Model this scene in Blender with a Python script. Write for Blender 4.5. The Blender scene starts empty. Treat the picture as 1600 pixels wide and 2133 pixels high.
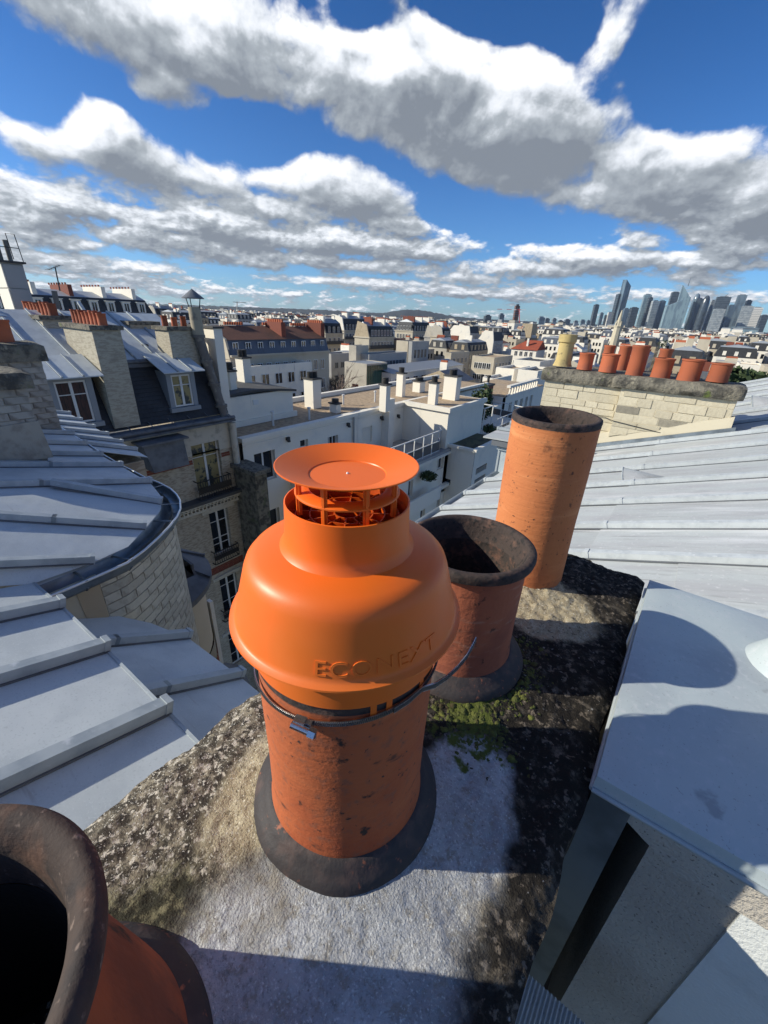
import bpy, math, random
import numpy as np
from mathutils import Vector, noise
S = bpy.context.scene; COL = S.collection
rnd = random.Random(7)
PI = math.pi
# ---------------- camera ----------------
FPX = 854.64
_p, _r, _A = math.radians(25.432), math.radians(2.488), math.radians(35.5)
def _rz(v):
    c, s = math.cos(_A), math.sin(_A); return np.array([c*v[0]-s*v[1], s*v[0]+c*v[1], v[2]])
CF = np.array([0, math.cos(_p), -math.sin(_p)]); _U = np.array([0, math.sin(_p), math.cos(_p)]); _X = np.array([1., 0, 0])
CX = _rz(math.cos(_r)*_X+math.sin(_r)*_U); CU = _rz(-math.sin(_r)*_X+math.cos(_r)*_U); CF = _rz(CF)
cd = bpy.data.cameras.new('camera'); cam = bpy.data.objects.new('camera', cd); COL.objects.link(cam)
cd.sensor_fit = 'VERTICAL'; cd.sensor_height = 24.0; cd.lens = 24.0*FPX/2133.0
cd.clip_start = 0.01; cd.clip_end = 30000
from mathutils import Matrix
cam.matrix_world = Matrix(((CX[0], CU[0], -CF[0], 0), (CX[1], CU[1], -CF[1], 0), (CX[2], CU[2], -CF[2], 0), (0, 0, 0, 1)))
S.camera = cam
# ---------------- sun, sky, exposure ----------------
SUN_AZ, SUN_EL = math.radians(232.5), math.radians(27.0)     # compass-like, from +Y towards +X
sd = Vector((math.sin(SUN_AZ)*math.cos(SUN_EL), math.cos(SUN_AZ)*math.cos(SUN_EL), math.sin(SUN_EL)))
sl = bpy.data.lights.new('sun', 'SUN'); sl.energy = 5.0; sl.angle = math.radians(0.5); sl.color = (1.0, 0.945, 0.80)
so = bpy.data.objects.new('sun', sl); COL.objects.link(so); so.rotation_euler = sd.to_track_quat('Z', 'Y').to_euler(); so.location = sd*50
S.view_settings.view_transform = 'Standard'; S.view_settings.look = 'None'
S.view_settings.exposure = 0.2; S.view_settings.gamma = 1.0; S.view_settings.use_curve_mapping = False
def ray(x, y): return (x-800)/FPX*CX-(y-1066.5)/FPX*CU+CF
W = bpy.data.worlds.new('World'); S.world = W; W.use_nodes = True
nt = W.node_tree; N = nt.nodes; L = nt.links; N.clear()
def nd(tree, t, **k):
    n = tree.nodes.new(t)
    for a, b in k.items(): setattr(n, a, b)
    return n
def mth(tree, op, a, b=None, c=None, clamp=False):
    n = nd(tree, 'ShaderNodeMath', operation=op, use_clamp=clamp)
    for i, v in enumerate((a, b, c)):
        if v is None: continue
        if isinstance(v, (int, float)): n.inputs[i].default_value = v
        else: tree.links.new(v, n.inputs[i])
    return n.outputs[0]
# cloud density group: input (azimuth, elevation-sine), output density
G = bpy.data.node_groups.new('cloud_density', 'ShaderNodeTree')
G.interface.new_socket('P', in_out='INPUT', socket_type='NodeSocketVector'); G.interface.new_socket('D', in_out='OUTPUT', socket_type='NodeSocketFloat')
gi = G.nodes.new('NodeGroupInput'); go = G.nodes.new('NodeGroupOutput')
P = gi.outputs[0]
sep = nd(G, 'ShaderNodeSeparateXYZ'); G.links.new(P, sep.inputs[0])
def fbm(scale, det, rough, dist, off, zs=1.0, src=None):
    n = nd(G, 'ShaderNodeTexNoise'); n.inputs['Scale'].default_value = scale; n.inputs['Detail'].default_value = det
    n.inputs['Roughness'].default_value = rough; n.inputs['Distortion'].default_value = dist
    m = nd(G, 'ShaderNodeMapping'); G.links.new(P, m.inputs[0]); m.inputs['Location'].default_value = off; m.inputs['Scale'].default_value = (1, zs, 1)
    G.links.new(m.outputs[0], n.inputs['Vector']); return n.outputs[0]
def sm(v, a, b):
    r = nd(G, 'ShaderNodeMapRange', interpolation_type='SMOOTHSTEP'); G.links.new(v, r.inputs[0]); r.inputs[1].default_value = a; r.inputs[2].default_value = b; return r.outputs[0]
def lerp(f, a, b):
    return mth(G, 'ADD', mth(G, 'MULTIPLY', a, mth(G, 'SUBTRACT', 1.0, f)), mth(G, 'MULTIPLY', b, f))
def bands(s0, det, ro, di, off):
    hi = fbm(s0, det, ro, di, off, 1.25); mi_ = fbm(s0*2.1, det, ro, di, (off[0]+2, off[1]+1, off[2]), 1.9); lo = fbm(s0*4.2, det, ro, di, (off[0]+5, off[1]+3, off[2]), 3.0)
    return lerp(sm(sep.outputs[1], .035, .10), lo, lerp(sm(sep.outputs[1], .13, .26), mi_, hi))
n1 = bands(6.0, 8, .56, .25, (3.1, 7.7, .4)); n2 = fbm(2.6, 3, .5, 0.0, (11.3, 2.2, 5.4), 1.5)
n3 = bands(13.0, 5, .55, .1, (1.7, 4.4, 2.2))
bil = mth(G, 'ABSOLUTE', mth(G, 'SUBTRACT', n3, 0.5))
# lumps: pixel centre, radii in pixels, tilt; weight
def angs(x, y):
    d = ray(x, y); d = d/np.linalg.norm(d)
    f_ = _rz(np.array([0, 1., 0])); r_ = _rz(np.array([1., 0, 0]))
    return math.atan2(d@r_, d@f_), d[2]
BL = [((360, 55), (400, 160), 12, 1.0), ((330, 150), (190, 90), 35, .8), ((560, 60), (190, 110), 10, .7), ((90, 10), (150, 60), 0, .6),
      ((930, 200), (310, 210), 15, 1.1), ((760, 160), (190, 160), 0, .8), ((1060, 250), (280, 190), 12, 1.0), ((1270, 80), (60, 190), 28, .75), ((1290, 230), (90, 90), -20, .6),
      ((1400, 370), (260, 130), 5, 1.0), ((1560, 420), (200, 150), 0, .9), ((1230, 400), (160, 60), -10, .7),
      ((60, 290), (90, 60), 30, .7), ((240, 310), (200, 90), 25, .95), ((420, 370), (180, 70), 15, .8), ((560, 370), (110, 60), 10, .8),
      ((720, 400), (170, 75), 10, .95), ((130, 420), (260, 45), 10, .85), ((420, 465), (330, 50), 8, .95), ((700, 500), (300, 45), 3, .95), ((900, 525), (130, 30), 0, .7),
      ((100, 500), (150, 30), 4, .75), ((330, 520), (120, 22), 8, .6), ((1230, 535), (210, 38), 4, .8), ((1430, 575), (180, 30), 2, .7), ((960, 580), (240, 20), 3, .6), ((690, 565), (90, 18), 3, .5),
      ((200, 575), (280, 24), 3, .65), ((560, 610), (420, 18), 2, .45), ((1150, 600), (300, 20), 2, .55), ((1540, 510), (160, 60), 5, .6)]
acc = None
BL += [((180, 30), (300, 110), 10, .8), ((300, 490), (420, 34), 6, .8), ((820, 475), (160, 50), 5, .8), ((650, 540), (420, 26), 3, .8), ((1000, 610), (500, 18), 2, .75), ((150, 545), (300, 22), 4, .75), ((1330, 500), (140, 30), 5, .6), ((480, 330), (150, 80), 20, .7), ((330, 380), (160, 50), 20, .7), ((1450, 545), (260, 30), 3, .8), ((1120, 560), (260, 26), 2, .75), ((780, 590), (300, 16), 2, .7), ((250, 600), (300, 18), 2, .7), ((1400, 615), (300, 22), 2, .7), ((520, 545), (200, 22), 4, .65), ((60, 470), (120, 30), 4, .6), ((300, 425), (230, 38), 12, .7), ((560, 430), (200, 50), 8, .8)]
for (cx, cy), (rx, ry), rot, w in BL:
    a0, h0 = angs(cx, cy); a1, h1 = angs(cx+rx, cy); a2, h2 = angs(cx, cy-ry)
    ra = math.hypot(a1-a0, h1-h0); rh = math.hypot(a2-a0, h2-h0)
    rt = math.atan2(h1-h0, a1-a0)-math.radians(rot)
    mp = nd(G, 'ShaderNodeMapping', vector_type='TEXTURE'); G.links.new(P, mp.inputs[0])
    mp.inputs['Location'].default_value = (a0, h0, 0); mp.inputs['Rotation'].default_value = (0, 0, rt); mp.inputs['Scale'].default_value = (ra*1.12, rh*1.12, 1)
    gr = nd(G, 'ShaderNodeTexGradient', gradient_type='SPHERICAL'); G.links.new(mp.outputs[0], gr.inputs[0])
    v = mth(G, 'MULTIPLY', mth(G, 'POWER', gr.outputs[1], 0.6), w)
    acc = v if acc is None else mth(G, 'SMOOTH_MAX', acc, v, 0.12)
NEG = [((515, 290), (110, 75), 0, .9), ((770, 25), (80, 55), 0, .8), ((70, 190), (90, 80), 20, 1.0), ((1480, 130), (170, 150), 0, 1.0), ((980, 20), (150, 60), 8, 1.0), ((1100, 478), (170, 30), 3, .8), ((930, 430), (60, 45), 0, .7), ((300, 430), (110, 26), 14, .5), ((1180, 60), (70, 60), 0, .7)]
for (cx, cy), (rx, ry), rot, w in NEG:
    a0, h0 = angs(cx, cy); a1, h1 = angs(cx+rx, cy); a2, h2 = angs(cx, cy-ry)
    mp = nd(G, 'ShaderNodeMapping', vector_type='TEXTURE'); G.links.new(P, mp.inputs[0])
    mp.inputs['Location'].default_value = (a0, h0, 0); mp.inputs['Rotation'].default_value = (0, 0, math.atan2(h1-h0, a1-a0)-math.radians(rot)); mp.inputs['Scale'].default_value = (math.hypot(a1-a0, h1-h0)*1.2, math.hypot(a2-a0, h2-h0)*1.2, 1)
    gr = nd(G, 'ShaderNodeTexGradient', gradient_type='SPHERICAL'); G.links.new(mp.outputs[0], gr.inputs[0])
    acc = mth(G, 'SUBTRACT', acc, mth(G, 'MULTIPLY', gr.outputs[1], w*1.1))
# thin horizon layer, and extra unseen cloud overhead and aside, added for neutral fill
hz = mth(G, 'MULTIPLY', mth(G, 'SUBTRACT', 0.10, sep.outputs[1]), 3.4, clamp=True)
acc = mth(G, 'MAXIMUM', mth(G, 'MAXIMUM', acc, hz), mth(G, 'MULTIPLY', mth(G, 'MINIMUM', mth(G, 'MAXIMUM', mth(G, 'SUBTRACT', sep.outputs[1], 0.46), 0.0), 0.24), 1.0))
acc = mth(G, 'MINIMUM', acc, 0.9)
acc = mth(G, 'MAXIMUM', acc, mth(G, 'MULTIPLY', sm(mth(G, 'ABSOLUTE', sep.outputs[0]), .85, 1.2), .22))
D = mth(G, 'ADD', mth(G, 'SUBTRACT', acc, 0.235), mth(G, 'MULTIPLY', mth(G, 'SUBTRACT', n1, 0.5), 1.4))
D = mth(G, 'ADD', D, mth(G, 'MULTIPLY', mth(G, 'SUBTRACT', n2, 0.5), 0.4))
D = mth(G, 'SUBTRACT', D, mth(G, 'MULTIPLY', mth(G, 'SUBTRACT', 0.08, bil), 0.9))
G.links.new(D, go.inputs[0])
tc = nd(nt, 'ShaderNodeTexCoord')
def dot(v):
    n = nd(nt, 'ShaderNodeVectorMath', operation='DOT_PRODUCT'); L.new(tc.outputs['Generated'], n.inputs[0]); n.inputs[1].default_value = v; return n.outputs['Value']
fa = _rz(np.array([0, 1., 0])); ra_ = _rz(np.array([1., 0, 0]))
az = mth(nt, 'ARCTAN2', dot(tuple(ra_)), dot(tuple(fa))); el = dot((0, 0, 1))
pc = nd(nt, 'ShaderNodeCombineXYZ'); L.new(az, pc.inputs[0]); L.new(el, pc.inputs[1])
osc = mth(nt, 'ADD', 0.35, mth(nt, 'MULTIPLY', mth(nt, 'MAXIMUM', el, 0.0), 3.0))
def dens(off):
    g = nd(nt, 'ShaderNodeGroup', node_tree=G)
    m = nd(nt, 'ShaderNodeVectorMath', operation='MULTIPLY_ADD'); m.inputs[0].default_value = off
    cb_ = nd(nt, 'ShaderNodeCombineXYZ'); L.new(osc, cb_.inputs[0]); L.new(osc, cb_.inputs[1]); L.new(cb_.outputs[0], m.inputs[1]); L.new(pc.outputs[0], m.inputs[2])
    L.new(m.outputs[0], g.inputs[0]); return g.outputs[0]
d0 = dens((0, 0, 0)); d1 = dens((-0.030, 0.034, 0)); d2 = dens((-0.008, 0.012, 0))
alpha = nd(nt, 'ShaderNodeMapRange', interpolation_type='SMOOTHSTEP'); L.new(d0, alpha.inputs[0]); alpha.inputs[1].default_value = -0.02; alpha.inputs[2].default_value = 0.28
lit = mth(nt, 'SUBTRACT', mth(nt, 'ADD', mth(nt, 'MULTIPLY', mth(nt, 'SUBTRACT', d0, d1), 1.1), mth(nt, 'MULTIPLY', mth(nt, 'SUBTRACT', d0, d2), 1.5)), mth(nt, 'MULTIPLY', d0, 0.62))
lm = nd(nt, 'ShaderNodeMapRange'); L.new(lit, lm.inputs[0]); lm.inputs[1].default_value = -0.60; lm.inputs[2].default_value = 0.68
cr = nd(nt, 'ShaderNodeValToRGB'); L.new(lm.outputs[0], cr.inputs[0])
cr.color_ramp.elements[0].color = (0.21, 0.24, 0.285, 1); cr.color_ramp.elements[1].color = (0.98, 0.99, 1.0, 1)
e = cr.color_ramp.elements.new(0.4); e.color = (0.38, 0.42, 0.465, 1); e = cr.color_ramp.elements.new(0.72); e.color = (0.74, 0.78, 0.84, 1)
sky = nd(nt, 'ShaderNodeTexSky', sky_type='NISHITA'); sky.sun_disc = False; sky.sun_elevation = SUN_EL; sky.sun_rotation = SUN_AZ
sky.altitude = 60; sky.air_density = 1.0; sky.dust_density = 0.3; sky.ozone_density = 3.0
tint = nd(nt, 'ShaderNodeMix', data_type='RGBA', blend_type='MULTIPLY'); tint.inputs[0].default_value = 1.0; L.new(sky.outputs[0], tint.inputs[6])
tr = nd(nt, 'ShaderNodeValToRGB'); trm = nd(nt, 'ShaderNodeMapRange'); L.new(el, trm.inputs[0]); trm.inputs[1].default_value = 0.0; trm.inputs[2].default_value = 0.5; L.new(trm.outputs[0], tr.inputs[0]); L.new(tr.outputs[0], tint.inputs[7])
tr.color_ramp.elements[0].color = (0.56, 0.90, 1.36, 1); tr.color_ramp.elements[1].color = (0.20, 0.57, 1.02, 1)
b1 = nd(nt, 'ShaderNodeBackground'); L.new(tint.outputs[2], b1.inputs[0]); b1.inputs[1].default_value = 0.095
b2 = nd(nt, 'ShaderNodeBackground'); L.new(cr.outputs[0], b2.inputs[0]); b2.inputs[1].default_value = 1.0
mx = nd(nt, 'ShaderNodeMixShader'); wo = nd(nt, 'ShaderNodeOutputWorld')
L.new(alpha.outputs[0], mx.inputs[0]); L.new(b1.outputs[0], mx.inputs[1]); L.new(b2.outputs[0], mx.inputs[2]); L.new(mx.outputs[0], wo.inputs[0])
# ---------------- pixel -> place helpers ----------------
def pz(x, y, c): d = ray(x, y); return d*c/d[2]
def px(x, y, c): d = ray(x, y); return d*c/d[0]
def py(x, y, c): d = ray(x, y); return d*c/d[1]
def pj(P):
    P = np.array(P, float); d = P@CF; return (800+FPX*(P@CX)/d, 1066.5-FPX*(P@CU)/d)
def pdist(x, y, dist):          # point seen at pixel x,y at a horizontal distance
    d = ray(x, y); return d*dist/math.hypot(d[0], d[1])
# ---------------- mesh builder ----------------
class MB:
    def __init__(s): s.v = []; s.f = []; s.m = []
    def add(s, vs, fs, mi=0):
        o = len(s.v); s.v += [tuple(map(float, q)) for q in vs]; s.f += [tuple(i+o for i in q) for q in fs]; s.m += [mi]*len(fs); return s
    def box(s, x0, x1, y0, y1, z0, z1, mi=0):
        if x0 > x1: x0, x1 = x1, x0
        if y0 > y1: y0, y1 = y1, y0
        if z0 > z1: z0, z1 = z1, z0
        return s.add([(x0,y0,z0),(x1,y0,z0),(x1,y1,z0),(x0,y1,z0),(x0,y0,z1),(x1,y0,z1),(x1,y1,z1),(x0,y1,z1)],
                     [(0,3,2,1),(4,5,6,7),(0,1,5,4),(1,2,6,5),(2,3,7,6),(3,0,4,7)], mi)
    def obox(s, c, ax, ay, az_, mi=0):   # centre and three half-axis vectors
        c, ax, ay, az_ = map(np.array, (c, ax, ay, az_)); vs = [c+i*ax+j*ay+k*az_ for k in (-1,1) for i, j in ((-1,-1),(1,-1),(1,1),(-1,1))]
        return s.add(vs, [(0,3,2,1),(4,5,6,7),(0,1,5,4),(1,2,6,5),(2,3,7,6),(3,0,4,7)], mi)
    def bar(s, a, b, w, h, up=(0,0,1), mi=0):
        a, b, up = np.array(a, float), np.array(b, float), np.array(up, float); d = b-a; l = np.linalg.norm(d); d = d/l
        sx = np.cross(d, up); sx = sx/np.linalg.norm(sx); u = np.cross(sx, d)
        return s.obox((a+b)/2, d*l/2, sx*w/2, u*h/2, mi)
    def tube(s, pts, r, seg=8, cap=True, mi=0):
        pts = [np.array(q, float) for q in pts]; rs = r if isinstance(r, (list, tuple)) else [r]*len(pts); vs = []; fs = []
        up = np.array([0.13, 0.21, 0.97])
        for i, q in enumerate(pts):
            d = pts[min(i+1, len(pts)-1)]-pts[max(i-1, 0)]; d = d/np.linalg.norm(d)
            a = np.cross(d, up); 
            if np.linalg.norm(a) < 1e-3: a = np.cross(d, np.array([1., 0, 0]))
            a = a/np.linalg.norm(a); b = np.cross(d, a)
            vs += [q+rs[i]*(math.cos(t)*a+math.sin(t)*b) for t in [2*PI*k/seg for k in range(seg)]]
        for i in range(len(pts)-1):
            for k in range(seg): fs.append((i*seg+k, i*seg+(k+1)%seg, (i+1)*seg+(k+1)%seg, (i+1)*seg+k))
        if cap: fs.append(tuple(range(seg))[::-1]); fs.append(tuple((len(pts)-1)*seg+k for k in range(seg)))
        return s.add(vs, fs, mi)
    def lathe(s, prof, c=(0,0,0), seg=64, a0=0, a1=2*PI, closed=False, mi=0, jit=0):
        full = abs(a1-a0-2*PI) < 1e-6; n = seg if full else seg+1; vs = []; fs = []
        for i in range(n):
            t = a0+(a1-a0)*i/seg
            for r, z in prof:
                rr = r*(1+jit*(noise.noise(Vector((math.cos(t)*2, math.sin(t)*2, z*8)))))
                vs.append((c[0]+rr*math.cos(t), c[1]+rr*math.sin(t), c[2]+z))
        m = len(prof)
        for i in range(seg):
            j = (i+1) % n
            for k in range(m if closed else m-1):
                k2 = (k+1) % m; fs.append((i*m+k, j*m+k, j*m+k2, i*m+k2))
        return s.add(vs, fs, mi)
    def poly(s, pts, th=0, mi=0):     # polygon (list of 3D), thickened downwards by th
        n = len(pts); pts = [np.array(q, float) for q in pts]
        if not th: return s.add(pts, [tuple(range(n))], mi)
        return s.add(pts+[q-np.array([0,0,th]) for q in pts], [tuple(range(n)), tuple(range(2*n-1, n-1, -1))]+[(i, n+i, n+(i+1)%n, (i+1)%n) for i in range(n)], mi)
    def prism(s, pts, vec, mi=0):
        n = len(pts); v = np.array(vec, float); pts = [np.array(q, float) for q in pts]
        return s.add(pts+[q+v for q in pts], [tuple(range(n))[::-1], tuple(range(n, 2*n))]+[(i, (i+1)%n, n+(i+1)%n, n+i) for i in range(n)], mi)
def tag(o, label=None, cat=None, group=None, kind=None):
    if label: o['label'] = label
    if cat: o['category'] = cat
    if group: o['group'] = group
    if kind: o['kind'] = kind
    return o
def mesh_of(name, mb, mats, smooth=None, org=(0,0,0)):
    me = bpy.data.meshes.new(name); v = np.array(mb.v)-np.array(org)
    me.from_pydata([tuple(q) for q in v], [], mb.f)
    mats = mats if isinstance(mats, (list, tuple)) else [mats]
    for m in mats: me.materials.append(m)
    if any(mb.m): me.polygons.foreach_set('material_index', mb.m)
    if smooth is not None:
        me.polygons.foreach_set('use_smooth', [True]*len(me.polygons)); me.set_sharp_from_angle(angle=math.radians(smooth))
    me.update(); return me
def wloc(o):
    l = Vector(o.location); 
    while o.parent: o = o.parent; l = l+Vector(o.location)
    return l
def obj(name, mb, mats, parent=None, smooth=None, label=None, kind=None, org=None):
    base = wloc(parent) if parent else Vector((0,0,0))
    if org is None: org = tuple(base)
    o = bpy.data.objects.new(name, mesh_of(name, mb, mats, smooth, org)); COL.objects.link(o)
    o.location = Vector(org)-base
    if parent: o.parent = parent
    if label: o['label'] = label
    if kind: o['kind'] = kind
    return o
def inst(name, me, loc, parent=None, rot=None, scale=None):
    o = bpy.data.objects.new(name, me); COL.objects.link(o)
    o.location = Vector(tuple(map(float, loc)))-(wloc(parent) if parent else Vector((0,0,0)))
    if rot is not None: o.rotation_euler = rot
    if scale is not None: o.scale = scale
    if parent: o.parent = parent
    return o
def thing(name, label, cat, loc, group=None):
    o = bpy.data.objects.new(name, None); COL.objects.link(o); o.location = tuple(map(float, loc)); o.empty_display_size = 0.1
    return tag(o, label, cat, group)
def copy_thing(o, parent=None):
    c = o.copy(); COL.objects.link(c)
    if parent: c.parent = parent
    for ch in o.children: copy_thing(ch, c)
    return c
# ---------------- materials ----------------
def mat(name, base, rough=0.8, metal=0.0, layers=(), bumps=(), orand=0.0, spec=0.5, rvar=0.0, streak=None):
    m = bpy.data.materials.new(name); m.use_nodes = True; t = m.node_tree; b = t.nodes['Principled BSDF']
    co = nd(t, 'ShaderNodeTexCoord').outputs['Object']
    def nz(scale, det, stretch=None, rough_=0.6, dist=0.0):
        n = nd(t, 'ShaderNodeTexNoise'); n.inputs['Scale'].default_value = scale; n.inputs['Detail'].default_value = det
        n.inputs['Roughness'].default_value = rough_; n.inputs['Distortion'].default_value = dist
        if stretch:
            mp = nd(t, 'ShaderNodeMapping'); mp.inputs['Scale'].default_value = stretch; t.links.new(co, mp.inputs[0]); t.links.new(mp.outputs[0], n.inputs['Vector'])
        else: t.links.new(co, n.inputs['Vector'])
        return n.outputs[0]
    rgb = nd(t, 'ShaderNodeRGB'); rgb.outputs[0].default_value = (*base, 1); c = rgb.outputs[0]
    for ly in layers:       # (scale, detail, colour, low, high[, stretch])
        sc, de, col, lo, hi = ly[:5]; st = ly[5] if len(ly) > 5 else None
        mr = nd(t, 'ShaderNodeMapRange', interpolation_type='SMOOTHSTEP'); t.links.new(nz(sc, de, st), mr.inputs[0]); mr.inputs[1].default_value = lo; mr.inputs[2].default_value = hi
        mi = nd(t, 'ShaderNodeMix', data_type='RGBA'); t.links.new(mr.outputs[0], mi.inputs[0]); t.links.new(c, mi.inputs[6]); mi.inputs[7].default_value = (*col, 1); c = mi.outputs[2]
    if orand:
        oi = nd(t, 'ShaderNodeObjectInfo'); mr = nd(t, 'ShaderNodeMapRange'); t.links.new(oi.outputs['Random'], mr.inputs[0]); mr.inputs[3].default_value = 1-orand; mr.inputs[4].default_value = 1+orand
        hs = nd(t, 'ShaderNodeHueSaturation'); t.links.new(mr.outputs[0], hs.inputs['Value']); t.links.new(c, hs.inputs['Color']); c = hs.outputs[0]
    t.links.new(c, b.inputs['Base Color']); b.inputs['Roughness'].default_value = rough; b.inputs['Metallic'].default_value = metal
    b.inputs['Specular IOR Level'].default_value = spec
    if rvar:
        mr = nd(t, 'ShaderNodeMapRange'); t.links.new(nz(9, 4), mr.inputs[0]); mr.inputs[1].default_value = .3; mr.inputs[2].default_value = .7
        mr.inputs[3].default_value = max(0, rough-rvar); mr.inputs[4].default_value = min(1, rough+rvar); t.links.new(mr.outputs[0], b.inputs['Roughness'])
    prev = None
    for bp in bumps:        # (scale, detail, strength, distance[, stretch])
        sc, de, stg, ds = bp[:4]; st = bp[4] if len(bp) > 4 else None
        n = nd(t, 'ShaderNodeBump'); n.inputs['Strength'].default_value = stg; n.inputs['Distance'].default_value = ds
        t.links.new(nz(sc, de, st), n.inputs['Height'])
        if prev: t.links.new(prev, n.inputs['Normal'])
        prev = n.outputs[0]
    if prev: t.links.new(prev, b.inputs['Normal'])
    m['c'] = 0
    return m
M = {}
terra_l = [(7, 5, (0.36, 0.068, 0.02), .45, .75), (60, 3, (0.30, 0.10, 0.05), .5, .75), (38, 4, (0.035, 0.02, 0.015), .62, .72), (11, 6, (0.10, 0.035, 0.02), .63, .72, (1, 1, 2.5)), (90, 3, (0.05, 0.025, 0.02), .66, .72), (5, 6, (0.56, 0.17, 0.06), .55, .85, (1, 1, 6))]
M['terra'] = mat('terracotta', (0.46, 0.115, 0.036), 0.85, layers=terra_l, bumps=[(150, 3, .5, .0015), (22, 5, .4, .003), (9, 4, .3, .004, (1, 1, 9))])
M['terra2'] = mat('terracotta_weathered', (0.38, 0.11, 0.052), 0.9, layers=[(8, 5, (0.25, 0.07, 0.04), .4, .7), (40, 4, (0.04, 0.02, 0.015), .62, .74), (14, 4, (0.42, 0.2, 0.13), .55, .8, (1, 1, 5))], bumps=[(120, 3, .5, .002), (20, 5, .4, .004), (9, 4, .3, .004, (1, 1, 9))])
M['terra3'] = mat('terracotta_bright', (0.54, 0.18, 0.06), 0.85, layers=[(6, 5, (0.45, 0.13, 0.045), .45, .75), (45, 4, (0.14, 0.05, 0.025), .64, .72), (16, 6, (0.22, 0.075, 0.03), .62, .72), (95, 3, (0.05, 0.02, 0.012), .65, .71), (5, 6, (0.66, 0.26, 0.10), .5, .8, (1, 1, 7))], bumps=[(150, 3, .4, .0015), (22, 5, .5, .003), (9, 4, .4, .004, (1, 1, 12))])
M['pots'] = mat('terracotta_small_pots', (0.38, 0.10, 0.042), 0.85, layers=[(6, 4, (0.3, 0.09, 0.05), .45, .7)], orand=.25)
M['soot'] = mat('sooty_clay', (0.045, 0.030, 0.025), 0.85, layers=[(30, 4, (0.13, 0.07, 0.05), .5, .75), (90, 3, (0.015, 0.012, 0.011), .5, .7), (12, 4, (0.08, 0.07, 0.062), .62, .78)], bumps=[(90, 4, .7, .003), (25, 5, .5, .005)])
M['collar'] = mat('dark_collar', (0.032, 0.026, 0.027), 0.7, layers=[(25, 5, (0.07, 0.045, 0.04), .5, .7), (70, 3, (0.30, 0.10, 0.05), .62, .75)], bumps=[(60, 4, .5, .003), (14, 4, .4, .006)])
M['black_in'] = mat('soot_black', (0.006, 0.006, 0.006), 0.95, bumps=[(80, 3, .4, .003)])
M['orange'] = mat('orange_plastic', (0.86, 0.150, 0.012), 0.44, layers=[(6, 3, (0.76, 0.16, 0.016), .42, .66), (2.5, 5, (0.80, 0.19, 0.035), .55, .75)], bumps=[(420, 2, .12, .0004)], spec=.45, rvar=.05)
M['threads'] = mat('thread_steel', (0.16, 0.16, 0.165), .4, .8)  # dark grey steel of the worm threads
M['orange_shade'] = mat('inner_shade_orange_plastic', (0.50, 0.075, 0.006), .4, spec=.3)  # shade inside the cowl put into this darker copy of the orange
M['steel'] = mat('clamp_steel', (0.62, 0.61, 0.60), 0.28, 1.0, rvar=.1)
M['zinc'] = mat('zinc_sheet', (0.53, 0.565, 0.575), 0.6, .0, layers=[(2.2, 6, (0.43, 0.465, 0.48), .42, .66, (1, 1, 1)), (160, 2, (0.54, 0.57, 0.58), .55, .72), (110, 3, (0.42, 0.45, 0.46), .56, .72), (5, 6, (0.36, 0.36, 0.36), .62, .8, (.6, 6, 1))], bumps=[(2.5, 3, .35, .02), (70, 3, .15, .001)], orand=.05, rvar=.1)
M['zincx'] = mat('zinc_sheet_weathered', (0.43, 0.455, 0.455), 0.6, .0, layers=[(3, 6, (0.38, 0.385, 0.395), .4, .7, (.5, 3, 1)), (6, 7, (0.22, 0.22, 0.22), .56, .78, (.3, 7, 1)), (1.2, 4, (0.56, 0.57, 0.58), .55, .7, (.4, 3, 1)), (90, 3, (0.34, 0.34, 0.34), .6, .74), (40, 4, (0.54, 0.54, 0.545), .55, .8)], bumps=[(2.5, 3, .35, .02), (70, 3, .15, .001)], orand=.05, rvar=.1)
M['zinc_cap'] = mat('painted_zinc_cap', (0.44, 0.50, 0.515), 0.45, .0, layers=[(3, 5, (0.36, 0.40, 0.43), .4, .7), (7, 6, (0.30, 0.33, 0.35), .60, .66), (220, 2, (0.28, 0.30, 0.32), .66, .72), (60, 3, (0.50, 0.53, 0.55), .5, .8)], bumps=[(4, 3, .4, .012), (200, 2, .1, .0006)])
M['zinc_d'] = mat('zinc_batten', (0.40, 0.44, 0.46), 0.5, .1, layers=[(8, 4, (0.30, 0.34, 0.37), .4, .7), (20, 3, (0.55, 0.58, 0.6), .6, .8)], bumps=[(20, 3, .3, .003)], orand=.06)
M['zinc_old'] = mat('old_dark_zinc', (0.13, 0.14, 0.155), 0.6, .1, layers=[(3, 5, (0.08, 0.085, 0.095), .4, .7)], bumps=[(5, 3, .3, .01)], orand=.08)
M['gutter'] = mat('gutter_zinc', (0.22, 0.26, 0.29), 0.42, .6, layers=[(6, 4, (0.13, 0.155, 0.175), .4, .7)], bumps=[(12, 3, .3, .004)])
M['mortar'] = mat('mortar', (0.35, 0.32, 0.26), 0.95, layers=[(10, 5, (0.24, 0.21, 0.17), .4, .7)], bumps=[(80, 4, .6, .004)])
M['brick_y'] = mat('grey_beige_brick', (0.50, 0.47, 0.38), 0.9, layers=[(20, 4, (0.38, 0.35, 0.28), .45, .7)], bumps=[(90, 3, .5, .002)], orand=.16)
M['brick_g'] = mat('weathered_chimney_brick', (0.33, 0.31, 0.27), 0.95, layers=[(6, 4, (0.18, 0.155, 0.13), .4, .65), (3, 4, (0.28, 0.17, 0.13), .62, .75)], bumps=[(60, 3, .5, .004)], orand=.16)
M['stone'] = mat('cream_stone', (0.56, 0.50, 0.37), 0.95, layers=[(5, 5, (0.44, 0.38, 0.27), .45, .75), (2, 4, (0.30, 0.26, 0.20), .64, .76)], bumps=[(45, 4, .6, .006)], orand=.11)
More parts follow.
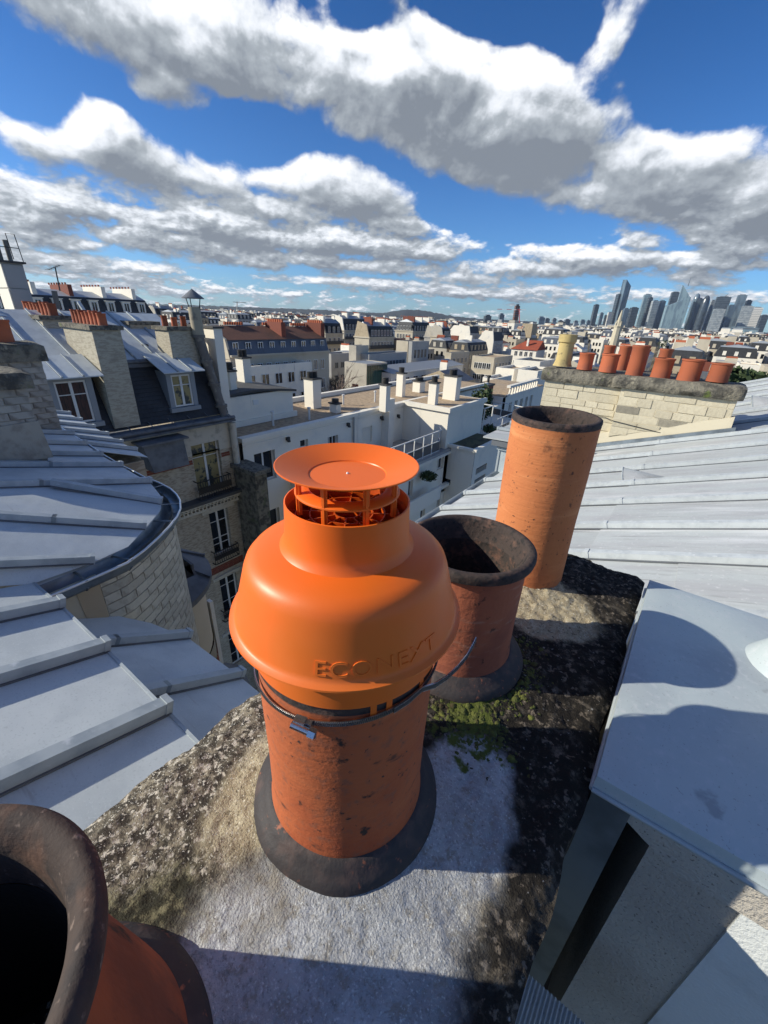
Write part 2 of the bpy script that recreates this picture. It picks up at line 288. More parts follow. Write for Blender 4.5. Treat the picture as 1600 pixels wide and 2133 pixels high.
M['render'] = mat('cream_render', (0.50, 0.45, 0.34), 0.95, layers=[(3, 5, (0.36, 0.32, 0.24), .5, .75)], bumps=[(60, 4, .4, .004)])
M['stucco'] = mat('rough_stucco', (0.50, 0.46, 0.40), 0.95, layers=[(3, 4, (0.42, 0.38, 0.33), .4, .7), (170, 2, (0.20, 0.18, 0.16), .60, .7)], bumps=[(130, 3, .9, .006)])
M['coping'] = mat('lichened_coping', (0.20, 0.18, 0.14), 0.95, layers=[(6, 6, (0.07, 0.065, 0.055), .42, .62), (14, 5, (0.30, 0.27, 0.20), .56, .72), (4, 4, (0.10, 0.13, 0.03), .62, .74)], bumps=[(26, 5, .9, .03), (90, 3, .5, .006)])
M['slate'] = mat('dark_slate', (0.035, 0.037, 0.042), 0.7, layers=[(2, 5, (0.022, 0.023, 0.026), .4, .7)], bumps=[(30, 2, .3, .004)], orand=.12)
M['white'] = mat('white_render', (0.80, 0.74, 0.63), 0.9, layers=[(1.8, 6, (0.42, 0.39, 0.34), .63, .80, (1, 1, .12)), (.5, 5, (0.60, 0.58, 0.54), .5, .8), (2.5, 5, (0.5, 0.48, 0.44), .66, .82, (1, 1, .25))], bumps=[(20, 3, .2, .01)])
M['cream'] = mat('cream_wall', (0.50, 0.44, 0.34), 0.9, layers=[(.3, 5, (0.38, 0.33, 0.25), .45, .75)])
M['beige'] = mat('beige_wall', (0.46, 0.42, 0.35), 0.9, layers=[(.3, 5, (0.34, 0.31, 0.26), .45, .75)])
M['grey'] = mat('grey_wall', (0.36, 0.35, 0.33), 0.9, layers=[(.3, 5, (0.28, 0.27, 0.26), .45, .75)])
M['tan'] = mat('tan_stone', (0.42, 0.34, 0.23), 0.9, layers=[(1.5, 5, (0.33, 0.26, 0.17), .45, .7)])
M['brickwall'] = mat('small_beige_brickwork', (0.42, 0.36, 0.275), 0.9, layers=[(14, 3, (0.28, 0.23, 0.17), .45, .6, (.35, .35, 1.4)), (1.2, 4, (0.50, 0.44, 0.34), .5, .75)], bumps=[(14, 2, .5, .01, (.35, .35, 1.6))])
M['redbrick'] = mat('red_brick', (0.21, 0.062, 0.038), 0.9, layers=[(12, 3, (0.16, 0.045, 0.03), .45, .65)], orand=.15)
M['gravel'] = mat('gravel_roofing', (0.46, 0.335, 0.21), 0.95, layers=[(5, 5, (0.30, 0.215, 0.135), .4, .65), (.5, 4, (0.38, 0.29, 0.2), .5, .7)], bumps=[(14, 3, .6, .03)])
M['dkroof'] = mat('dark_roofing', (0.07, 0.068, 0.065), 0.85, layers=[(1, 4, (0.11, 0.105, 0.1), .5, .75)])
M['tile'] = mat('brown_tile_roof', (0.16, 0.065, 0.038), 0.9, layers=[(.35, 5, (0.09, 0.045, 0.03), .45, .7), (4, 3, (0.2, 0.09, 0.05), .55, .7)], bumps=[(3, 2, .4, .05)])
M['redtile'] = mat('red_tile_roof', (0.30, 0.065, 0.03), 0.9, layers=[(1, 4, (0.22, 0.05, 0.03), .5, .7)])
M['slate_b'] = mat('blue_grey_slate', (0.085, 0.10, 0.13), 0.6, layers=[(.8, 4, (0.055, 0.065, 0.085), .45, .7, (1, 1, .2))])
M['zincroof'] = mat('far_zinc_roof', (0.30, 0.32, 0.34), 0.5, .2, layers=[(.4, 4, (0.28, 0.3, 0.33), .4, .7)], orand=.15)
M['glass'] = mat('window_glass', (0.012, 0.014, 0.018), 0.06, spec=.8)
M['glass_y'] = mat('reflecting_window_glass', (0.30, 0.25, 0.12), 0.1, layers=[(3, 3, (0.05, 0.06, 0.06), .5, .6)], spec=.8)
M['curtain'] = mat('dark_red_curtain', (0.06, 0.022, 0.018), 0.6, layers=[(12, 3, (0.02, 0.012, 0.012), .45, .6, (1, 3, .3))])
M['frame'] = mat('white_paint', (0.68, 0.67, 0.64), 0.5, layers=[(20, 3, (0.5, 0.48, 0.45), .6, .8)])
M['fr_grey'] = mat('grey_paint', (0.24, 0.26, 0.28), 0.5)
M['iron'] = mat('black_iron', (0.015, 0.015, 0.017), 0.5, spec=.4)
M['pipe'] = mat('painted_downpipe', (0.52, 0.47, 0.38), 0.7, layers=[(3, 4, (0.3, 0.27, 0.22), .5, .75)])
M['pipe_o'] = mat('old_flue_pipe', (0.16, 0.14, 0.12), 0.8, layers=[(5, 4, (0.28, 0.25, 0.2), .5, .7)])
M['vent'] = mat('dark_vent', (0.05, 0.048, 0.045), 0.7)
M['moss'] = mat('moss', (0.075, 0.085, 0.018), 0.95, layers=[(60, 3, (0.15, 0.16, 0.03), .5, .7), (18, 3, (0.05, 0.035, 0.015), .5, .65)], bumps=[(150, 3, .8, .004)], orand=.2)
M['leaf'] = mat('dark_leaves', (0.035, 0.06, 0.02), 0.8, layers=[(3, 3, (0.06, 0.085, 0.03), .45, .65)])
M['bark'] = mat('bare_branches', (0.06, 0.048, 0.04), 0.9)
M['bark_p'] = mat('pale_pinkish_branches', (0.20, 0.145, 0.115), 0.9)
M['rubble'] = mat('mossy_rubble', (0.20, 0.17, 0.12), .95, layers=[(4, 5, (0.07, 0.06, 0.045), .42, .62), (3, 4, (0.10, 0.11, 0.05), .55, .7)], bumps=[(10, 4, .8, .05)])
M['mossr'] = mat('mossy_roof', (0.10, 0.10, 0.05), .95, layers=[(3, 4, (0.05, 0.045, 0.03), .45, .6)])
M['pipe_o2'] = mat('ochre_flue_pipe', (0.36, 0.31, 0.22), .8, layers=[(4, 4, (0.2, 0.17, 0.13), .5, .7)])
M['twr'] = mat('dark_red_tower', (.14, .06, .045), .7)
M['steelz'] = mat('bright_zinc_lip', (.66, .68, .70), .3, .6)
M['asph'] = mat('asphalt', (0.05, 0.05, 0.052), 0.9, layers=[(.2, 4, (0.07, 0.07, 0.07), .4, .7)])
M['ground'] = mat('city_ground', (0.10, 0.10, 0.095), 0.95, layers=[(.01, 5, (0.05, 0.06, 0.04), .45, .6), (.05, 4, (0.18, 0.17, 0.16), .5, .7)])
M['hill'] = mat('wooded_hill', (0.018, 0.026, 0.03), 0.95, layers=[(.006, 5, (0.03, 0.04, 0.045), .45, .6)])
# ================= own chimney: slab, body, pots =================
ZS = -0.73
POTS = [(-.282, .323), (-.287, .719), (-.276, 1.168), (-.292, -.118)]
def slab_mat():
    m = bpy.data.materials.new('lichened_cement'); m.use_nodes = True; t = m.node_tree; b = t.nodes['Principled BSDF']; l = t.links
    co = nd(t, 'ShaderNodeTexCoord').outputs['Object']
    def nz(sc, de, ro=.6):
        n = nd(t, 'ShaderNodeTexNoise'); n.inputs['Scale'].default_value = sc; n.inputs['Detail'].default_value = de; n.inputs['Roughness'].default_value = ro; l.new(co, n.inputs['Vector']); return n.outputs[0]
    def ramp(v, a, b_):
        r = nd(t, 'ShaderNodeMapRange', interpolation_type='SMOOTHSTEP'); l.new(v, r.inputs[0]); r.inputs[1].default_value = a; r.inputs[2].default_value = b_; return r.outputs[0]
    def mixc(f, a, b_):
        x = nd(t, 'ShaderNodeMix', data_type='RGBA'); l.new(f, x.inputs[0])
        for i, v in ((6, a), (7, b_)):
            if isinstance(v, tuple): x.inputs[i].default_value = (*v, 1)
            else: l.new(v, x.inputs[i])
        return x.outputs[2]
    def blob(cx, cy, rx, ry, rot=0):
        mp = nd(t, 'ShaderNodeMapping', vector_type='TEXTURE'); l.new(co, mp.inputs[0]); mp.inputs['Location'].default_value = (cx, cy, ZS+.02); mp.inputs['Scale'].default_value = (rx, ry, 1); mp.inputs['Rotation'].default_value = (0, 0, rot)
        g = nd(t, 'ShaderNodeTexGradient', gradient_type='SPHERICAL'); l.new(mp.outputs[0], g.inputs[0]); return g.outputs[1]
    n40 = nz(40, 5, .7); n12 = nz(12, 5); n5 = nz(5, 5); n150 = nz(150, 3)
    dark = mixc(ramp(n40, .5, .68), (.020, .017, .014), (.10, .085, .068))
    dark = mixc(ramp(nz(95, 3), .66, .74), dark, (.30, .29, .28))
    dark = mixc(ramp(nz(70, 4), .56, .66), dark, (.17, .14, .11)); dark = mixc(ramp(n5, .58, .74), dark, (.12, .10, .075))
    beige = mixc(ramp(n40, .42, .62), (.055, .045, .034), (.30, .255, .185))
    beige = mixc(ramp(n12, .5, .68), beige, (.075, .066, .05))
    beige = mixc(ramp(nz(85, 3), .54, .63), beige, (.56, .50, .41)); beige = mixc(ramp(nz(120, 3), .55, .64), beige, (.035, .03, .025)); beige = mixc(ramp(nz(240, 2), .6, .68), beige, (.66, .61, .52))
    beige = mixc(ramp(nz(7, 3), .60, .70), beige, (.13, .14, .05))
    sx = nd(t, 'ShaderNodeSeparateXYZ'); l.new(co, sx.inputs[0])
    left = ramp(mth(t, 'ADD', mth(t, 'MULTIPLY', sx.outputs[0], -1), mth(t, 'MULTIPLY', n12, .16)), .36, .46)
    front = ramp(mth(t, 'ADD', mth(t, 'MULTIPLY', sx.outputs[1], -1.0), mth(t, 'MULTIPLY', n12, .3)), .02, .14)
    mid = mixc(ramp(n12, .45, .6), dark, beige)
    c = mixc(front, dark, mid); c = mixc(left, c, beige)
    c = mixc(ramp(mth(t, 'ADD', blob(-.37, .02, .20, .16), mth(t, 'MULTIPLY', mth(t, 'SUBTRACT', n12, .5), 1.2)), .35, .75), c, mixc(ramp(n40, .45, .6), (.035, .032, .02), (.19, .17, .10)))
    cem = mixc(ramp(n5, .4, .7), (.36, .365, .38), (.60, .61, .62)); cem = mixc(ramp(n150, .5, .75), cem, (.27, .27, .265)); cem = mixc(ramp(nz(55, 4), .5, .68), cem, (.33, .31, .28)); cem = mixc(ramp(nz(260, 2), .55, .75), cem, (.68, .70, .70)); cem = mixc(ramp(nz(210, 2), .62, .78), cem, (.24, .24, .23)); cem = mixc(ramp(nz(4.5, 4), .52, .68), cem, (.25, .22, .17))
    sand = mixc(ramp(n40, .4, .7), (.38, .31, .20), (.52, .45, .31)); sand = mixc(ramp(nz(130, 3), .54, .66), sand, (.20, .16, .10)); sand = mixc(ramp(nz(230, 2), .58, .7), sand, (.70, .64, .50))
    def m_(bl, a, b_): return ramp(mth(t, 'ADD', bl, mth(t, 'MULTIPLY', mth(t, 'SUBTRACT', n12, .5), .55)), a, b_)
    c = mixc(m_(blob(-.17, .14, .21, .34, -.25), .16, .5), c, cem)
    c = mixc(m_(blob(-.12, .36, .13, .26, 0), .2, .42), c, cem)
    c = mixc(m_(blob(-.375, .31, .125, .24, 0), .16, .40), c, sand)
    c = mixc(m_(blob(-.20, 1.03, .22, .17, 0), .12, .3), c, sand)
    c = mixc(ramp(mth(t, 'ADD', blob(-.17, .57, .14, .16), mth(t, 'MULTIPLY', mth(t, 'SUBTRACT', nz(26, 4), .5), 2.2)), .55, .8), c, (.10, .12, .025))
    l.new(c, b.inputs['Base Color']); b.inputs['Roughness'].default_value = .95; b.inputs['Specular IOR Level'].default_value = .25
    b1_ = nd(t, 'ShaderNodeBump'); b1_.inputs['Strength'].default_value = .9; b1_.inputs['Distance'].default_value = .0042; l.new(nz(190, 4, .75), b1_.inputs['Height'])
    b2_ = nd(t, 'ShaderNodeBump'); b2_.inputs['Strength'].default_value = .6; b2_.inputs['Distance'].default_value = .004; l.new(nz(330, 2), b2_.inputs['Height']); l.new(b1_.outputs[0], b2_.inputs['Normal'])
    l.new(b2_.outputs[0], b.inputs['Normal']); return m
M['slab'] = slab_mat()
def slab_z(x, y):
    z = ZS
    for (a, b) in POTS: z += .040*math.exp(-((x-a)**2+(y-b)**2)/.030)
    p = Vector((x, y, 0))
    smooth = math.exp(-((x+.2)**2/.03+(y-.2)**2/.06))
    z += (.008*(noise.noise(p*9))+.0045*noise.noise(p*26)+.0035*noise.noise(p*60)+.0032*abs(noise.noise(p*120)))*(1-.72*smooth)
    z += -.015*math.exp(-((x-.05)/.02)**2)-.018*math.exp(-((x+.575)/.025)**2)-.018*math.exp(-((y-1.43)/.025)**2)
    return z
chim = thing('chimney_stack', 'broad chimney stack in the foreground with a lichened cement top carrying four clay pots', 'chimney', (-.26, .4, -1.6))
b = MB(); X0, X1, Y0, Y1 = -.575, .046, -.75, 1.43
xs = np.linspace(X0, X1, 190); ys = np.concatenate([np.linspace(Y0, .6, 400, endpoint=False), np.linspace(.6, Y1, 200)])
for y in ys:
    for x in xs:
        ex = .004*noise.noise(Vector((x*12, y*12, 3)))
        edge = 1 if x in (xs[0], xs[-1]) else 0
        b.v.append((x+ex*3*(1 if edge else .2), y, slab_z(x, y)))
nx, ny = len(xs), len(ys)
for j in range(ny-1):
    for i in range(nx-1): b.f.append((j*nx+i, j*nx+i+1, (j+1)*nx+i+1, (j+1)*nx+i)); b.m.append(0)
def skirt(idx):
    o = len(b.v)
    for i in idx: v = b.v[i]; b.v.append((v[0], v[1], ZS-.10))
    for k in range(len(idx)-1): b.f.append((idx[k], o+k, o+k+1, idx[k+1])); b.m.append(0)
skirt([i for i in range(nx)]); skirt([j*nx+nx-1 for j in range(ny)]); skirt([(ny-1)*nx+i for i in range(nx)][::-1]); skirt([j*nx for j in range(ny)][::-1])
obj('cement_slab', b, M['slab'], chim, smooth=60, org=(0, 0, 0))
obj('masonry_body', MB().box(-.54, .01, -.72, 1.39, -3.4, ZS-.095), M['mortar'], chim)
# moss clumps round the second pot
b = MB(); r2 = random.Random(3)
def lump(b, c, r, sq=.55, seg=7):
    o = r2.random()*6; prof = [(r*math.cos(t), r*sq*math.sin(t)) for t in (0, .5, 1.0, 1.5)]
    vs = []; fs = []
    for i in range(seg):
        t = o+2*PI*i/seg
        for rr, z in prof: k = 1+r2.uniform(-.25, .25); vs.append((c[0]+rr*k*math.cos(t), c[1]+rr*k*math.sin(t), c[2]+z*k))
    m = len(prof)
    for i in range(seg):
        j = (i+1) % seg
        for k in range(m-1): fs.append((i*m+k, j*m+k, j*m+k+1, i*m+k+1))
    fs.append(tuple(i*m+m-1 for i in range(seg))); b.add(vs, fs)
for k in range(1500):
    if k % 3: a = r2.uniform(-2.3, .9); rr = .152+abs(r2.gauss(0, .028))*(.5+1.2*abs(noise.noise(Vector((a*2.2, 1, 1)))))*1.6; x, y = POTS[1][0]+rr*math.cos(a), POTS[1][1]+rr*math.sin(a)
    else: x, y = r2.gauss(-.17, .05), r2.gauss(.545, .022)
    if x > .02 or math.hypot(x-POTS[0][0], y-POTS[0][1]) < .2 or math.hypot(x-POTS[1][0], y-POTS[1][1]) < .16: continue
    lump(b, (x, y, slab_z(x, y)-.002), r2.uniform(.0014, .0052)*(1 if r2.random() < .85 else 1.6))
obj('moss', b, M['moss'], chim, smooth=60, kind='stuff')
def pot(i, label, zt, r_top, r_body, r_base, lip, m, mrim, zb=None, collar=None, lean=(0, 0), group=None, rim_h=.02):
    cx, cy = POTS[i]; zb = zb or ZS+.03; t = thing('chimney_pot', label, 'chimney pot', (cx, cy, zb))
    w = .017; h = zt-zb
    prof = [(r_base, 0), (r_base*1.0, h*.02), (r_body, h*.14), (r_body*.995, h*.4), (r_body*1.005, h*.7), (r_body, h-rim_h-.012), (r_body+.001, h-rim_h)]
    seg = 96
    obj('clay_body', MB().lathe(prof, (cx, cy, zb), seg, jit=.006), m, t, smooth=50)
    rimp = [(r_body+.001, h-rim_h-.001), (r_top-.002, h-rim_h+.001), (r_top, h-rim_h*.55), (r_top-.001, h-rim_h*.15), (r_top-.006, h), (r_top-lip+.004, h), (r_top-lip, h-.006), (r_top-lip-.002, h-.02), (r_body-w, h-.05)]
    obj('rim', MB().lathe(rimp, (cx, cy, zb), seg, jit=.008), mrim, t, smooth=60)
    obj('sooty_lining', MB().lathe([(r_body-w, h-.05), (r_body-w, -.02), (0.001, -.02)], (cx, cy, zb), 64), M['soot_in'], t, smooth=40)
    if collar:
        obj('collar', MB().lathe([(r_base-.004, .022), (r_base+.004, .020), (r_base+.009, .012), (collar-.010, .004), (collar, -.006), (collar, -.03)], (cx, cy, zb), seg, jit=.014), M['collar'], t, smooth=50)
    if lean != (0, 0): t.rotation_euler = (lean[0], lean[1], 0)
    return t
M['sunlit_tone'] = mat('stucco_sunlit_tone', (0.66, 0.68, 0.67), .9, layers=[(6, 5, (0.52, 0.53, 0.52), .45, .7)], bumps=[(160, 3, .6, .004)])  # sunlight on the stucco put into a pale colour
M['terra_shade'] = mat('shade_toned_terracotta', (0.32, 0.075, 0.022), 0.85, layers=[(9, 6, (0.16, 0.04, 0.016), .45, .66, (1, 1, .4)), (26, 5, (0.03, 0.014, 0.01), .60, .70, (1, 1, .35))], bumps=[(60, 4, .5, .003, (1, 1, .3))])  # shade from the rim and the pot itself put into the darker clay
M['soot_in'] = mat('soot_lining', (0.035, 0.026, 0.023), 0.9, layers=[(50, 4, (0.13, 0.065, 0.045), .45, .7), (90, 3, (0.015, 0.012, 0.011), .5, .7)], bumps=[(90, 4, .6, .003)])
# fix ordering of linings: rebuild pots now
pot(0, 'clay chimney pot with a dark collar, under the orange plastic cowl', -.376, .1195, .1175, .1225, .02, M['terra'], M['soot'], zb=-.70, collar=.150)
pot(1, 'squat weathered clay pot with a black rolled rim, right behind the orange cowl', -.416, .1335, .119, .124, .018, M['terra2'], M['soot'], zb=-.697, collar=.156, rim_h=.022)
pot(2, 'tall bright clay chimney pot with a sooty lip, farthest on the cement slab', -.216, .1135, .1115, .1125, .015, M['terra3'], M['soot'], zb=-.71, lean=(math.radians(1.6), 0), rim_h=.017)
def near_pot():
    cx, cy = POTS[3]; zb = -.70; zt = -.39; t = thing('chimney_pot', 'clay pot with a thick brown rim in the near left corner of the picture', 'chimney pot', (cx, cy, zb)); h = zt-zb
    obj('clay_body', MB().lathe([(.150, 0), (.144, .05), (.128, .16), (.112, h-.07), (.118, h-.03)], (cx, cy, zb), 128, jit=.006), M['terra_shade'], t, smooth=50)
    ro = [(.1175, h-.032), (.128, h-.028), (.1345, h-.018), (.1355, h-.008), (.132, h-.001), (.125, h+.001), (.119, h-.002), (.113, h-.010), (.108, h-.024), (.106, h-.05), (.105, h-.07)]
    obj('rim', MB().lathe(ro, (cx, cy, zb), 128, jit=.01), M['rimb'], t, smooth=60)
    obj('sooty_lining', MB().lathe([(.105, h-.07), (.106, 0), (.001, 0)], (cx, cy, zb), 64), M['black_in'], t, smooth=40)
    obj('collar', MB().lathe([(.148, .018), (.156, .012), (.164, .004), (.169, -.006), (.169, -.03)], (cx, cy, zb), 96, jit=.014), M['collar'], t, smooth=50)
M['rimb'] = mat('brown_rim_clay', (0.055, 0.036, 0.028), 0.85, layers=[(30, 5, (0.03, 0.022, 0.02), .45, .7), (90, 3, (0.20, 0.145, 0.115), .60, .74), (12, 4, (0.13, 0.065, 0.04), .55, .75)], bumps=[(110, 4, .6, .002), (20, 5, .4, .004), (30, 4, .4, .002, (1, 1, 6))])
near_pot()
# ================= orange cowl =================
HC = (-.282, .323, 0)
cowl = thing('chimney_cowl', 'bright orange plastic chimney cowl with a dished top disc and raised lettering', 'chimney cowl', (HC[0], HC[1], -.37))
def lat(name, prof, seg=128, closed=False, **k): return obj(name, MB().lathe(prof, HC, seg, closed=closed), M['orange_shade' if name in ('grille_ring', 'inner_funnel') else 'orange'], cowl, smooth=35, **k)
lat('hood', [(.0710, -.188), (.0716, -.21), (.0728, -.228), (.0745, -.236), (.079, -.2415), (.090, -.2435), (.104, -.247), (.113, -.2515), (.1185, -.258), (.1215, -.266), (.124, -.276), (.1302, -.300), (.1352, -.3215), (.1362, -.3255), (.1385, -.3275), (.1432, -.3295), (.1436, -.3315), (.142, -.3325), (.1345, -.3285), (.128, -.30), (.119, -.264), (.105, -.2505), (.079, -.245), (.0705, -.236), (.0688, -.19), (.0695, -.1875)], closed=True)
lat('top_disc', [(.0005, -.1580), (.0425, -.1580), (.0432, -.1568), (.0450, -.1562), (.060, -.1510), (.0775, -.1452), (.0784, -.1455), (.0780, -.1468), (.060, -.1535), (.045, -.1590), (.0005, -.1600)])
obj('moulding_pip', MB().lathe([(.0016, -.1582), (.0012, -.1565), (.0001, -.156)], HC, 10), M['frame'], cowl, smooth=60)
lat('middle_ring', [(.0588, -.1758), (.0575, -.1746), (.0445, -.1722), (.0430, -.1726), (.0430, -.1740), (.0445, -.1740), (.0575, -.1768), (.0588, -.1774)], closed=True)
lat('seat_ring', [(.1205, -.326), (.1222, -.381), (.1208, -.381), (.1190, -.326)], closed=True)
for k in range(8):
    a = 2*PI*k/8+.28; r_ = .0555
    c = np.array([HC[0]+r_*math.cos(a), HC[1]+r_*math.sin(a), 0]); ux = np.array([math.cos(a), math.sin(a), 0]); uy = np.array([-math.sin(a), math.cos(a), 0])
    b = MB().obox(c+np.array([0, 0, -.1765]), ux*.0030, uy*.0014, np.array([0, 0, .0225])).obox(c+np.array([0, 0, -.1765]), ux*.0009, uy*.0034, np.array([0, 0, .0220]))
    obj('post', b, M['orange'], cowl)
zg = -.205
for r_ in (.016, .030, .044, .060):
    lat('grille_ring', [(r_, zg), (r_, zg-.012), (r_-.0016, zg-.012), (r_-.0016, zg)], seg=72, closed=True)
for k in range(12):
    a = 2*PI*k/12+.1; u = np.array([math.cos(a), math.sin(a), 0]); w_ = np.array([-math.sin(a), math.cos(a), 0]); c = np.array([HC[0], HC[1], zg-.005])
    obj('grille_spoke', MB().obox(c+u*.043, u*.027, w_*.0008, np.array([0, 0, .005])), M['orange_shade'], cowl)
lat('inner_funnel', [(.0695, -.20), (.064, -.222), (.050, -.262), (.0475, -.36), (.0495, -.36), (.052, -.262), (.066, -.224)], seg=72, closed=True)
def hood_angle(tx, ty, z, r):       # angle on the hood whose point projects nearest to the pixel column
    best = None
    for k in range(720):
        a = 2*PI*k/720; p = (HC[0]+r*math.cos(a), HC[1]+r*math.sin(a), z); q = pj(p); e = (q[0]-tx)**2+(q[1]-ty)**2
        if best is None or e < best[0]: best = (e, a)
    return best[1]
TABS = [hood_angle(779, 1470, -.385, .1198), hood_angle(812, 1462, -.385, .1198), hood_angle(884, 1420, -.385, .1198), 1.3, 1.45, 2.4, 2.55]
for a in TABS:
    c = np.array([HC[0]+.1198*math.cos(a), HC[1]+.1198*math.sin(a), -.386]); u = np.array([math.cos(a), math.sin(a), 0]); w_ = np.array([-math.sin(a), math.cos(a), 0])
    obj('fixing_tab', MB().obox(c, u*.0007, w_*.0035, np.array([0, 0, .018])), M['orange'], cowl)
def lettering():
    cu = bpy.data.curves.new('txt', 'FONT'); cu.body = 'ECONEXT'; cu.size = 1.0; cu.extrude = .5; cu.resolution_u = 4; cu.space_character = 1.12
    to = bpy.data.objects.new('txt', cu); COL.objects.link(to); dg = bpy.context.evaluated_depsgraph_get(); dg.update()
    me = bpy.data.meshes.new_from_object(to.evaluated_get(dg)); vs = np.array([v.co[:] for v in me.vertices]); fs = [tuple(p.vertices) for p in me.polygons]
    bpy.data.objects.remove(to); bpy.data.curves.remove(cu)
    x0, x1, y1 = vs[:, 0].min(), vs[:, 0].max(), vs[:, 1].max()
    aL = hood_angle(661, 1375, -.318, .1345); aR = hood_angle(892, 1325, -.318, .1345)
    if aR < aL: aR += 2*PI
    out = []
    H0, H1 = -.3195, -.3035      # foot and head of the letters
    for x, y, z in vs:
        t = (x-x0)/(x1-x0); a = aL+(aR-aL)*t; h = y/y1; zz = H0+(H1-H0)*h; rr = .1302+(.1352-.1302)*(-.300-zz)/.0215
        off = .0011 if z > 0 else -.0006
        out.append((HC[0]+(rr+off)*math.cos(a), HC[1]+(rr+off)*math.sin(a), zz+off*.2))
    b = MB(); b.add(out, fs); obj('raised_lettering', b, M['orange'], cowl)
    bpy.data.meshes.remove(me)
lettering()
# ================= band clamp =================
cl = thing('band_clamp', 'steel band clamp round the pot below the orange cowl, loose end sticking out', 'hose clamp', (HC[0], HC[1], -.40))
def clamp_pt(a, r=.1225):
    # tilted ring: lower on the left of the view
    ex = math.cos(a)*CX[0]+math.sin(a)*CX[1]
    return np.array([HC[0]+r*math.cos(a), HC[1]+r*math.sin(a), -.4035+.012*ex])
def ribbon(pts, outs, w, th):
    b = MB(); vs = []; fs = []
    for p, o in zip(pts, outs):
        o = o/np.linalg.norm(o); z = np.array([0, 0, 1.]); vs += [p-z*w/2-o*th/2, p-z*w/2+o*th/2, p+z*w/2+o*th/2, p+z*w/2-o*th/2]
    for i in range(len(pts)-1):
        for k in range(4): fs.append((i*4+k, i*4+(k+1)%4, (i+1)*4+(k+1)%4, (i+1)*4+k))
    fs += [(3, 2, 1, 0), tuple((len(pts)-1)*4+k for k in range(4))]; return b.add(vs, fs)
AA = [2*PI*k/120 for k in range(121)]
obj('band', ribbon([clamp_pt(a) for a in AA], [np.array([math.cos(a), math.sin(a), 0]) for a in AA], .0072, .0010), M['steel'], cl, smooth=40)
b = MB()
for k in range(330):
    a = 2*PI*k/330; p = clamp_pt(a, .1234); t_ = np.array([-math.sin(a), math.cos(a), 0.25]); t_ = t_/np.linalg.norm(t_); u = np.array([math.cos(a), math.sin(a), 0])
    b.obox(p, u*.0004, t_*.0006, np.array([0.2*t_[0], .2*t_[1], 1])*.0028)
obj('worm_threads', b, M['threads'], cl, kind='stuff')
a_s = hood_angle(640, 1490, -.405, .1225); a_r = hood_angle(880, 1445, -.400, .1225)
p0 = clamp_pt(a_r, .1240); tdir = np.array([-math.sin(a_r), math.cos(a_r), 0])
dep0 = p0@CF
tail_px = [(905, 1428, .012), (930, 1412, .022), (952, 1392, .034), (972, 1368, .046), (985, 1345, .055), (991, 1332, .06)]
tp = [clamp_pt(a_r-.35, .1240), clamp_pt(a_r-.18, .1240), p0]+[ray(x, y)*(dep0+d) for x, y, d in tail_px]
tp2 = []
for i in range(len(tp)-1):
    for k in range(4): tp2.append(tp[i]+(tp[i+1]-tp[i])*k/4)
tp2.append(tp[-1]); outs = []
for i in range(len(tp2)):
    d = tp2[min(i+1, len(tp2)-1)]-tp2[max(0, i-1)]; outs.append(np.cross(d, np.array([0, 0, 1.])))
obj('free_end', ribbon(tp2, outs, .0085, .0012), M['steel'], cl, smooth=40)
b = MB()
for i in range(0, len(tp2)-1):
    for k in range(3):
        p = tp2[i]+(tp2[i+1]-tp2[i])*k/3; o = outs[i]/np.linalg.norm(outs[i]); d = (tp2[i+1]-tp2[i]); d = d/np.linalg.norm(d)
        b.obox(p+o*.0008, o*.0004, d*.0006, np.array([0, 0, .0028]))
obj('free_end_threads', b, M['threads'], cl, kind='stuff')
u = np.array([math.cos(a_s), math.sin(a_s), 0]); t_ = np.array([-math.sin(a_s), math.cos(a_s), 0]); z_ = np.array([0, 0, 1.])
c = clamp_pt(a_s, .1225)
b = MB().obox(c+u*.004-t_*.004, u*.0045, t_*.0065, z_*.0066).obox(c+u*.003+t_*.0, u*.003, t_*.0095, z_*.0050)
obj('screw_housing', b, M['steel'], cl)
ax = (t_*.98-z_*.15); ax = ax/np.linalg.norm(ax)
obj('clamp_screw', MB().tube([c+u*.010-ax*.012, c+u*.010+ax*.009], .0042, 14).tube([c+u*.010+ax*.009, c+u*.010+ax*.017], .0062, 6).obox(c+u*.010+ax*.0175, np.cross(ax, u)*.0055, u*.0009, ax*.0006), M['steel'], cl, smooth=40)
# ================= zinc covered flue block on the right =================
fb = thing('flue_block', 'pale grey zinc covered flue block with a rough stucco side, right of the cement slab', 'chimney', (.7, .96, -2.2))
def capz(x, y): return -.693+.010*math.sin(PI*min(max((y-.585)/.755, 0), 1))+.0035*noise.noise(Vector((x*5, y*5, 1)))+.006*min(x-.05, .5)
b = MB(); nx, ny = 60, 44
gx = np.linspace(.053, 1.6, nx); gy = np.linspace(.588, 1.338, ny)
b.v = [(x, y, capz(x, y)-(.003 if (i in (0, nx-1) or j in (0, ny-1)) else 0)) for j, y in enumerate(gy) for i, x in enumerate(gx)]
b.f = [(j*nx+i, j*nx+i+1, (j+1)*nx+i+1, (j+1)*nx+i) for j in range(ny-1) for i in range(nx-1)]; b.m = [0]*len(b.f)
for idx in ([i for i in range(nx)], [j*nx for j in range(ny)][::-1], [(ny-1)*nx+i for i in range(nx)][::-1]):
    o = len(b.v)
    for i in idx: v = b.v[i]; b.v.append((v[0], v[1], v[2]-.034))
    for k in range(len(idx)-1): b.f.append((idx[k], o+k, o+k+1, idx[k+1])); b.m.append(0)
obj('zinc_cover', b, M['zinc_cap'], fb, smooth=50)
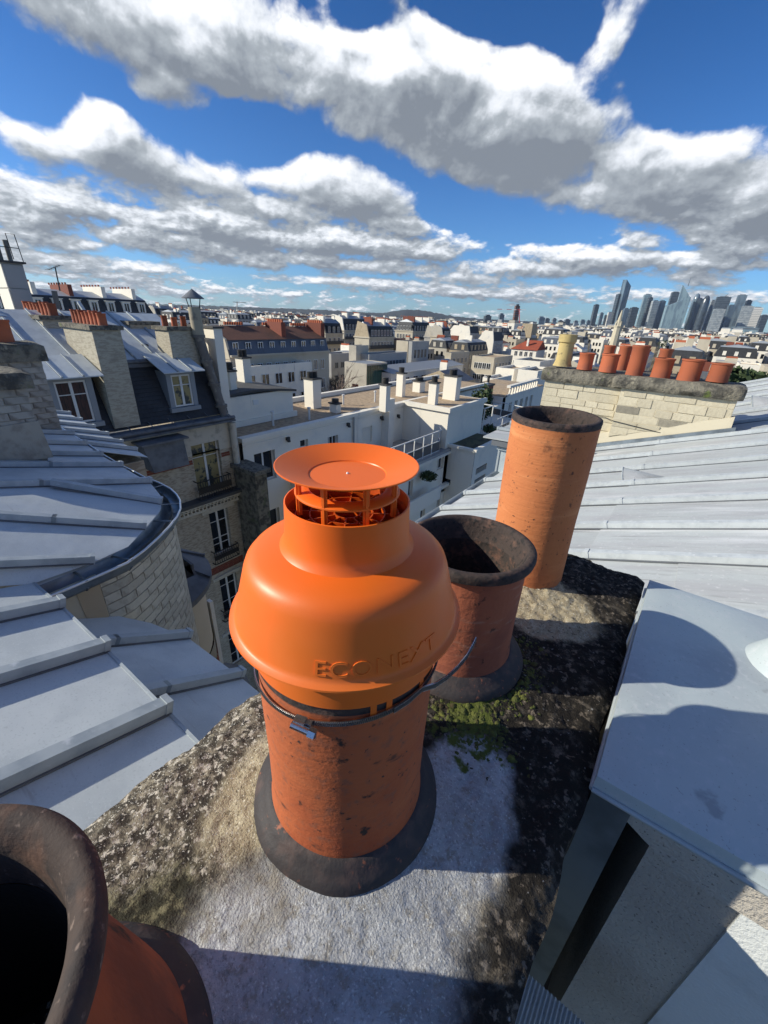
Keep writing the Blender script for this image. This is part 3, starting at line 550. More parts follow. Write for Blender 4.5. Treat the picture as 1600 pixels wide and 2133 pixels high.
obj('zinc_turned_edge', MB().tube([(.053, .586, -.729), (1.6, .586, -.722)], .005, 8).tube([(.053, .586, -.729), (.053, 1.338, -.729)], .005, 8), M['zinc_d'], fb, smooth=60)
obj('zinc_flashing_strip', MB().box(.062, .118, .60, .62, -1.5, -.735).box(.056, .062, .60, 1.33, -1.5, -.735), M['gutter'], fb)
obj('stucco_upper', MB().box(.165, 1.6, .625, 1.31, -1.9, -.74).prism([(.10, .606, -.735), (1.6, .606, -.735), (1.6, .606, -.80), (.21, .606, -.83), (.15, .606, -.80), (.10, .606, -.77)], (0, .03, 0)), M['stucco'], fb)
M['recess_shade'] = mat('shade_toned_masonry', (0.05, 0.036, 0.028), .95, bumps=[(30, 4, .6, .01)])  # shade of the deep recess put into the dark colour
obj('recess_masonry', MB().box(.064, 1.6, .90, 1.30, -3.2, -.76), M['recess_shade'], fb)
obj('sunlit_toned_facing', MB().box(.300, 1.6, .619, .628, -1.9, -.80), M['sunlit_tone'], fb)  # added pale sheet painting the sunlit part of the stucco wall
obj('stucco_lower', MB().box(.296, 1.6, .63, 1.30, -2.4, -1.902), M['stucco'], fb)
# conical zinc flue sleeve
sl_ = thing('flue_sleeve', 'pale zinc cone and pipe standing on the zinc covered block at the right edge', 'flue pipe', (.372, 1.115, -.685))
c = (.372, 1.115, -.69)
obj('cone', MB().lathe([(.106, 0), (.102, .006), (.060, .072), (.056, .078)], c, 40, jit=.02), M['zinc_cap'], sl_, smooth=30)
obj('pipe', MB().lathe([(.050, .07), (.050, .40), (.046, .40), (.046, .1)], c, 40), M['zinc_cap'], sl_, smooth=40)
obj('sealing_band', MB().lathe([(.056, .074), (.060, .080), (.060, .092), (.054, .097), (.050, .097)], c, 40, jit=.05), M['soot'], sl_, smooth=40)
# ribbed sheet low down
b = MB(); n = 54
vs = []; fs = []
for i in range(n+1):
    x = .060+.20*i/n; z = -1.16+(.0030 if i % 2 else -.0030)-.03*(x-.06)
    vs += [(x, .10, z-.06), (x, .47+.02*(x-.06), z)]
for i in range(n): fs.append((2*i, 2*i+2, 2*i+3, 2*i+1))
b.add(vs, fs)
rs = obj('ribbed_sheet', b, M['zinc'], None, org=(.16, .3, -1.16)); tag(rs, 'small ribbed grey metal sheet low between the cement slab and the stucco block', 'metal sheet')
M['zinc_b'] = mat('pale_zinc_batten', (0.50, 0.53, 0.54), 0.5, layers=[(8, 4, (0.36, 0.39, 0.41), .4, .7), (30, 3, (0.66, 0.68, 0.68), .6, .8)], bumps=[(20, 3, .4, .004)], orand=.06)
# ================= own roofs on the left =================
def quadsheet(name, pts, m, parent, th=.006, smooth=None): return obj(name, MB().poly(pts, th), m, parent, smooth)
def batten(parent, a, b_, w=.045, h=.045, m='zinc_d', cap=True):
    a = np.array(a, float); b_ = np.array(b_, float); d = b_-a; n = np.cross(d, np.cross(np.array([0, 0, 1.]), d)); n = n/np.linalg.norm(n)
    if n[2] < 0: n = -n
    mb = MB().bar(a+n*h/2, b_+n*h/2, w, h, up=n)
    if cap: L_ = d/np.linalg.norm(d); mb.bar(b_-L_*.02+n*h*.55, b_+L_*.006+n*h*.55, w*1.14, h*1.12, up=n)
    mb.bar(a+n*.004, b_+n*.004, w+.016, .008, up=n, mi=1)
    return obj('batten', mb, [M[m], M['zinc_old']], parent, org=tuple((a+b_)/2))
def clip_ring(parent, a, b_, t, w=.052, h=.05):
    a = np.array(a, float); b_ = np.array(b_, float); d = (b_-a); L_ = d/np.linalg.norm(d); n = np.cross(d, np.cross(np.array([0, 0, 1.]), d)); n = n/np.linalg.norm(n)
    c = a+d*t; return obj('joint_clip', MB().bar(c-L_*.012+n*h/2, c+L_*.012+n*h/2, w, h, up=n), M['gutter'], parent, org=tuple(c))
rl = thing('zinc_roof', 'light grey zinc roof with raised battens, sloping away below the near left pot', 'roof', (-1.8, 0, -1.4))
LZ = lambda y: -1.35-.277*y
bx = [-.80, -1.345, -1.885, -2.39, -2.74]; ye = [.432, .432, .430, .42, .40]; YS = -2.2
for i in range(len(bx)-1):
    a, b_ = bx[i], bx[i+1]
    quadsheet('zinc_panel', [(a, ye[i], LZ(ye[i])), (b_, ye[i+1], LZ(ye[i+1])), (b_, YS, LZ(YS)), (a, YS, LZ(YS))], M['zinc'], rl)
    obj('folded_edge', MB().bar((a, ye[i]+.003, LZ(ye[i])-.006), (b_, ye[i+1]+.003, LZ(ye[i+1])-.006), .012, .022), M['zinc_d'], rl)
quadsheet('zinc_panel', [(-.57, .432, LZ(.432)), (-.80, .432, LZ(.432)), (-.80, YS, LZ(YS)), (-.57, YS, LZ(YS))], M['zinc'], rl)
for i in (1, 2, 3): batten(rl, (bx[i], YS, LZ(YS)+.001), (bx[i], ye[i]+.006, LZ(ye[i]+.006)+.001), w=.05, h=.055)
obj('zinc_upstand', MB().box(-.57, -.574, -2, .44, -1.55, -1.12), M['zinc_d'], rl)
obj('wall_under_edge', MB().prism([(-.56, .40, -1.49), (-2.7, .40, -1.49), (-2.7, .40, -1.95), (-.56, .40, -1.95)], (0, -.1, 0)), M['gutter'], rl)
ll = thing('zinc_roof', 'darker steep zinc roof strip one step below the light grey roof, left of the pot row', 'roof', (-2, .75, -1.9))
LZ2 = lambda y: -1.75-.58*(y-.5)
eY = [(.995, -1.40), (1.005, -1.758), (.985, -2.307), (.89, -2.60), (.60, -2.86)]
lx = [-.58, -1.20, -1.758, -2.307, -2.86]; ly = [.995, .995, 1.005, .985, .60]
for i in range(4):
    pts = [(lx[i], .38, LZ2(.38)), (lx[i], ly[i], LZ2(ly[i]))]
    if i == 3: pts = [(lx[i], .38, LZ2(.38)), (lx[i], ly[i], LZ2(ly[i])), (-2.56, .87, LZ2(.87)), (-2.80, .62, LZ2(.62)), (-2.86, .38, LZ2(.38))]
    else: pts += [(lx[i+1], ly[i+1], LZ2(ly[i+1])), (lx[i+1], .38, LZ2(.38))]
    quadsheet('zinc_panel', pts, M['zinc'], ll)
for i in (2, 3): a_, b_ = (lx[i], .38, LZ2(.38)+.001), (lx[i], ly[i]+.006, LZ2(ly[i])); batten(ll, a_, b_, w=.05, h=.05); clip_ring(ll, a_, b_, .32)
obj('wall_under_edge', MB().prism([(-.58, .97, -2.06), (-2.28, .97, -2.06), (-2.28, .97, -4.6), (-.58, .97, -4.6)], (0, -.1, 0)), M['render'], ll)
# --- rounded wing with gutter ---
rw = thing('zinc_roof', 'zinc roof of the rounded wing with radiating battens inside a curved gutter', 'roof', (-3.2, 1, -1.4))
gout = [pz(x, y, -1.5) for x, y in [(93, 1247), (160, 1219), (224, 1191), (266, 1172), (300, 1147), (329, 1121), (352, 1098), (369, 1076), (376, 1060), (375, 1042), (368, 1030), (355, 1018), (330, 1005), (301, 994), (277, 981), (252, 969), (220, 950), (189, 929)]]
gout = [np.array(q) for q in gout]; gout.append(gout[-1]+np.array([-3.5, .25, 0]))
def offs(poly, d):
    out = []
    for i, q in enumerate(poly):
        t = poly[min(i+1, len(poly)-1)]-poly[max(0, i-1)]; t = t/np.linalg.norm(t); n = np.array([-t[1], t[0], 0]); out.append(q+n*d)   # to the left of travel: inwards
    return out
gin = offs(gout, .14)
gt = thing('roof_gutter', 'curved grey zinc gutter with a bright rolled lip round the wing roof', 'gutter', (-2.8, 1.1, -1.5))
def sweep(poly, prof, name, m, parent, smooth=50):      # profile (inward offset, z)
    rows = [offs(poly, o) for o, z in prof]; vs = []; fs = []; k = len(prof)
    for i in range(len(poly)):
        for j in range(k): q = rows[j][i].copy(); q[2] = prof[j][1]; vs.append(q)
    for i in range(len(poly)-1):
        for j in range(k-1): fs.append((i*k+j, (i+1)*k+j, (i+1)*k+j+1, i*k+j+1))
    b = MB(); b.add(vs, fs); return obj(name, b, m, parent, smooth)
sweep(gout, [(0, -1.50), (.004, -1.545), (.025, -1.575), (.065, -1.585), (.105, -1.575), (.128, -1.55), (.134, -1.50), (.145, -1.485)], 'trough', M['gutter'], gt)
obj('rolled_lip', MB().tube([q+np.array([0, 0, 0]) for q in gout], .009, 8), M['steelz'] if 'steelz' in M else M['zinc_d'], gt, smooth=60)
for i, f_ in ((1, .3), (3, .2), (6, .5), (8, .6), (11, .5), (14, .4)):
    q = gout[i]+(gout[i+1]-gout[i])*f_; t = gout[i+1]-gout[i]; t = t/np.linalg.norm(t); n = np.array([-t[1], t[0], 0])
    obj('gutter_bracket', MB().bar(q-n*.008+np.array([0, 0, .004]), q+n*.145+np.array([0, 0, .010]), .014, .004), M['gutter'], gt, org=tuple(q))
    obj('gutter_joint', MB().tube([q+n*.006+np.array([0, 0, -.05]), q+n*.03+np.array([0, 0, -.079]), q+n*.07+np.array([0, 0, -.086]), q+n*.11+np.array([0, 0, -.078])], .007, 6), M['gutter'], gt, org=tuple(q))
# roof panels between radiating battens: outer end, uphill end
ends = [((-2.735, .395, -1.462), (-3.8, -1.6, -1.08)), ((-2.700, .700, -1.450), (-3.45, -1.3, -.93)), ((-2.905, 1.115, -1.447), (-4.1, -1.1, -.76)), ((-3.73, 1.56, -1.443), (-3.69, -1.2, -.72)),
        ((-4.34, 1.585, -1.44), (-4.34, -1.2, -.74)), ((-4.82, 1.60, -1.44), (-4.82, -1.2, -.76)), ((-5.35, 1.65, -1.44), (-5.35, -1.2, -.76)), ((-5.9, 1.72, -1.44), (-5.9, -1.2, -.76)), ((-6.5, 1.75, -1.44), (-6.5, -1.2, -.76)), ((-7.1, 1.8, -1.44), (-7.1, -1.2, -.76)), ((-8.4, 1.85, -1.44), (-8.4, -1.2, -.76))]
edge_pts = {0: [], 1: [(-2.735, .92, -1.448)], 2: [(-3.10, 1.32, -1.446), (-3.32, 1.46, -1.445)], 3: [], }
for i in range(len(ends)-1):
    (a, a2), (c_, c2) = ends[i], ends[i+1]
    pts = [a]+edge_pts.get(i, [])+[c_, c2, a2]
    P_ = [np.array(q, float) for q in pts]; cen = sum(P_)/len(P_)
    b = MB(); 
    # subdivided fan so that the sheet can twist
    vs = [q for q in P_]; o = len(vs); A_, B_ = P_[0], P_[-1]; edge = P_[:-2]; m_ = len(edge); rows = 8; vs = []
    for k in range(rows+1):
        t = k/rows
        for j, q in enumerate(edge):
            top = np.array(a2, float)+(np.array(c2, float)-np.array(a2, float))*(j/(m_-1)); vs.append(q+(top-q)*t)
    fs = [(k*m_+j, k*m_+j+1, (k+1)*m_+j+1, (k+1)*m_+j) for k in range(rows) for j in range(m_-1)]
    b.add(vs, fs); obj('zinc_panel', b, M['zinc'], rw, smooth=30)
for i in (1, 2, 3, 4, 5, 6, 7, 8, 9):
    a, a2 = map(lambda q: np.array(q, float), ends[i]); batten(rw, a2, a, w=.045, h=.05); clip_ring(rw, a2, a, .72 if i % 2 else .8)
# apron between roof edge and gutter
sweep(gout, [(.138, -1.50), (.150, -1.47), (.19, -1.452), (.30, -1.43)], 'edge_flashing', M['zinc_d'], gt)
j0, j1 = np.array([-3.665, .84, -1.235]), np.array([-3.235, 1.40, -1.447]); batten(rw, j0+(j0-j1)*.0, j1, w=.045, h=.05)
# --- brick wall of the rounded wing ---
bw = thing('rounded_brick_wall', 'curved wall of large grey beige bricks under the zinc gutter', 'brick wall', (-3, 1, -2.6))
base = [q for q in offs(gout, .075)]
# resample the wall line
line = [base[0]]; acc_ = 0
def resample(poly, step):
    out = [poly[0].copy()]; rem = step
    for i in range(len(poly)-1):
        a, b_ = poly[i], poly[i+1]; l_ = np.linalg.norm(b_-a); pos = 0
        while l_-pos >= rem: pos += rem; out.append(a+(b_-a)*pos/l_); rem = step
        rem -= l_-pos
    return out
ln = resample(base, .0265)
ln = [q for q in ln][: int(3.6/.0265)]
b = MB(); z0_, z1_ = -5.2, -1.53; vs = []; fs = []
for q in ln: vs += [(q[0], q[1], z0_), (q[0], q[1], z1_)]
for i in range(len(ln)-1): fs.append((2*i, 2*i+1, 2*i+3, 2*i+2))
b.add(vs, fs); obj('mortar_bed', b, M['mortar'], bw, smooth=40)
n_ = 8; start = 11; row = 0; count = 0; z = -1.565
while z > -3.3 and count < 292:
    i = start+(0 if row % 2 else -4)
    while i+n_ < len(ln)-2 and i < 92 and count < 292:
        i0 = max(i, start); seg = [ln[k] for k in range(i0, i+n_)] 
        if len(seg) > 2:
            vs = []; 
            g = .0045
            for k, q in enumerate(seg):
                t = (seg[min(k+1, len(seg)-1)]-seg[max(k-1, 0)]); t = t/np.linalg.norm(t); n = np.array([t[1], -t[0], 0])
                if k == 0: q = q+t*g
                if k == len(seg)-1: q = q+t*(.0265-g)
                pr = .006+rnd.uniform(-.001, .001)
                vs += [(*(q+n*pr)[:2], z), (*(q+n*pr)[:2], z-.062), (*q[:2], z+.0), (*q[:2], z-.062)]
            fs = []; m_ = len(seg)
            for k in range(m_-1): fs += [(4*k+1, 4*k+5, 4*k+4, 4*k), (4*k, 4*k+4, 4*k+6, 4*k+2), (4*k+3, 4*k+7, 4*k+5, 4*k+1)]
            fs += [(0, 2, 3, 1), (4*m_-4, 4*m_-3, 4*m_-1, 4*m_-2)]
            b = MB(); b.add(vs, fs); obj('brick', b, M['brick_y'], bw, org=tuple(seg[0][:2])+(z,)); count += 1
        i += n_
    z -= .070; row += 1
q0, q1 = base[0], ln[11]; t = (q1-q0)/np.linalg.norm(q1-q0); n = np.array([t[1], -t[0], 0])
obj('rendered_corner', MB().prism([(*(q0-t*.3+n*.008)[:2], -1.53), (*(q1+n*.008)[:2], -1.53), (*(q1+n*.008)[:2], -3), (*(q0-t*.3+n*.008)[:2], -3)], n*-.02), M['render'], bw)
obj('rendered_patch', MB().prism([(*(q0+t*.16+n*.012)[:2], -1.56), (*(q1+n*.012)[:2], -1.56), (*(q1-t*.02+n*.012)[:2], -3), (*(q0+t*.22+n*.012)[:2], -3)], n*-.006), M['tan'], bw)
# --- second roof strip behind the gutter ---
r3 = thing('zinc_roof', 'narrow zinc roof strips beyond the curved gutter, in front of the dark dormer', 'roof', (-6, 2, -1.7))
xs_ = [-5.26, -5.62, -6.10, -6.64, -7.2, -7.8, -8.4]
for i in range(len(xs_)-1):
    a, b_ = xs_[i], xs_[i+1]; ya = 2.238+(-5.26-a)*.08; yb = 2.238+(-5.26-b_)*.08
    pts = [(a, ya, -1.70), (b_, yb, -1.70), (b_, 1.70, -1.50), (a, 1.70, -1.50)]
    quadsheet('zinc_panel', pts, M['zinc'], r3); batten(r3, (b_, 1.7, -1.5), (b_, yb, -1.7), w=.05, h=.045)
obj('wall_below', MB().box(-5.3, -8.4, 1.7, 2.2, -6, -1.74), M['brickwall'], r3)
# ================= brick chimneys on the left =================
def small_pot_mesh(r, h, m, flare=.06, seg=20):
    b = MB(); pr = [(r*1.03, 0), (r, h*.1), (r*.97, h*.5), (r*.98, h*.9), (r*(1+flare), h*.93), (r*(1+flare), h), (r*.88, h), (r*.86, h*.75), (.001, h*.7)]
    b.lathe(pr, (0, 0, 0), seg); return mesh_of('clay_pot', b, m, 50)
M['pot_in'] = M['soot_in']
PM = {}
def clay_pot(loc, r, h, label, group=None, seg=20, m='pots', cat='chimney pot', parent=None):
    k = (round(r, 3), round(h, 3), m, seg)
    if k not in PM: PM[k] = small_pot_mesh(r, h, M[m], seg=seg)
    o = inst('chimney_pot', PM[k], loc, parent); 
    if not parent: tag(o, label, cat, group)
    return o
def brick_chimney(label, xf, y0, y1, zb, zt, depth, cop, rows, bl, bh, m='brick_g', proj=.05, ragged=0):
    t = thing('brick_chimney', label, 'chimney', (xf-depth/2, (y0+y1)/2, zb))
    obj('mortar_core', MB().box(xf-.008, xf-depth, y0+.006, y1-.006, zb, zt), M['mortar'], t)
    z = zt-.004; r_ = 0; me = {}
    while z-bh > zb and r_ < rows:
        y = y0-(bl/2 if r_ % 2 else 0)
        while y < y1-.01:
            a, b_ = max(y, y0)+.004, min(y+bl, y1)-.004
            if b_-a > .02:
                pr = rnd.uniform(-.003, .003); k = round(b_-a, 3)
                if k not in me: me[k] = mesh_of('brick', MB().box(0, -.06, 0, k, 0, -bh+.008), M[m])
                inst('brick', me[k], (xf+pr, a, z), t)
            y += bl
        z -= bh; r_ += 1
    # coping: broken edged slab
    b = MB(); nn = 22; vs = []; fs = []
    x0_, x1_ = xf-depth-proj, xf+proj; Y0_, Y1_ = y0-proj, y1+proj
    for i in range(nn+1):
        y = Y0_+(Y1_-Y0_)*i/nn; j = lambda s: .012*noise.noise(Vector((y*6, s, zt)))
        e = .02*((i in (0, nn)))
        vs += [(x1_+j(1)*1.5, y, zt), (x1_+.008+j(2)*1.5, y, zt+cop*.5), (x1_-.02+j(3), y, zt+cop-e), ((x0_+x1_)/2, y, zt+cop*1.15-e+j(4)), (x0_+.02, y, zt+cop-e), (x0_, y, zt)]
    for i in range(nn):
        for k in range(6): fs.append((i*6+k, (i+1)*6+k, (i+1)*6+(k+1)%6, i*6+(k+1)%6))
    fs += [tuple(range(6)), tuple(nn*6+k for k in range(6))[::-1]]
    b.add(vs, fs); obj('coping', b, M['coping'], t, smooth=50)
    return t
brick_chimney('weathered brick chimney with a mossy coping and two pots, at the left edge', -6, .35, 1.655, -2.0, -.60, .55, .175, 22, .20, .063)
brick_chimney('nearer brick chimney with a broken black coping at the left edge', -4.5, .05, 1.075, -1.35, -.655, .5, .125, 10, .19, .062)
obj('cement_fillet', MB().prism([(-4.49, .05, -.96), (-4.49, 1.085, -.93), (-4.44, 1.10, -1.25), (-4.44, .05, -1.2)], (-.3, 0, 0)), M['mortar'], bpy.data.objects['brick_chimney.001'])
clay_pot((-6.22, 1.42, -.43), .105, .24, 'red clay pot under the star shaped metal cowl on the left brick chimney', seg=24)
clay_pot((-6.22, 1.08, -.43), .12, .25, 'red clay pot at the left edge, beside the one with the star cowl', seg=24)
ck = thing('metal_cowl', 'small star shaped grey metal cowl on the pot of the left brick chimney', 'chimney cowl', (-6.22, 1.42, -.19))
obj('hood', MB().lathe([(.001, .085), (.10, .045), (.12, .035), (.10, .03), (.001, .06)], (-6.22, 1.42, -.19), 8), M['zinc_d'], ck)
obj('stem', MB().tube([(-6.22, 1.42, -.21), (-6.22, 1.42, -.12)], .035, 8), M['zinc_old'], ck)
# ================= right zinc roof =================
rr = thing('zinc_roof', 'wide bright zinc roof with many raised battens filling the right side', 'roof', (0, 4, -1.3))
RT = .3443; RZ = lambda x: -1.25+RT*x
ys_ = [1.345, 1.44, 2.02, 2.60, 3.13, 3.70, 4.27, 4.85, 5.47, 6.12, 6.9, 7.7, 8.5, 9.3, 10.1, 10.9, 11.7]
XE = -1.85
for i in range(len(ys_)-1):
    a, b_ = ys_[i], ys_[i+1]; jx = [-.25, .70, 2.1][:3]
    xe = XE if a > 2.55 else -.5
    cuts = [xe, -.30+.012*i if i > 2 else .2, 1.55, 3.6]
    for k in range(3): 
        dz = .005*k
        x0_, x1_ = cuts[k], cuts[k+1]
        if x1_ <= .04 and b_ < 1.5 and k == 0: pass
        quadsheet('zinc_panel', [(x0_, a, RZ(x0_)+dz), (x1_, a, RZ(x1_)+dz), (x1_, b_, RZ(x1_)+dz), (x0_, b_, RZ(x0_)+dz)], M['zincx'], rr, th=.004)
    y = b_
    s = -.62 if y < 6.3 else XE
    x2 = -.30+.012*i+.02
    for (p_, q_) in ((3.6, 1.52), (1.52, x2), (x2, (XE if b_ > 2.55 else -.5)-.01)):
        batten(rr, (p_, y, RZ(p_)+.004), (q_, y, RZ(q_)+.004), w=.055, h=.045, m='zinc_b')
obj('eave_gutter', MB().tube([(XE-.05, 2.6, RZ(XE)-.05), (XE-.05, 11.7, RZ(XE)-.05)], .06, 8), M['gutter'], rr, smooth=60)
obj('cornice_wall', MB().box(XE+.1, 3.5, 2.6, 11.6, -9, RZ(XE)-.16).box(XE-.02, XE+.2, 2.6, 11.6, RZ(XE)-.16, RZ(XE)-.02), M['cream'], rr)
obj('ridge_strip', MB().bar((3.6, .2, RZ(3.6)+.02), (3.6, 11.7, RZ(3.6)+.02), .2, .05), M['zinc_d'], rr)
def scoop(x, y, lab, s=1):
    z = RZ(x); u_ = np.array([1, 0, RT]); u_ = u_/np.linalg.norm(u_); n = np.array([-RT, 0, 1]); n = n/np.linalg.norm(n); w_ = np.array([0, 1., 0]); c = np.array([x, y, z+.006])
    t = thing('roof_vent', lab, 'roof vent', c); vs = []; k = 12
    for i in range(k+1):
        a = PI*i/k; vs.append(c+w_*math.cos(a)*.085*s+n*math.sin(a)*.11*s)
    apex = c+u_*.30*s; vs.append(apex); vs.append(c+u_*.03*s-n*.002)
    b = MB(); b.add(vs, [(i, i+1, k+1) for i in range(k)]); obj('hood', b, M['zincx'], t, smooth=70)
    obj('opening_rim', MB().tube([c+w_*math.cos(PI*i/k)*.087*s+n*math.sin(PI*i/k)*.112*s for i in range(k+1)], .004, 6), M['zinc_d'], t, smooth=60)
nR = (-RT, 0, 1)
def plr(x, y): d = ray(x, y); return d*(-1.25)/(d@np.array(nR))
q = plr(1300, 1000); scoop(q[0], q[1], 'small half cone zinc vent on the bright roof, right of the tall clay pot', 1.1)
q = plr(1566, 846); scoop(q[0], q[1], 'half cone zinc vent on the far strip of roof beside the stone chimney', 1.4)
# small dormer left of the tall pot
dq = plr(1029, 985); dm = thing('zinc_dormer', 'small zinc sided dormer with a bracketed eave, seen left of the tall clay pot', 'dormer', (dq[0], dq[1], dq[2]))
dy = dq[1]; dxl = dq[0]+.02; zt_ = py(1034, 932, dy)[2]
e0 = py(1008, 908, dy-.1); 
dh = min((zt_-RZ(dxl))/RT+.1, px(1, 1, 1)[0]*0+max(.3, py(1165, 932, dy)[0]-dxl))
obj('cheek', MB().prism([(dxl, dy, RZ(dxl)-.1), (dxl, dy, zt_), (dxl+dh, dy, zt_), (dxl+dh, dy, zt_-.1)], (0, .9, 0)), M['zinc_cap'], dm)
obj('corner_trim', MB().box(dxl-.01, dxl+.015, dy-.012, dy+.01, RZ(dxl), zt_), M['zinc_d'], dm)
ez = e0[2]
for i in range(3):
    y0_ = dy-.12+.5*i; quadsheet('zinc_panel', [(e0[0], y0_, ez), (e0[0]+dh+.25, y0_, ez+.03), (e0[0]+dh+.25, y0_+.5, ez+.03), (e0[0], y0_+.5, ez)], M['zincx'], dm, th=.02)
    batten(dm, (e0[0]+dh+.25, y0_+.5, ez+.03), (e0[0], y0_+.5, ez), w=.05, h=.045)
for i, (dz, o) in enumerate(((.0, .10), (.05, .15), (.10, .19))):
    obj('eave_bracket', MB().box(dxl-.02, dxl+.12-.0*i, dy-.02-o*.2, dy+.05, ez-.16+dz*.9, ez-.125+dz*.9), M['zinc_cap'], dm)
obj('eave_soffit', MB().box(e0[0]+.12, dxl+dh-.2, dy-.1, dy+.05, ez-.10, ez-.025), M['zinc_old'], dm)
# ================= stone chimney on the right roof =================
sc = thing('stone_chimney', 'wide cream stone chimney with a lichened coping and a row of seven pots', 'chimney', (-.7, 6.5, -1.6))
def stone_wall(x0, x1, yf, zt, zbf, dpt):
    obj('mortar_core', MB().prism([(x0, yf+.008, zt), (x1, yf+.008, zt), (x1, yf+.008, zbf(x1)), (x0, yf+.008, zbf(x0))], (0, dpt, 0)), M['stone'], sc)
    z = zt-.005; r_ = 0
    while z > -2.0:
        h = rnd.choice((.085, .10, .115)); x = x0-(rnd.uniform(0, .2))
        while x < x1:
            w = rnd.uniform(.15, .34); a, b_ = max(x, x0)+.005, min(x+w, x1)-.005
            if b_-a > .05 and z-h > zbf((a+b_)/2)-.06 and rnd.random() > .06:
                pr = rnd.uniform(.002, .012)
                obj('stone', MB().box(a, b_, yf-pr+.008, yf+.03, z-h+.010, z), M['stone'] if rnd.random() > .17 else M['stoneg'], sc, org=(a, yf, z))
            x += w
        z -= h; r_ += 1
M['stoneg'] = mat('grey_weathered_stone', (0.30, 0.27, 0.21), 0.95, layers=[(8, 5, (0.22, 0.2, 0.16), .45, .7)], bumps=[(45, 4, .6, .006)], orand=.2)
zbf = lambda x: RZ(x)+.16
stone_wall(-1.80, -.78, 6.42, -.735, zbf, .42); stone_wall(-.78, .425, 6.30, -.715, zbf, .5)
def coping(x0, x1, y0, y1, z0, z1, seed, name='coping'):
    b = MB(); nn = 40; vs = []; fs = []
    for i in range(nn+1):
        x = x0+(x1-x0)*i/nn; j = lambda s: .022*noise.noise(Vector((x*5, s*3.1, seed)))+.012*noise.noise(Vector((x*16, s*3.1, seed)))
        e = .045 if i in (0, nn) else (.012 if i in (1, nn-1) else 0)
        vs += [(x, y0+.03+e, z0+j(1)*.5), (x, y0+j(2)+e, z0+.05), (x, y0+.01+j(3)+e, z1-.045+j(4)*.5), (x, y0+.055+e, z1-e*.4+j(5)*.4), (x, y1-.04-e, z1-e*.4+j(6)*.4), (x, y1, z1-.05), (x, y1, z0)]
    for i in range(nn):
        for k in range(7): fs.append((i*7+k, i*7+(k+1)%7, (i+1)*7+(k+1)%7, (i+1)*7+k))
    fs += [tuple(range(7))[::-1], tuple(nn*7+k for k in range(7))]
    b.add(vs, fs); return obj(name, b, M['coping'], sc, smooth=55)
coping(-1.86, -.80, 6.34, 6.92, -.735, -.565, 1); coping(-.90, .475, 6.22, 6.90, -.71, -.56, 7)
obj('cement_fillet', MB().prism([(-1.8, 6.27, RZ(-1.8)+.02), (.46, 6.20, RZ(.46)+.03), (.46, 6.29, RZ(.46)+.20), (-1.8, 6.41, RZ(-1.8)+.22)], (0, .12, 0)), M['render'], sc)
obj('zinc_flashing', MB().prism([(-1.9, 6.17, RZ(-1.9)+.01), (.50, 6.13, RZ(.50)+.01), (.50, 6.20, RZ(.50)+.085), (-1.9, 6.26, RZ(-1.9)+.085)], (0, .03, 0)), M['gutter'], sc)
wire = MB().tube([(-1.8, 6.40, -1.10), (-.9, 6.395, -1.13), (-.78, 6.285, -1.14), (.1, 6.28, -1.23), (.3, 6.28, -1.24)], .004, 5); obj('cable', wire, M['iron'], sc)
gp = 'pots in the row on the wide stone chimney'
def pot_at(xb, yb, Y, xt, yt, rpx, lab, m='pots', group=None):
    a = py(xb, yb, Y); t_ = py(xt, yt, Y); r_ = rpx*(a@CF)/FPX; return clay_pot((a[0], a[1], a[2]-.01), r_, t_[2]-a[2], lab, group, seg=28, m=m)
pot_at(1217, 768, 6.5, 1219, 733, 14.5, 'short orange clay pot standing next to the yellowish pot on the stone chimney', group=gp)
pot_at(1265, 773, 6.5, 1268, 735, 16.5, 'squat orange clay pot with flat rim, left of the tallest on the stone chimney', group=gp)
pot_at(1320, 781, 6.5, 1328, 717, 16.0, 'tallest orange clay pot in the middle of the stone chimney row', group=gp)
pot_at(1374, 787, 6.5, 1382, 744, 18.0, 'stout orange clay pot directly right of the tallest one on the stone chimney', group=gp)
pot_at(1432, 792, 6.5, 1440, 746, 20.0, 'broad orange clay pot with a chipped rim, second from the right on the stone chimney', group=gp)
pot_at(1493, 793, 6.5, 1501, 754, 19.0, 'wide red clay pot with shadow across its foot, rightmost on the stone chimney', group=gp)
yp = thing('chimney_pot', 'yellowish crown topped clay pot, leftmost on the stone chimney', 'chimney pot', py(1171, 762, 6.55), gp); c = np.array(py(1171, 762, 6.55)); M['ypot'] = mat('yellow_clay', (0.50, 0.38, 0.16), .9, layers=[(5, 5, (0.30, 0.24, 0.12), .45, .7), (12, 4, (0.12, 0.10, 0.06), .6, .75)], bumps=[(30, 4, .5, .004)])
sc_ = (c@CF)/FPX
obj('clay_body', MB().lathe([(19*sc_, 0), (17*sc_, 4*sc_), (15*sc_, 12*sc_), (14.5*sc_, 46*sc_)], c, 28, jit=.02), M['ypot'], yp, smooth=50)
obj('crown', MB().lathe([(14.5*sc_, 44*sc_), (17.5*sc_, 46*sc_), (17.5*sc_, 60*sc_), (13*sc_, 60*sc_), (13*sc_, 46*sc_)], c, 28), M['ypot'], yp, smooth=40)
s2 = thing('stone_chimney', 'grey stone chimney with four clay pots, half hidden behind the wide cream one', 'chimney', (-1, 8.6, -1.6))
a = py(1232, 748, 8.6); b_ = py(1405, 762, 8.6)
ob = obj('coping', MB().box(a[0], b_[0]+.05, 8.6, 9.1, -.90, -.70), M['coping'], s2); obj('masonry', MB().box(a[0]+.08, b_[0]-.03, 8.66, 9.05, -2.4, -.90), M['stoneg'], s2)
g2 = 'pots on the half hidden stone chimney'
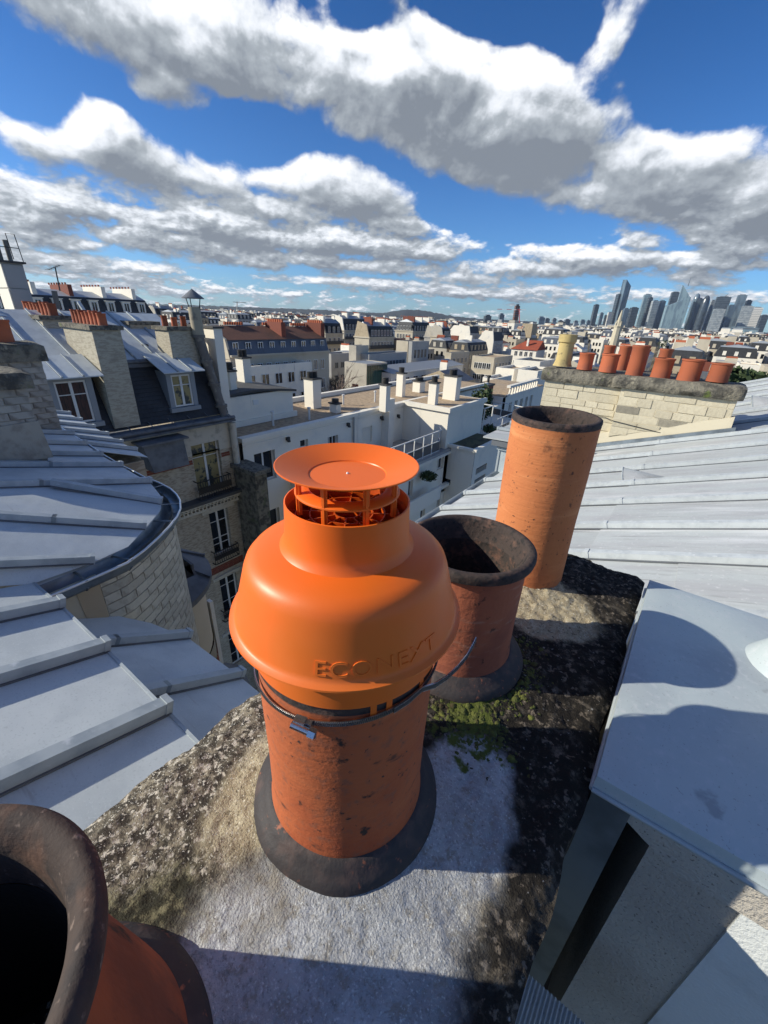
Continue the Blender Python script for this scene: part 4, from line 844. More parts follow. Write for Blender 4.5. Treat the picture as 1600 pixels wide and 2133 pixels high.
for (xb, yb, xt, yt, rp, lab) in ((1266, 742, 1268, 719, 10.5, 'small clay pot seen over the squat pot, leftmost on the half hidden chimney'), (1298, 748, 1302, 720, 12, 'clay pot left of the tallest pot, on the half hidden chimney'), (1337, 752, 1341, 727, 10, 'dark clay pot just right of the tallest pot, on the hidden chimney'), (1381, 756, 1384, 726, 12, 'clay pot with a weed growing out, rightmost on the half hidden chimney')):
    q = py(xb, yb, 8.85); t_ = py(xt, yt, 8.85); clay_pot((q[0], q[1], -.71), rp*(q@CF)/FPX, t_[2]+.71, lab, g2, seg=20)
# ================= helpers for buildings (all walls are square to the x and y axes) =================
ZG = -23.0
def wall_open(b, axis, c, a0, a1, z0, z1, holes, dep, mi=0):
    """wall sheet on plane axis=c ('x' faces +x, 'y' faces -y) with rectangular openings and reveals of depth dep"""
    A = sorted({a0, a1, *[h[0] for h in holes], *[h[1] for h in holes]}); Z = sorted({z0, z1, *[h[2] for h in holes], *[h[3] for h in holes]})
    A = [q for q in A if a0 <= q <= a1]; Z = [q for q in Z if z0 <= q <= z1]
    P_ = (lambda a, z, d=0: (c-d, a, z)) if axis == 'x' else (lambda a, z, d=0: (a, c+d, z))
    for i in range(len(A)-1):
        for j in range(len(Z)-1):
            m_, n_ = (A[i]+A[i+1])/2, (Z[j]+Z[j+1])/2
            if any(h[0] < m_ < h[1] and h[2] < n_ < h[3] for h in holes): continue
            b.add([P_(A[i], Z[j]), P_(A[i+1], Z[j]), P_(A[i+1], Z[j+1]), P_(A[i], Z[j+1])], [(0, 1, 2, 3)], mi)
    for h in holes:
        q = [(h[0], h[2]), (h[1], h[2]), (h[1], h[3]), (h[0], h[3])]
        for k in range(4):
            u_, v_ = q[k], q[(k+1) % 4]; b.add([P_(*u_), P_(*v_), P_(*v_, dep), P_(*u_, dep)], [(0, 1, 2, 3)], mi)
    return b
def window(parent, axis, c, a0, a1, z0, z1, dep, leaves=2, bars=(.75,), fm='frame', gm='glass', fw=.055, org=None, name='window'):
    """frame in the opening with a pane as its sub-part; c is the wall plane"""
    b = MB(); d0, d1 = dep-.05, dep
    def bx(u0, u1, w0, w1, e0=d0, e1=d1):
        if axis == 'x': b.box(c-e1, c-e0, u0, u1, w0, w1)
        else: b.box(u0, u1, c+e0, c+e1, w0, w1)
    bx(a0, a0+fw, z0, z1); bx(a1-fw, a1, z0, z1); bx(a0+fw, a1-fw, z1-fw, z1); bx(a0+fw, a1-fw, z0, z0+fw)
    for k in range(1, leaves): m_ = a0+(a1-a0)*k/leaves; bx(m_-fw*.75, m_+fw*.75, z0+fw, z1-fw)
    for t in bars: zz = z0+(z1-z0)*t; bx(a0+fw, a1-fw, zz-fw*.25, zz+fw*.25, d0+.01, d1)
    w = obj(name, b, M[fm], parent, org=((c if axis == 'x' else (a0+a1)/2), ((a0+a1)/2 if axis == 'x' else c), (z0+z1)/2))
    g = MB(); (g.box(c-dep+.012, c-dep+.022, a0+.01, a1-.01, z0+.01, z1-.01) if axis == 'x' else g.box(a0+.01, a1-.01, c+dep-.022, c+dep-.012, z0+.01, z1-.01))
    p_ = obj('pane', g, M[gm], w); bk = MB(); 
    return w
def sash(w_, h_, axis, fm, gm, fw=.07):
    """shared small window mesh: frame and pane in one, origin at the middle"""
    b = MB()
    def bx(u0, u1, z0, z1, d0, d1, mi):
        if axis == 'x': b.box(-d1, -d0, u0, u1, z0, z1, mi)
        else: b.box(u0, u1, d0, d1, z0, z1, mi)
    a = w_/2; h = h_/2
    bx(-a, -a+fw, -h, h, .06, .12, 0); bx(a-fw, a, -h, h, .06, .12, 0); bx(-a+fw, a-fw, h-fw, h, .06, .12, 0); bx(-a+fw, a-fw, -h, -h+fw, .06, .12, 0); bx(-fw*.5, fw*.5, -h+fw, h-fw, .06, .12, 0)
    bx(-a+.01, a-.01, -h+.01, h-.01, .13, .14, 1)
    return mesh_of('window', b, [M[fm], M[gm]])
SASH = {}
def sashes(parent, axis, c, rects, fm='frame', gm='glass'):
    for a0, a1, z0, z1 in rects:
        k = (round(a1-a0, 2), round(z1-z0, 2), axis, fm, gm)
        if k not in SASH: SASH[k] = sash(a1-a0, z1-z0, axis, fm, gm, fw=min(.08, (a1-a0)*.09))
        m_, n_ = (a0+a1)/2, (z0+z1)/2
        inst('window', SASH[k], (c, m_, n_) if axis == 'x' else (m_, c, n_), parent)
def grille(parent, c, y0, y1, z0, z1, n=16, name='balcony_grille', axis='x', out=.18, m='iron', r=.012, panel=True):
    b = MB(); X_ = c+out
    b.bar((X_, y0, z1), (X_, y1, z1), .04, .03); b.bar((X_, y0, z0), (X_, y1, z0), .03, .03)
    for k in range(n+1):
        y = y0+(y1-y0)*k/n; b.bar((X_, y, z0), (X_, y, z1), r*1.4, r*1.4, up=(1, 0, 0))
    if panel:
        for k in range(n):
            y = y0+(y1-y0)*(k+.5)/n; b.add([(X_+r*math.cos(t), y+.045*math.cos(t), (z0+z1)/2+.22*(z1-z0)*math.sin(t)) for t in [PI*i/4 for i in range(8)]], [tuple(range(8))])
    for y in (y0, y1): b.bar((c, y, z1), (X_, y, z1), .03, .03); b.bar((c, y, z0), (X_, y, z0), .03, .03)
    return obj(name, b, M[m], parent, org=(X_, (y0+y1)/2, z0))
# ================= dark mansard building across the court =================
mb_ = thing('mansard_building', 'brick apartment building with a black slate mansard across the courtyard, left of centre', 'building', (-14, 6.5, ZG))
XF = -14.0; YB0, YB1 = 1.2, 9.25
h2 = (7.48, 8.60, -6.35, -4.47); h3 = (7.75, 8.58, -9.25, -7.27); h4 = (7.75, 8.58, -12.3, -10.4); h5 = (7.75, 8.58, -15.4, -13.4)
hl = [(3.6+0, 4.5, -6.4, -4.6)]
b = MB(); wall_open(b, 'x', XF, YB0, YB1, -4.85, -3.75, [(h2[0], h2[1], -4.85, h2[3])], .22, 1); wall_open(b, 'x', XF, YB0, YB1, ZG, -4.85, [(h2[0], h2[1], h2[2], -4.85), h3, h4, h5], .22, 0)
b.box(XF-9, XF-.25, YB1-.02, YB1, ZG, -3.7).box(XF-9, XF-.25, YB0, YB0+.02, ZG, -3.7)
obj('facade', b, [M['brickwall'], M['pipe']], mb_)
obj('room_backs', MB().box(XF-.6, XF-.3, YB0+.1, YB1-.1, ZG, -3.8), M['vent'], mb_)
for z0_, z1_ in ((-5.16, -4.98), (-10.05, -9.72)):
    for a, b_ in (((YB0, h2[0]-.03), (h2[1]+.03, YB1-.25)) if z0_ > -6 else ((YB0, YB1-.25),)):
        nb = int((b_-a)/.24)
        for r_ in range(2 if z0_ > -6 else 4):
            hz_ = (z1_-z0_)/(2 if z0_ > -6 else 4); bb = MB()
            for k in range(nb): y = a+(b_-a)*k/nb; bb.box(XF-.02, XF+.02+rnd.uniform(0, .006), y+.008, y+(b_-a)/nb-.008, z0_+hz_*r_+.008, z0_+hz_*(r_+1)-.008)
            obj('red_brick_course', bb, M['redbrick'], mb_)
window(mb_, 'x', XF, *h2, .2, leaves=2, bars=(.72,), gm='glass_y'); window(mb_, 'x', XF, *h3, .2, bars=(.22, .36, .74)); window(mb_, 'x', XF, *h4, .2, bars=(.3, .74)); window(mb_, 'x', XF, *h5, .2, bars=(.3, .74))
for h in (h3, h4, h5):
    obj('lintel', MB().box(XF-.02, XF+.07, h[0]-.3, h[1]+.3, h[3]+.02, h[3]+.16).box(XF, XF+.12, h[0]-.15, h[1]+.15, h[3]+.16, h[3]+.21), M['pipe'], mb_)
grille(mb_, XF, h2[0]-.12, h2[1]+.14, -6.5, -5.80, 14, out=.28); grille(mb_, XF, h3[0]-.15, h3[1]+.15, -9.5, -8.95, 11, out=.2); grille(mb_, XF, h4[0]-.15, h4[1]+.15, -12.5, -11.95, 11, out=.2)
obj('balcony_ledge', MB().box(XF-.02, XF+.45, YB0, YB1-.1, -6.62, -6.50), M['dkroof'], mb_)
b = MB().box(XF-.02, XF+.38, YB0, YB1-.1, -6.70, -6.62).box(XF-.02, XF+.16, YB0, YB1-.1, -7.06, -6.96)
for k in range(52): y = YB0+.1+k*.152; b.box(XF-.02, XF+.30, y, y+.075, -6.80, -6.70)
for k in range(52): y = YB0+.1+k*.152; b.box(XF-.02, XF+.20, y+.04, y+.10, -6.95, -6.84)
b.box(XF-.02, XF+.24, YB0, YB1-.1, -6.84, -6.80)
obj('dentil_cornice', b, M['pipe'], mb_)
obj('zinc_bay', MB().prism([(XF+.5, 5.65, -3.95), (XF+.62, 5.8, -4.9), (XF+.62, 7.0, -4.9), (XF+.5, 7.0, -3.95)], (-.62, 0, 0)).box(XF, XF+.70, 5.55, 7.1, -3.98, -3.92), M['zinc_old'], mb_)
gb = MB().tube([(XF+.22, YB0, -3.62), (XF+.22, YB1, -3.66)], .075, 8).box(XF-.2, XF+.3, YB0, YB1, -3.80, -3.74)
obj('eave_gutter', gb, M['zinc_old'], mb_, smooth=50)
for k in range(12): y = YB0+.3+k*.68; obj('gutter_hook', MB().bar((XF+.3, y, -3.60), (XF-.25, y, -3.40), .02, .02), M['zinc_old'], mb_, org=(XF, y, -3.6))
def skirtroof():
    for k in range(12):
        y = YB0+k*.67; quadsheet('zinc_strip', [(XF+.28, y, -3.74), (XF+.28, min(y+.67, YB1), -3.74), (XF-.1, min(y+.67, YB1), -3.58), (XF-.1, y, -3.58)], M['zinc_old'], mb_, th=.03)
skirtroof()
# slate mansard slope
MX0, MZ0, MX1, MZ1 = XF-.12, -3.55, XF-1.05, -1.62
def ms(y, t, o=0): nx_, nz_ = (MZ1-MZ0), -(MX1-MX0); l_ = math.hypot(nx_, nz_); return (MX0+(MX1-MX0)*t+o*nx_/l_, y, MZ0+(MZ1-MZ0)*t+o*nz_/l_)
obj('mansard_boarding', MB().prism([ms(YB0, 0), ms(YB1, 0), ms(YB1, 1), ms(YB0, 1)], (-.1, 0, 0)), M['slate'], mb_)
b = MB(); rows = 16
for r_ in range(rows):
    t0, t1 = r_/rows, (r_+1)/rows; y = YB0+(.1 if r_ % 2 else 0)
    while y < YB1-.05:
        y1_ = min(y+.2, YB1); o = rnd.uniform(.004, .012)
        b.add([ms(y+.006, t0, .018+o), ms(y1_-.006, t0, .018+o), ms(y1_-.006, t1+.02, .006), ms(y+.006, t1+.02, .006), ms(y+.006, t0, 0), ms(y1_-.006, t0, 0)], [(0, 1, 2, 3), (4, 5, 1, 0)]); y += .2
obj('slates', b, M['slate'], mb_, kind='stuff')
# upper zinc roof with battens
UX1, UZ1 = XF-4.2, -.25
ub = [1.2, 2.2, 3.2, 4.2, 5.0, 5.9, 6.7, 7.4, 8.1, 9.2]
for i in range(len(ub)-1):
    quadsheet('zinc_panel', [(MX1+.12, ub[i], MZ1), (MX1+.12, ub[i+1], MZ1), (UX1, ub[i+1], UZ1), (UX1, ub[i], UZ1)], M['zincm'] if 'zincm' in M else M['zinc'], mb_, th=.03)
    if i: batten(mb_, (UX1, ub[i], UZ1), (MX1+.12, ub[i], MZ1), w=.05, h=.06)
obj('roof_break_moulding', MB().tube([(MX1+.14, YB0, MZ1-.02), (MX1+.14, YB1, MZ1-.02)], .07, 8).box(MX1-.05, MX1+.16, YB0, YB1, MZ1-.2, MZ1-.09), M['zinc_old'], mb_, smooth=50)
obj('back_slope', MB().poly([(UX1, YB0, UZ1), (UX1, YB1, UZ1), (UX1-4, YB1, -2.2), (UX1-4, YB0, -2.2)]), M['zincroof'], mb_)
# hipped pavilion seam seen between the chimneys
batten(mb_, (XF-3.6, 6.35, .0), (XF-1.1, 6.05, -1.50), w=.09, h=.09)
obj('cat_vent', MB().lathe([(.001, .12), (.12, .08), (.14, 0)], (XF-1.9, 7.45, -1.28), 12), M['zinc_old'], mb_, smooth=60)
def dormer(y0, y1, z0, z1, gm, nm):
    t = obj(nm, MB().box(XF-1.2, XF-.20, y0-.16, y0, z0-.1, z1+.12).box(XF-1.2, XF-.20, y1, y1+.16, z0-.1, z1+.12).box(XF-1.2, XF-.20, y0, y1, z1, z1+.12).box(XF-1.2, XF-.12, y0-.2, y1+.2, z0-.16, z0-.02), M['fr_grey'], mb_)
    window(t, 'x', XF-.16, y0, y1, z0, z1, .12, leaves=2, bars=(.68,), gm=gm, fw=.05)
    n = 3
    for k in range(n):
        a, b_ = y0-.38+(y1-y0+.76)*k/n, y0-.38+(y1-y0+.76)*(k+1)/n
        quadsheet('canopy_sheet', [(XF+.16, a, z1+.14), (XF+.16, b_, z1+.14), (XF-1.1, b_, z1+.62), (XF-1.1, a, z1+.62)], M['zinc'], t, th=.03)
        if k: batten(t, (XF-1.1, a, z1+.62), (XF+.16, a, z1+.14), w=.04, h=.04)
dormer(4.02, 4.80, -3.16, -1.98, 'curtain', 'dormer'); dormer(7.30, 7.98, -3.10, -2.05, 'glass_y', 'dormer')
# chimney stacks of that building
def stack(label, x0, x1, y0, y1, z0, z1, m, group=None, cop=.12, pots=0, pr=.11, ph=.3, potlab='', pg=None, copm='coping', px_=None):
    t = thing('chimney_stack', label, 'chimney', ((x0+x1)/2, (y0+y1)/2, z0), group)
    obj('shaft', MB().box(x0, x1, y0, y1, z0, z1), m, t); obj('coping', MB().box(x0-.07, x1+.07, y0-.07, y1+.07, z1, z1+cop), M[copm], t)
    if pots:
        for k in range(pots):
            if (x1-x0) > (y1-y0): l_ = (x0+(x1-x0)*(k+.5)/pots, (y0+y1)/2, z1+cop)
            else: l_ = ((x0+x1)/2, y0+(y1-y0)*(k+.5)/pots, z1+cop)
            h = ph*rnd.uniform(.85, 1.1); key = ('p', pr, round(h, 2))
            if key not in PM: PM[key] = small_pot_mesh(pr, round(h, 2), M['pots'], seg=10)
            inst('clay_pot', PM[key], l_, t)
    return t
M['cbrick'] = mat('pale_chimney_brickwork', (0.44, 0.40, 0.31), .95, layers=[(16, 3, (0.34, 0.30, 0.23), .45, .6, (.4, .4, 1.5)), (1.3, 4, (0.30, 0.26, 0.2), .56, .75)], bumps=[(14, 2, .5, .01, (.4, .4, 1.6))])
stack('tall pale brick chimney with a row of red pots, rising between the two dormers', -16.1, -14.05, 5.22, 5.98, -3.45, -.66, M['cbrick'], pots=8, pr=.12, ph=.34)
stack('pale brick chimney with a row of red pots, left of the tall one', -19.5, -17.0, 5.0, 5.8, -2.5, -.50, M['cbrick'], pots=8, pr=.13, ph=.36)
stack('pale chimney right of the hipped zinc roof, with two red pots', -15.6, -14.7, 7.75, 8.75, -1.9, -.70, M['cbrick'], pots=3, pr=.1, ph=.3)
stack('low pale chimney without pots behind the hipped zinc roof', -17.8, -17, 7.6, 8.6, -1.5, -.62, M['cbrick'])
# party wall between mansard building and white block
pw = thing('party_wall', 'narrow grey and white party wall at the right end of the slate mansard', 'wall', (-15, 9.4, -6)); 
obj('wall', MB().box(-17.5, -14.45, 9.27, 9.62, -9, -.62), M['white'], pw); obj('coping', MB().box(-17.6, -14.4, 9.22, 9.67, -.62, -.55), M['dkroof'], pw)
# flue pipe with conical cap climbing the slate gable
fp = thing('flue_pipe', 'long old flue pipe with a conical rain cap, beside the slate roof', 'flue pipe', (-14.2, 9, -3.7))
pt = [px(404, 640, -14.6), px(414, 700, -14.55), px(430, 752, -14.5), px(446, 800, -14.35), px(461, 845, -14.1), px(470, 872, -13.95)]
obj('upper_pipe', MB().tube(pt[:2], .20, 12), M['pipe_o2'] if 'pipe_o2' in M else M['pipe'], fp, smooth=50)
obj('lower_pipe', MB().tube(pt[1:], [.17, .17, .16, .15, .14], 10), M['pipe_o'], fp, smooth=50)
for q in pt[1:5]: obj('pipe_collar', MB().tube([np.array(q)-[0, 0, .05], np.array(q)+[0, 0, .05]], .215, 12), M['pipe_o'], fp, smooth=50)
c = np.array(px(402, 622, -14.6)); obj('rain_cap', MB().lathe([(.001, .30), (.36, .02), (.36, 0), (.001, .24)], c, 14), M['zinc_old'], fp, smooth=30)
obj('cap_struts', MB().tube([c+[.15, .1, -.28], c+[.2, .15, .06]], .015, 5).tube([c+[-.15, -.1, -.28], c+[-.2, -.15, .06]], .015, 5).tube([c+[.1, -.15, -.28], c+[.15, -.2, .06]], .015, 5), M['iron'], fp)
dp = thing('downpipe', 'fat cream downpipe with a kink, at the corner of the brick facade', 'drainpipe', (-13.8, 9.2, ZG))
P1 = [px(484, 880, -13.85), px(489, 925, -13.85), px(497, 990, -13.85), px(508, 1022, -13.75), px(512, 1050, -13.75), px(522, 1135, -13.75), px(535, 1250, -13.75)]
obj('pipe', MB().tube(P1, .125, 12), M['pipe'], dp, smooth=50)
for q in (P1[2], P1[3], P1[5]): obj('pipe_collar', MB().tube([np.array(q)-[0, 0, .08], np.array(q)+[0, 0, .08]], .155, 12), M['pipe_o'], dp, smooth=50)
# low rubble wall spur in front of the white block
sp = thing('rubble_wall', 'mossy rubble stone wall with a flat coping beside the cream downpipe', 'wall', (-13.2, 9.8, ZG))
a = px(497, 975, -13.6); obj('wall', MB().box(-13.9, -12.6, a[1], a[1]+.55, ZG, a[2]-.05), M['rubble'] if 'rubble' in M else M['stoneg'], sp); obj('coping', MB().box(-14, -12.45, a[1]-.1, a[1]+.65, a[2]-.05, a[2]+.12), M['coping'], sp)
# ================= white modern block =================
wb = thing('white_building', 'long white modernist block with a gravel flat roof across the courtyard, in mid picture', 'building', (-16, 16, ZG))
WX = -14.05; wy0, wy1 = 9.65, 21.3; ZR = -4.66
wh = [(10.15, 11.25, -6.75, -5.42), (12.75, 13.25, -5.75, -5.35), (14.6, 15.35, -6.75, -5.55), (17.3, 18.2, -6.5, -5.55), (19.6, 20.0, -6.2, -5.7)]
wh2 = [(10.15, 11.25, -9.9, -8.2), (12.5, 13.4, -9.9, -8.2), (15, 16, -9.9, -8.2)]
b = wall_open(MB(), 'x', WX, wy0, wy1, ZG, ZR-.05, wh+wh2+[(a, b_, c-3, d-3) for a, b_, c, d in wh2], .25)
b.box(-19.2, WX-.26, wy0, wy0+.02, ZG, ZR-.05); obj('facade', b, M['white'], wb)
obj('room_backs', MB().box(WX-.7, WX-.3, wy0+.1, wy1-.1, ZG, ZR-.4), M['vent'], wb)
for h in (wh[0], wh2[0], wh2[1], wh2[2]): window(wb, 'x', WX, *h, .22, leaves=2, bars=())
for h in (wh[1], wh[4]): window(wb, 'x', WX, *h, .22, leaves=1, bars=())
window(wb, 'x', WX, *wh[2], .22, leaves=3, bars=(), fw=.04)
b = MB().box(WX-.2, WX-.12, wh[3][0], wh[3][1], wh[3][2], wh[3][3])
for k in range(14): b.box(WX-.12, WX-.10, wh[3][0]+.02, wh[3][1]-.02, wh[3][2]+.068*k, wh[3][2]+.068*k+.03)
obj('roller_shutter', b, M['white'], wb)
obj('gravel_roof', MB().poly([(WX-.2, wy0+.2, ZR-.12), (WX-.2, 34, ZR-.12), (-18.9, 34, ZR-.12), (-18.9, 16.5, ZR-.12), (-22, 16.5, ZR-.12), (-22, wy0+.2, ZR-.12)], .2), M['gravel'], wb)
obj('parapet', MB().box(WX-.28, WX+.10, wy0-.05, 21.2, ZR-.14, ZR+.03).box(-19.2, -18.9, 16.2, 34.2, ZR-.2, ZR+.12).box(WX-.25, WX-.02, 21.2, 34, ZR-.14, ZR+.03), M['white'], wb)
obj('string_course', MB().box(WX-.02, WX+.05, wy0, 21.2, ZR-.34, ZR-.28), M['white'], wb)
obj('far_part', MB().box(-18.9, WX-.3, 21.3, 34, ZG, ZR-.3), M['white'], wb)
# stair box on the roof
sb = thing('stair_box', 'plain white stair box with a dark curved roof, beside the party wall', 'roof structure', (-18, 12, ZR))
Xb = -16.15; obj('walls', MB().box(-22, Xb, 9.7, 14.3, ZR-.2, ZR+1.22), M['white'], sb)
b = MB(); n = 10
for i in range(n):
    y = 9.5+4.95*i/n; y2 = 9.5+4.95*(i+1)/n; zz = lambda q: ZR+1.22+.22*math.sin(PI*(q-9.5)/4.95)
    b.add([(-22.1, y, zz(y)), (Xb+.15, y, zz(y)), (Xb+.15, y2, zz(y2)), (-22.1, y2, zz(y2)), (Xb+.15, y, zz(y)-.10), (Xb+.15, y2, zz(y2)-.10)], [(0, 1, 2, 3), (1, 4, 5, 2)])
obj('dark_roof', b, M['dkroof'], sb); obj('base_course', MB().box(Xb, Xb+.12, 9.7, 14.45, ZR-.1, ZR+.16), M['white'], sb); obj('wall_vent', MB().box(Xb, Xb+.03, 11.9, 12.2, ZR+.75, ZR+.98), M['frame'], sb)
# projecting wing with terrace
tw = thing('white_building', 'projecting white wing with a small gravel roof and sunlit side wall, behind the terrace', 'building', (-12.5, 23.5, ZG))
obj('walls', MB().box(WX, -10.95, 21.3, 26.2, -7.3, ZR-.14).box(WX, -10.9, 21.3, 30, ZG, -7.3), M['white'], tw)
obj('cornice', MB().box(WX, -10.8, 21.15, 26.3, ZR-.14, ZR+.02), M['white'], tw); obj('gravel_roof', MB().box(WX, -11.1, 21.4, 26.1, ZR+.02, ZR+.035), M['gravel'], tw)
obj('roof_upstand', MB().box(WX, -10.8, 21.15, 21.35, ZR+.02, ZR+.12).box(-11.0, -10.8, 21.35, 26.3, ZR+.02, ZR+.12), M['white'], tw)
fw_ = thing('white_building', 'lower terrace floors of the white block, with small windows and a planted balcony', 'building', (-12.5, 17, ZG))
hw = [(20.45, 21.2, -8.1, -7.3+.02), (20.9, 21.7, -10.95, -9.75), (18.9, 19.5, -11.0, -10.2), (13, 14, -8.4, -7.3), (17.4, 17.9, -8.9, -7.9), (15.2, 16.2, -11.6, -10), (18.9, 19.7, -13.9, -12.7), (20.9, 21.7, -13.9, -12.7)]
hw = [(a, b_, c, min(d, -7.2)) for a, b_, c, d in hw]
b = wall_open(MB(), 'x', -10.9, 12.0, 22.3, ZG, -7.1, hw, .22); b.box(WX, -11.15, 12.0, 12.1, ZG, -7.1); obj('facade', b, M['white'], fw_)
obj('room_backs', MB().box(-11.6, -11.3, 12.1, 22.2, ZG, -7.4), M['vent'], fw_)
for h in hw: window(fw_, 'x', -10.9, *h, .2, leaves=2, bars=())
obj('terrace_floor', MB().box(WX, -10.75, 11.9, 22.4, -7.1, -6.95), M['grey'], fw_)
obj('floor_band', MB().box(-10.9, -10.6, 12, 22.4, -9.32, -9.12).box(-10.9, -10.7, 12, 22.4, -7.25, -7.1), M['white'], fw_)
obj('balcony_parapet', MB().box(-10.9, -10.05, 16.0, 19.6, -9.35, -9.25).box(-10.15, -10.05, 16.0, 19.6, -9.25, -8.55), M['white'], fw_)
for k in range(9): q = (-10.3+rnd.uniform(-.1, .1), 16.3+k*.38, -8.7)
def railing(parent, pts, z0, h, step=.9, glass=True, m='frame', lift=0):
    for i in range(len(pts)-1):
        a, b_ = np.array((*pts[i], z0)), np.array((*pts[i+1], z0)); n = max(1, int(np.linalg.norm(b_-a)/step)); bb = MB()
        bb.bar(a+[0, 0, h], b_+[0, 0, h], .05, .05).bar(a+[0, 0, h*.52], b_+[0, 0, h*.52], .035, .035).bar(a+[0, 0, .08], b_+[0, 0, .08], .035, .035)
        for k in range(n+1): q = a+(b_-a)*k/n; bb.bar(q, q+[0, 0, h], .045, .045, up=(1, 0, 0))
        obj('rail_frame', bb, M[m], parent, org=tuple(a))
        if glass:
            for k in range(n):
                q, r_ = a+(b_-a)*(k+.04)/n, a+(b_-a)*(k+.96)/n; obj('infill_panel', MB().bar(q+[0, 0, h*.29], r_+[0, 0, h*.29], .012, h*.42), M['wired'], parent, org=tuple(q))
M['wired'] = mat('wired_glass', (0.10, 0.095, 0.095), .25)
rg = thing('terrace_railing', 'white terrace railing with grey infill panels, in front of the gravel roof block', 'railing', (-11, 17, -6.95))
railing(rg, [(-10.95, 13.2), (-10.95, 20.6), (-11.4, 21.2)], -6.95, 1.25)
sc2 = thing('slatted_screen', 'white slatted terrace screen just behind the orange top disc', 'screen', (-13, 14, -6.9))
b = MB(); 
for k in range(11): b.bar((-13.9, 14.05+.02*k, -6.8+k*.1), (-11.6, 14.05+.02*k, -6.8+k*.1), .03, .055)
obj('slats', b, M['frame'], sc2)
# louvered grey block
lb = thing('louvered_block', 'grey and white stair block with long louvered openings and a mossy flat roof', 'building', (-12, 25.5, ZG))
LX = -9.2; Y_a = py(945, 935, 1)
sF = LX/-10.9; ly0 = 22.4*sF+.2; 
q1 = px(990, 942, LX); q2 = px(1040, 905, LX); ly0 = q1[1]; ly1 = q2[1]+.6; lz = q1[2]
hl_ = []
for k in range(5): hl_.append((ly0+.5, ly0+2.1, lz-1.55-k*.72, lz-1.15-k*.72))
b = wall_open(MB(), 'x', LX, ly0, ly1, ZG, lz, hl_, .3).box(-13.5, LX-.02, ly0, ly0+.02, ZG, lz); obj('walls', b, M['white'], lb)
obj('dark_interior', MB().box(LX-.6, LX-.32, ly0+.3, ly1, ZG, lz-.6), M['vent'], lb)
for h in hl_:
    for k in range(3): obj('louvre', MB().box(LX-.2, LX-.02, h[0], h[1], h[2]+.1*k+.02, h[2]+.1*k+.05), M['pipe'], lb, org=(LX, h[0], h[2]+.1*k))
obj('roof_rim', MB().box(-13.5, LX+.12, ly0-.12, ly0+.1, lz, lz+.16).box(LX-.15, LX+.12, ly0+.1, ly1, lz, lz+.16), M['white'], lb)
obj('mossy_roof', MB().box(-13.5, LX-.15, ly0+.1, ly1, lz-.1, lz+.05), M['mossr'] if 'mossr' in M else M['gravel'], lb)
obj('small_window', MB().box(-10.9, -10.55, ly0-.012, ly0-.004, lz-2.4, lz-2.05), M['glass'], lb)
# chimneys on the white block roof
def vent_stack(label, xb, yb, xt, yt, wpx, plane_z, nv=1, mat_='white', dep=.5, vh=.34):
    base = np.array(pz(xb, yb, plane_z)); k_ = (base@CF)/FPX; top = np.array(py(xt, yt, base[1])); w = wpx*k_*.85; h = top[2]-base[2]
    t = thing('white_chimney', label, 'chimney', base)
    obj('shaft', MB().box(base[0]-dep, base[0], base[1]-w*.1, base[1]+w*.9, plane_z-.1, base[2]+h), M[mat_], t, org=tuple(base))
    obj('cap_slab', MB().box(base[0]-dep-.06, base[0]+.06, base[1]-w*.1-.06, base[1]+w*.9+.06, base[2]+h, base[2]+h+.07), M['vent'], t)
    for i in range(nv):
        c = (base[0]-dep/2, base[1]+w*(.4 if nv == 1 else (.12+.56*i)), base[2]+h+.07); r_ = .17 if nv == 1 else w*.24
        pr = []
        for q in range(5): pr += [(r_, vh*q/5), (r_*1.15, vh*q/5+.02), (r_*1.15, vh*q/5+.04), (r_*.92, vh*q/5+.05)]
        obj('louvred_vent', MB().lathe(pr+[(.001, vh)], c, 14), M['vent'], t)
    return t
vent_stack('white chimney with two dark round vents, rising from the gravel roof above the orange disc', 655, 848, 655, 792, 27, ZR, 2, dep=.7)
vent_stack('white chimney with a dark vent on the far gravel roof, beside the brown roofed shed', 838, 824, 838, 779, 13, ZR)
vent_stack('slender white chimney with one dark vent near the middle of the roof edge', 804, 855, 804, 803, 17, ZR, dep=.45)
vent_stack('white chimney with a dark vent on the projecting wing, above its sunlit wall', 906, 845, 906, 799, 15, ZR)
vent_stack('broad white chimney with two dark vents at the right end of the gravel roof', 948, 836, 948, 785, 24, ZR, 2, dep=.9)
vent_stack('white chimney with two pale vents near the green shrub on the roofs', 875, 815, 875, 796, 24, ZR, 2, dep=.6, vh=.2)
vent_stack('low white vent box on the gravel roof right of the double chimney', 702, 857, 702, 843, 16, ZR, 1, dep=.5, vh=.2)
vent_stack('white chimney with a dark square vent in front on the stair box roof', 484, 818, 484, 776, 17, ZR+1.3, 1, dep=.5)
vent_stack('taller white chimney with two dark vents, behind on the stair box roof', 512, 800, 512, 748, 22, ZR+1.3, 2, dep=.6)
st2 = thing('white_chimney', 'tall flat white chimney breast climbing the courtyard face of the white block', 'chimney', (-13.9, 17, -7))
a = px(804, 855, -13.9); obj('shaft', MB().box(-14.05, -13.55, a[1]-.15, a[1]+.35, -7.0, ZR+.5), M['white'], st2)
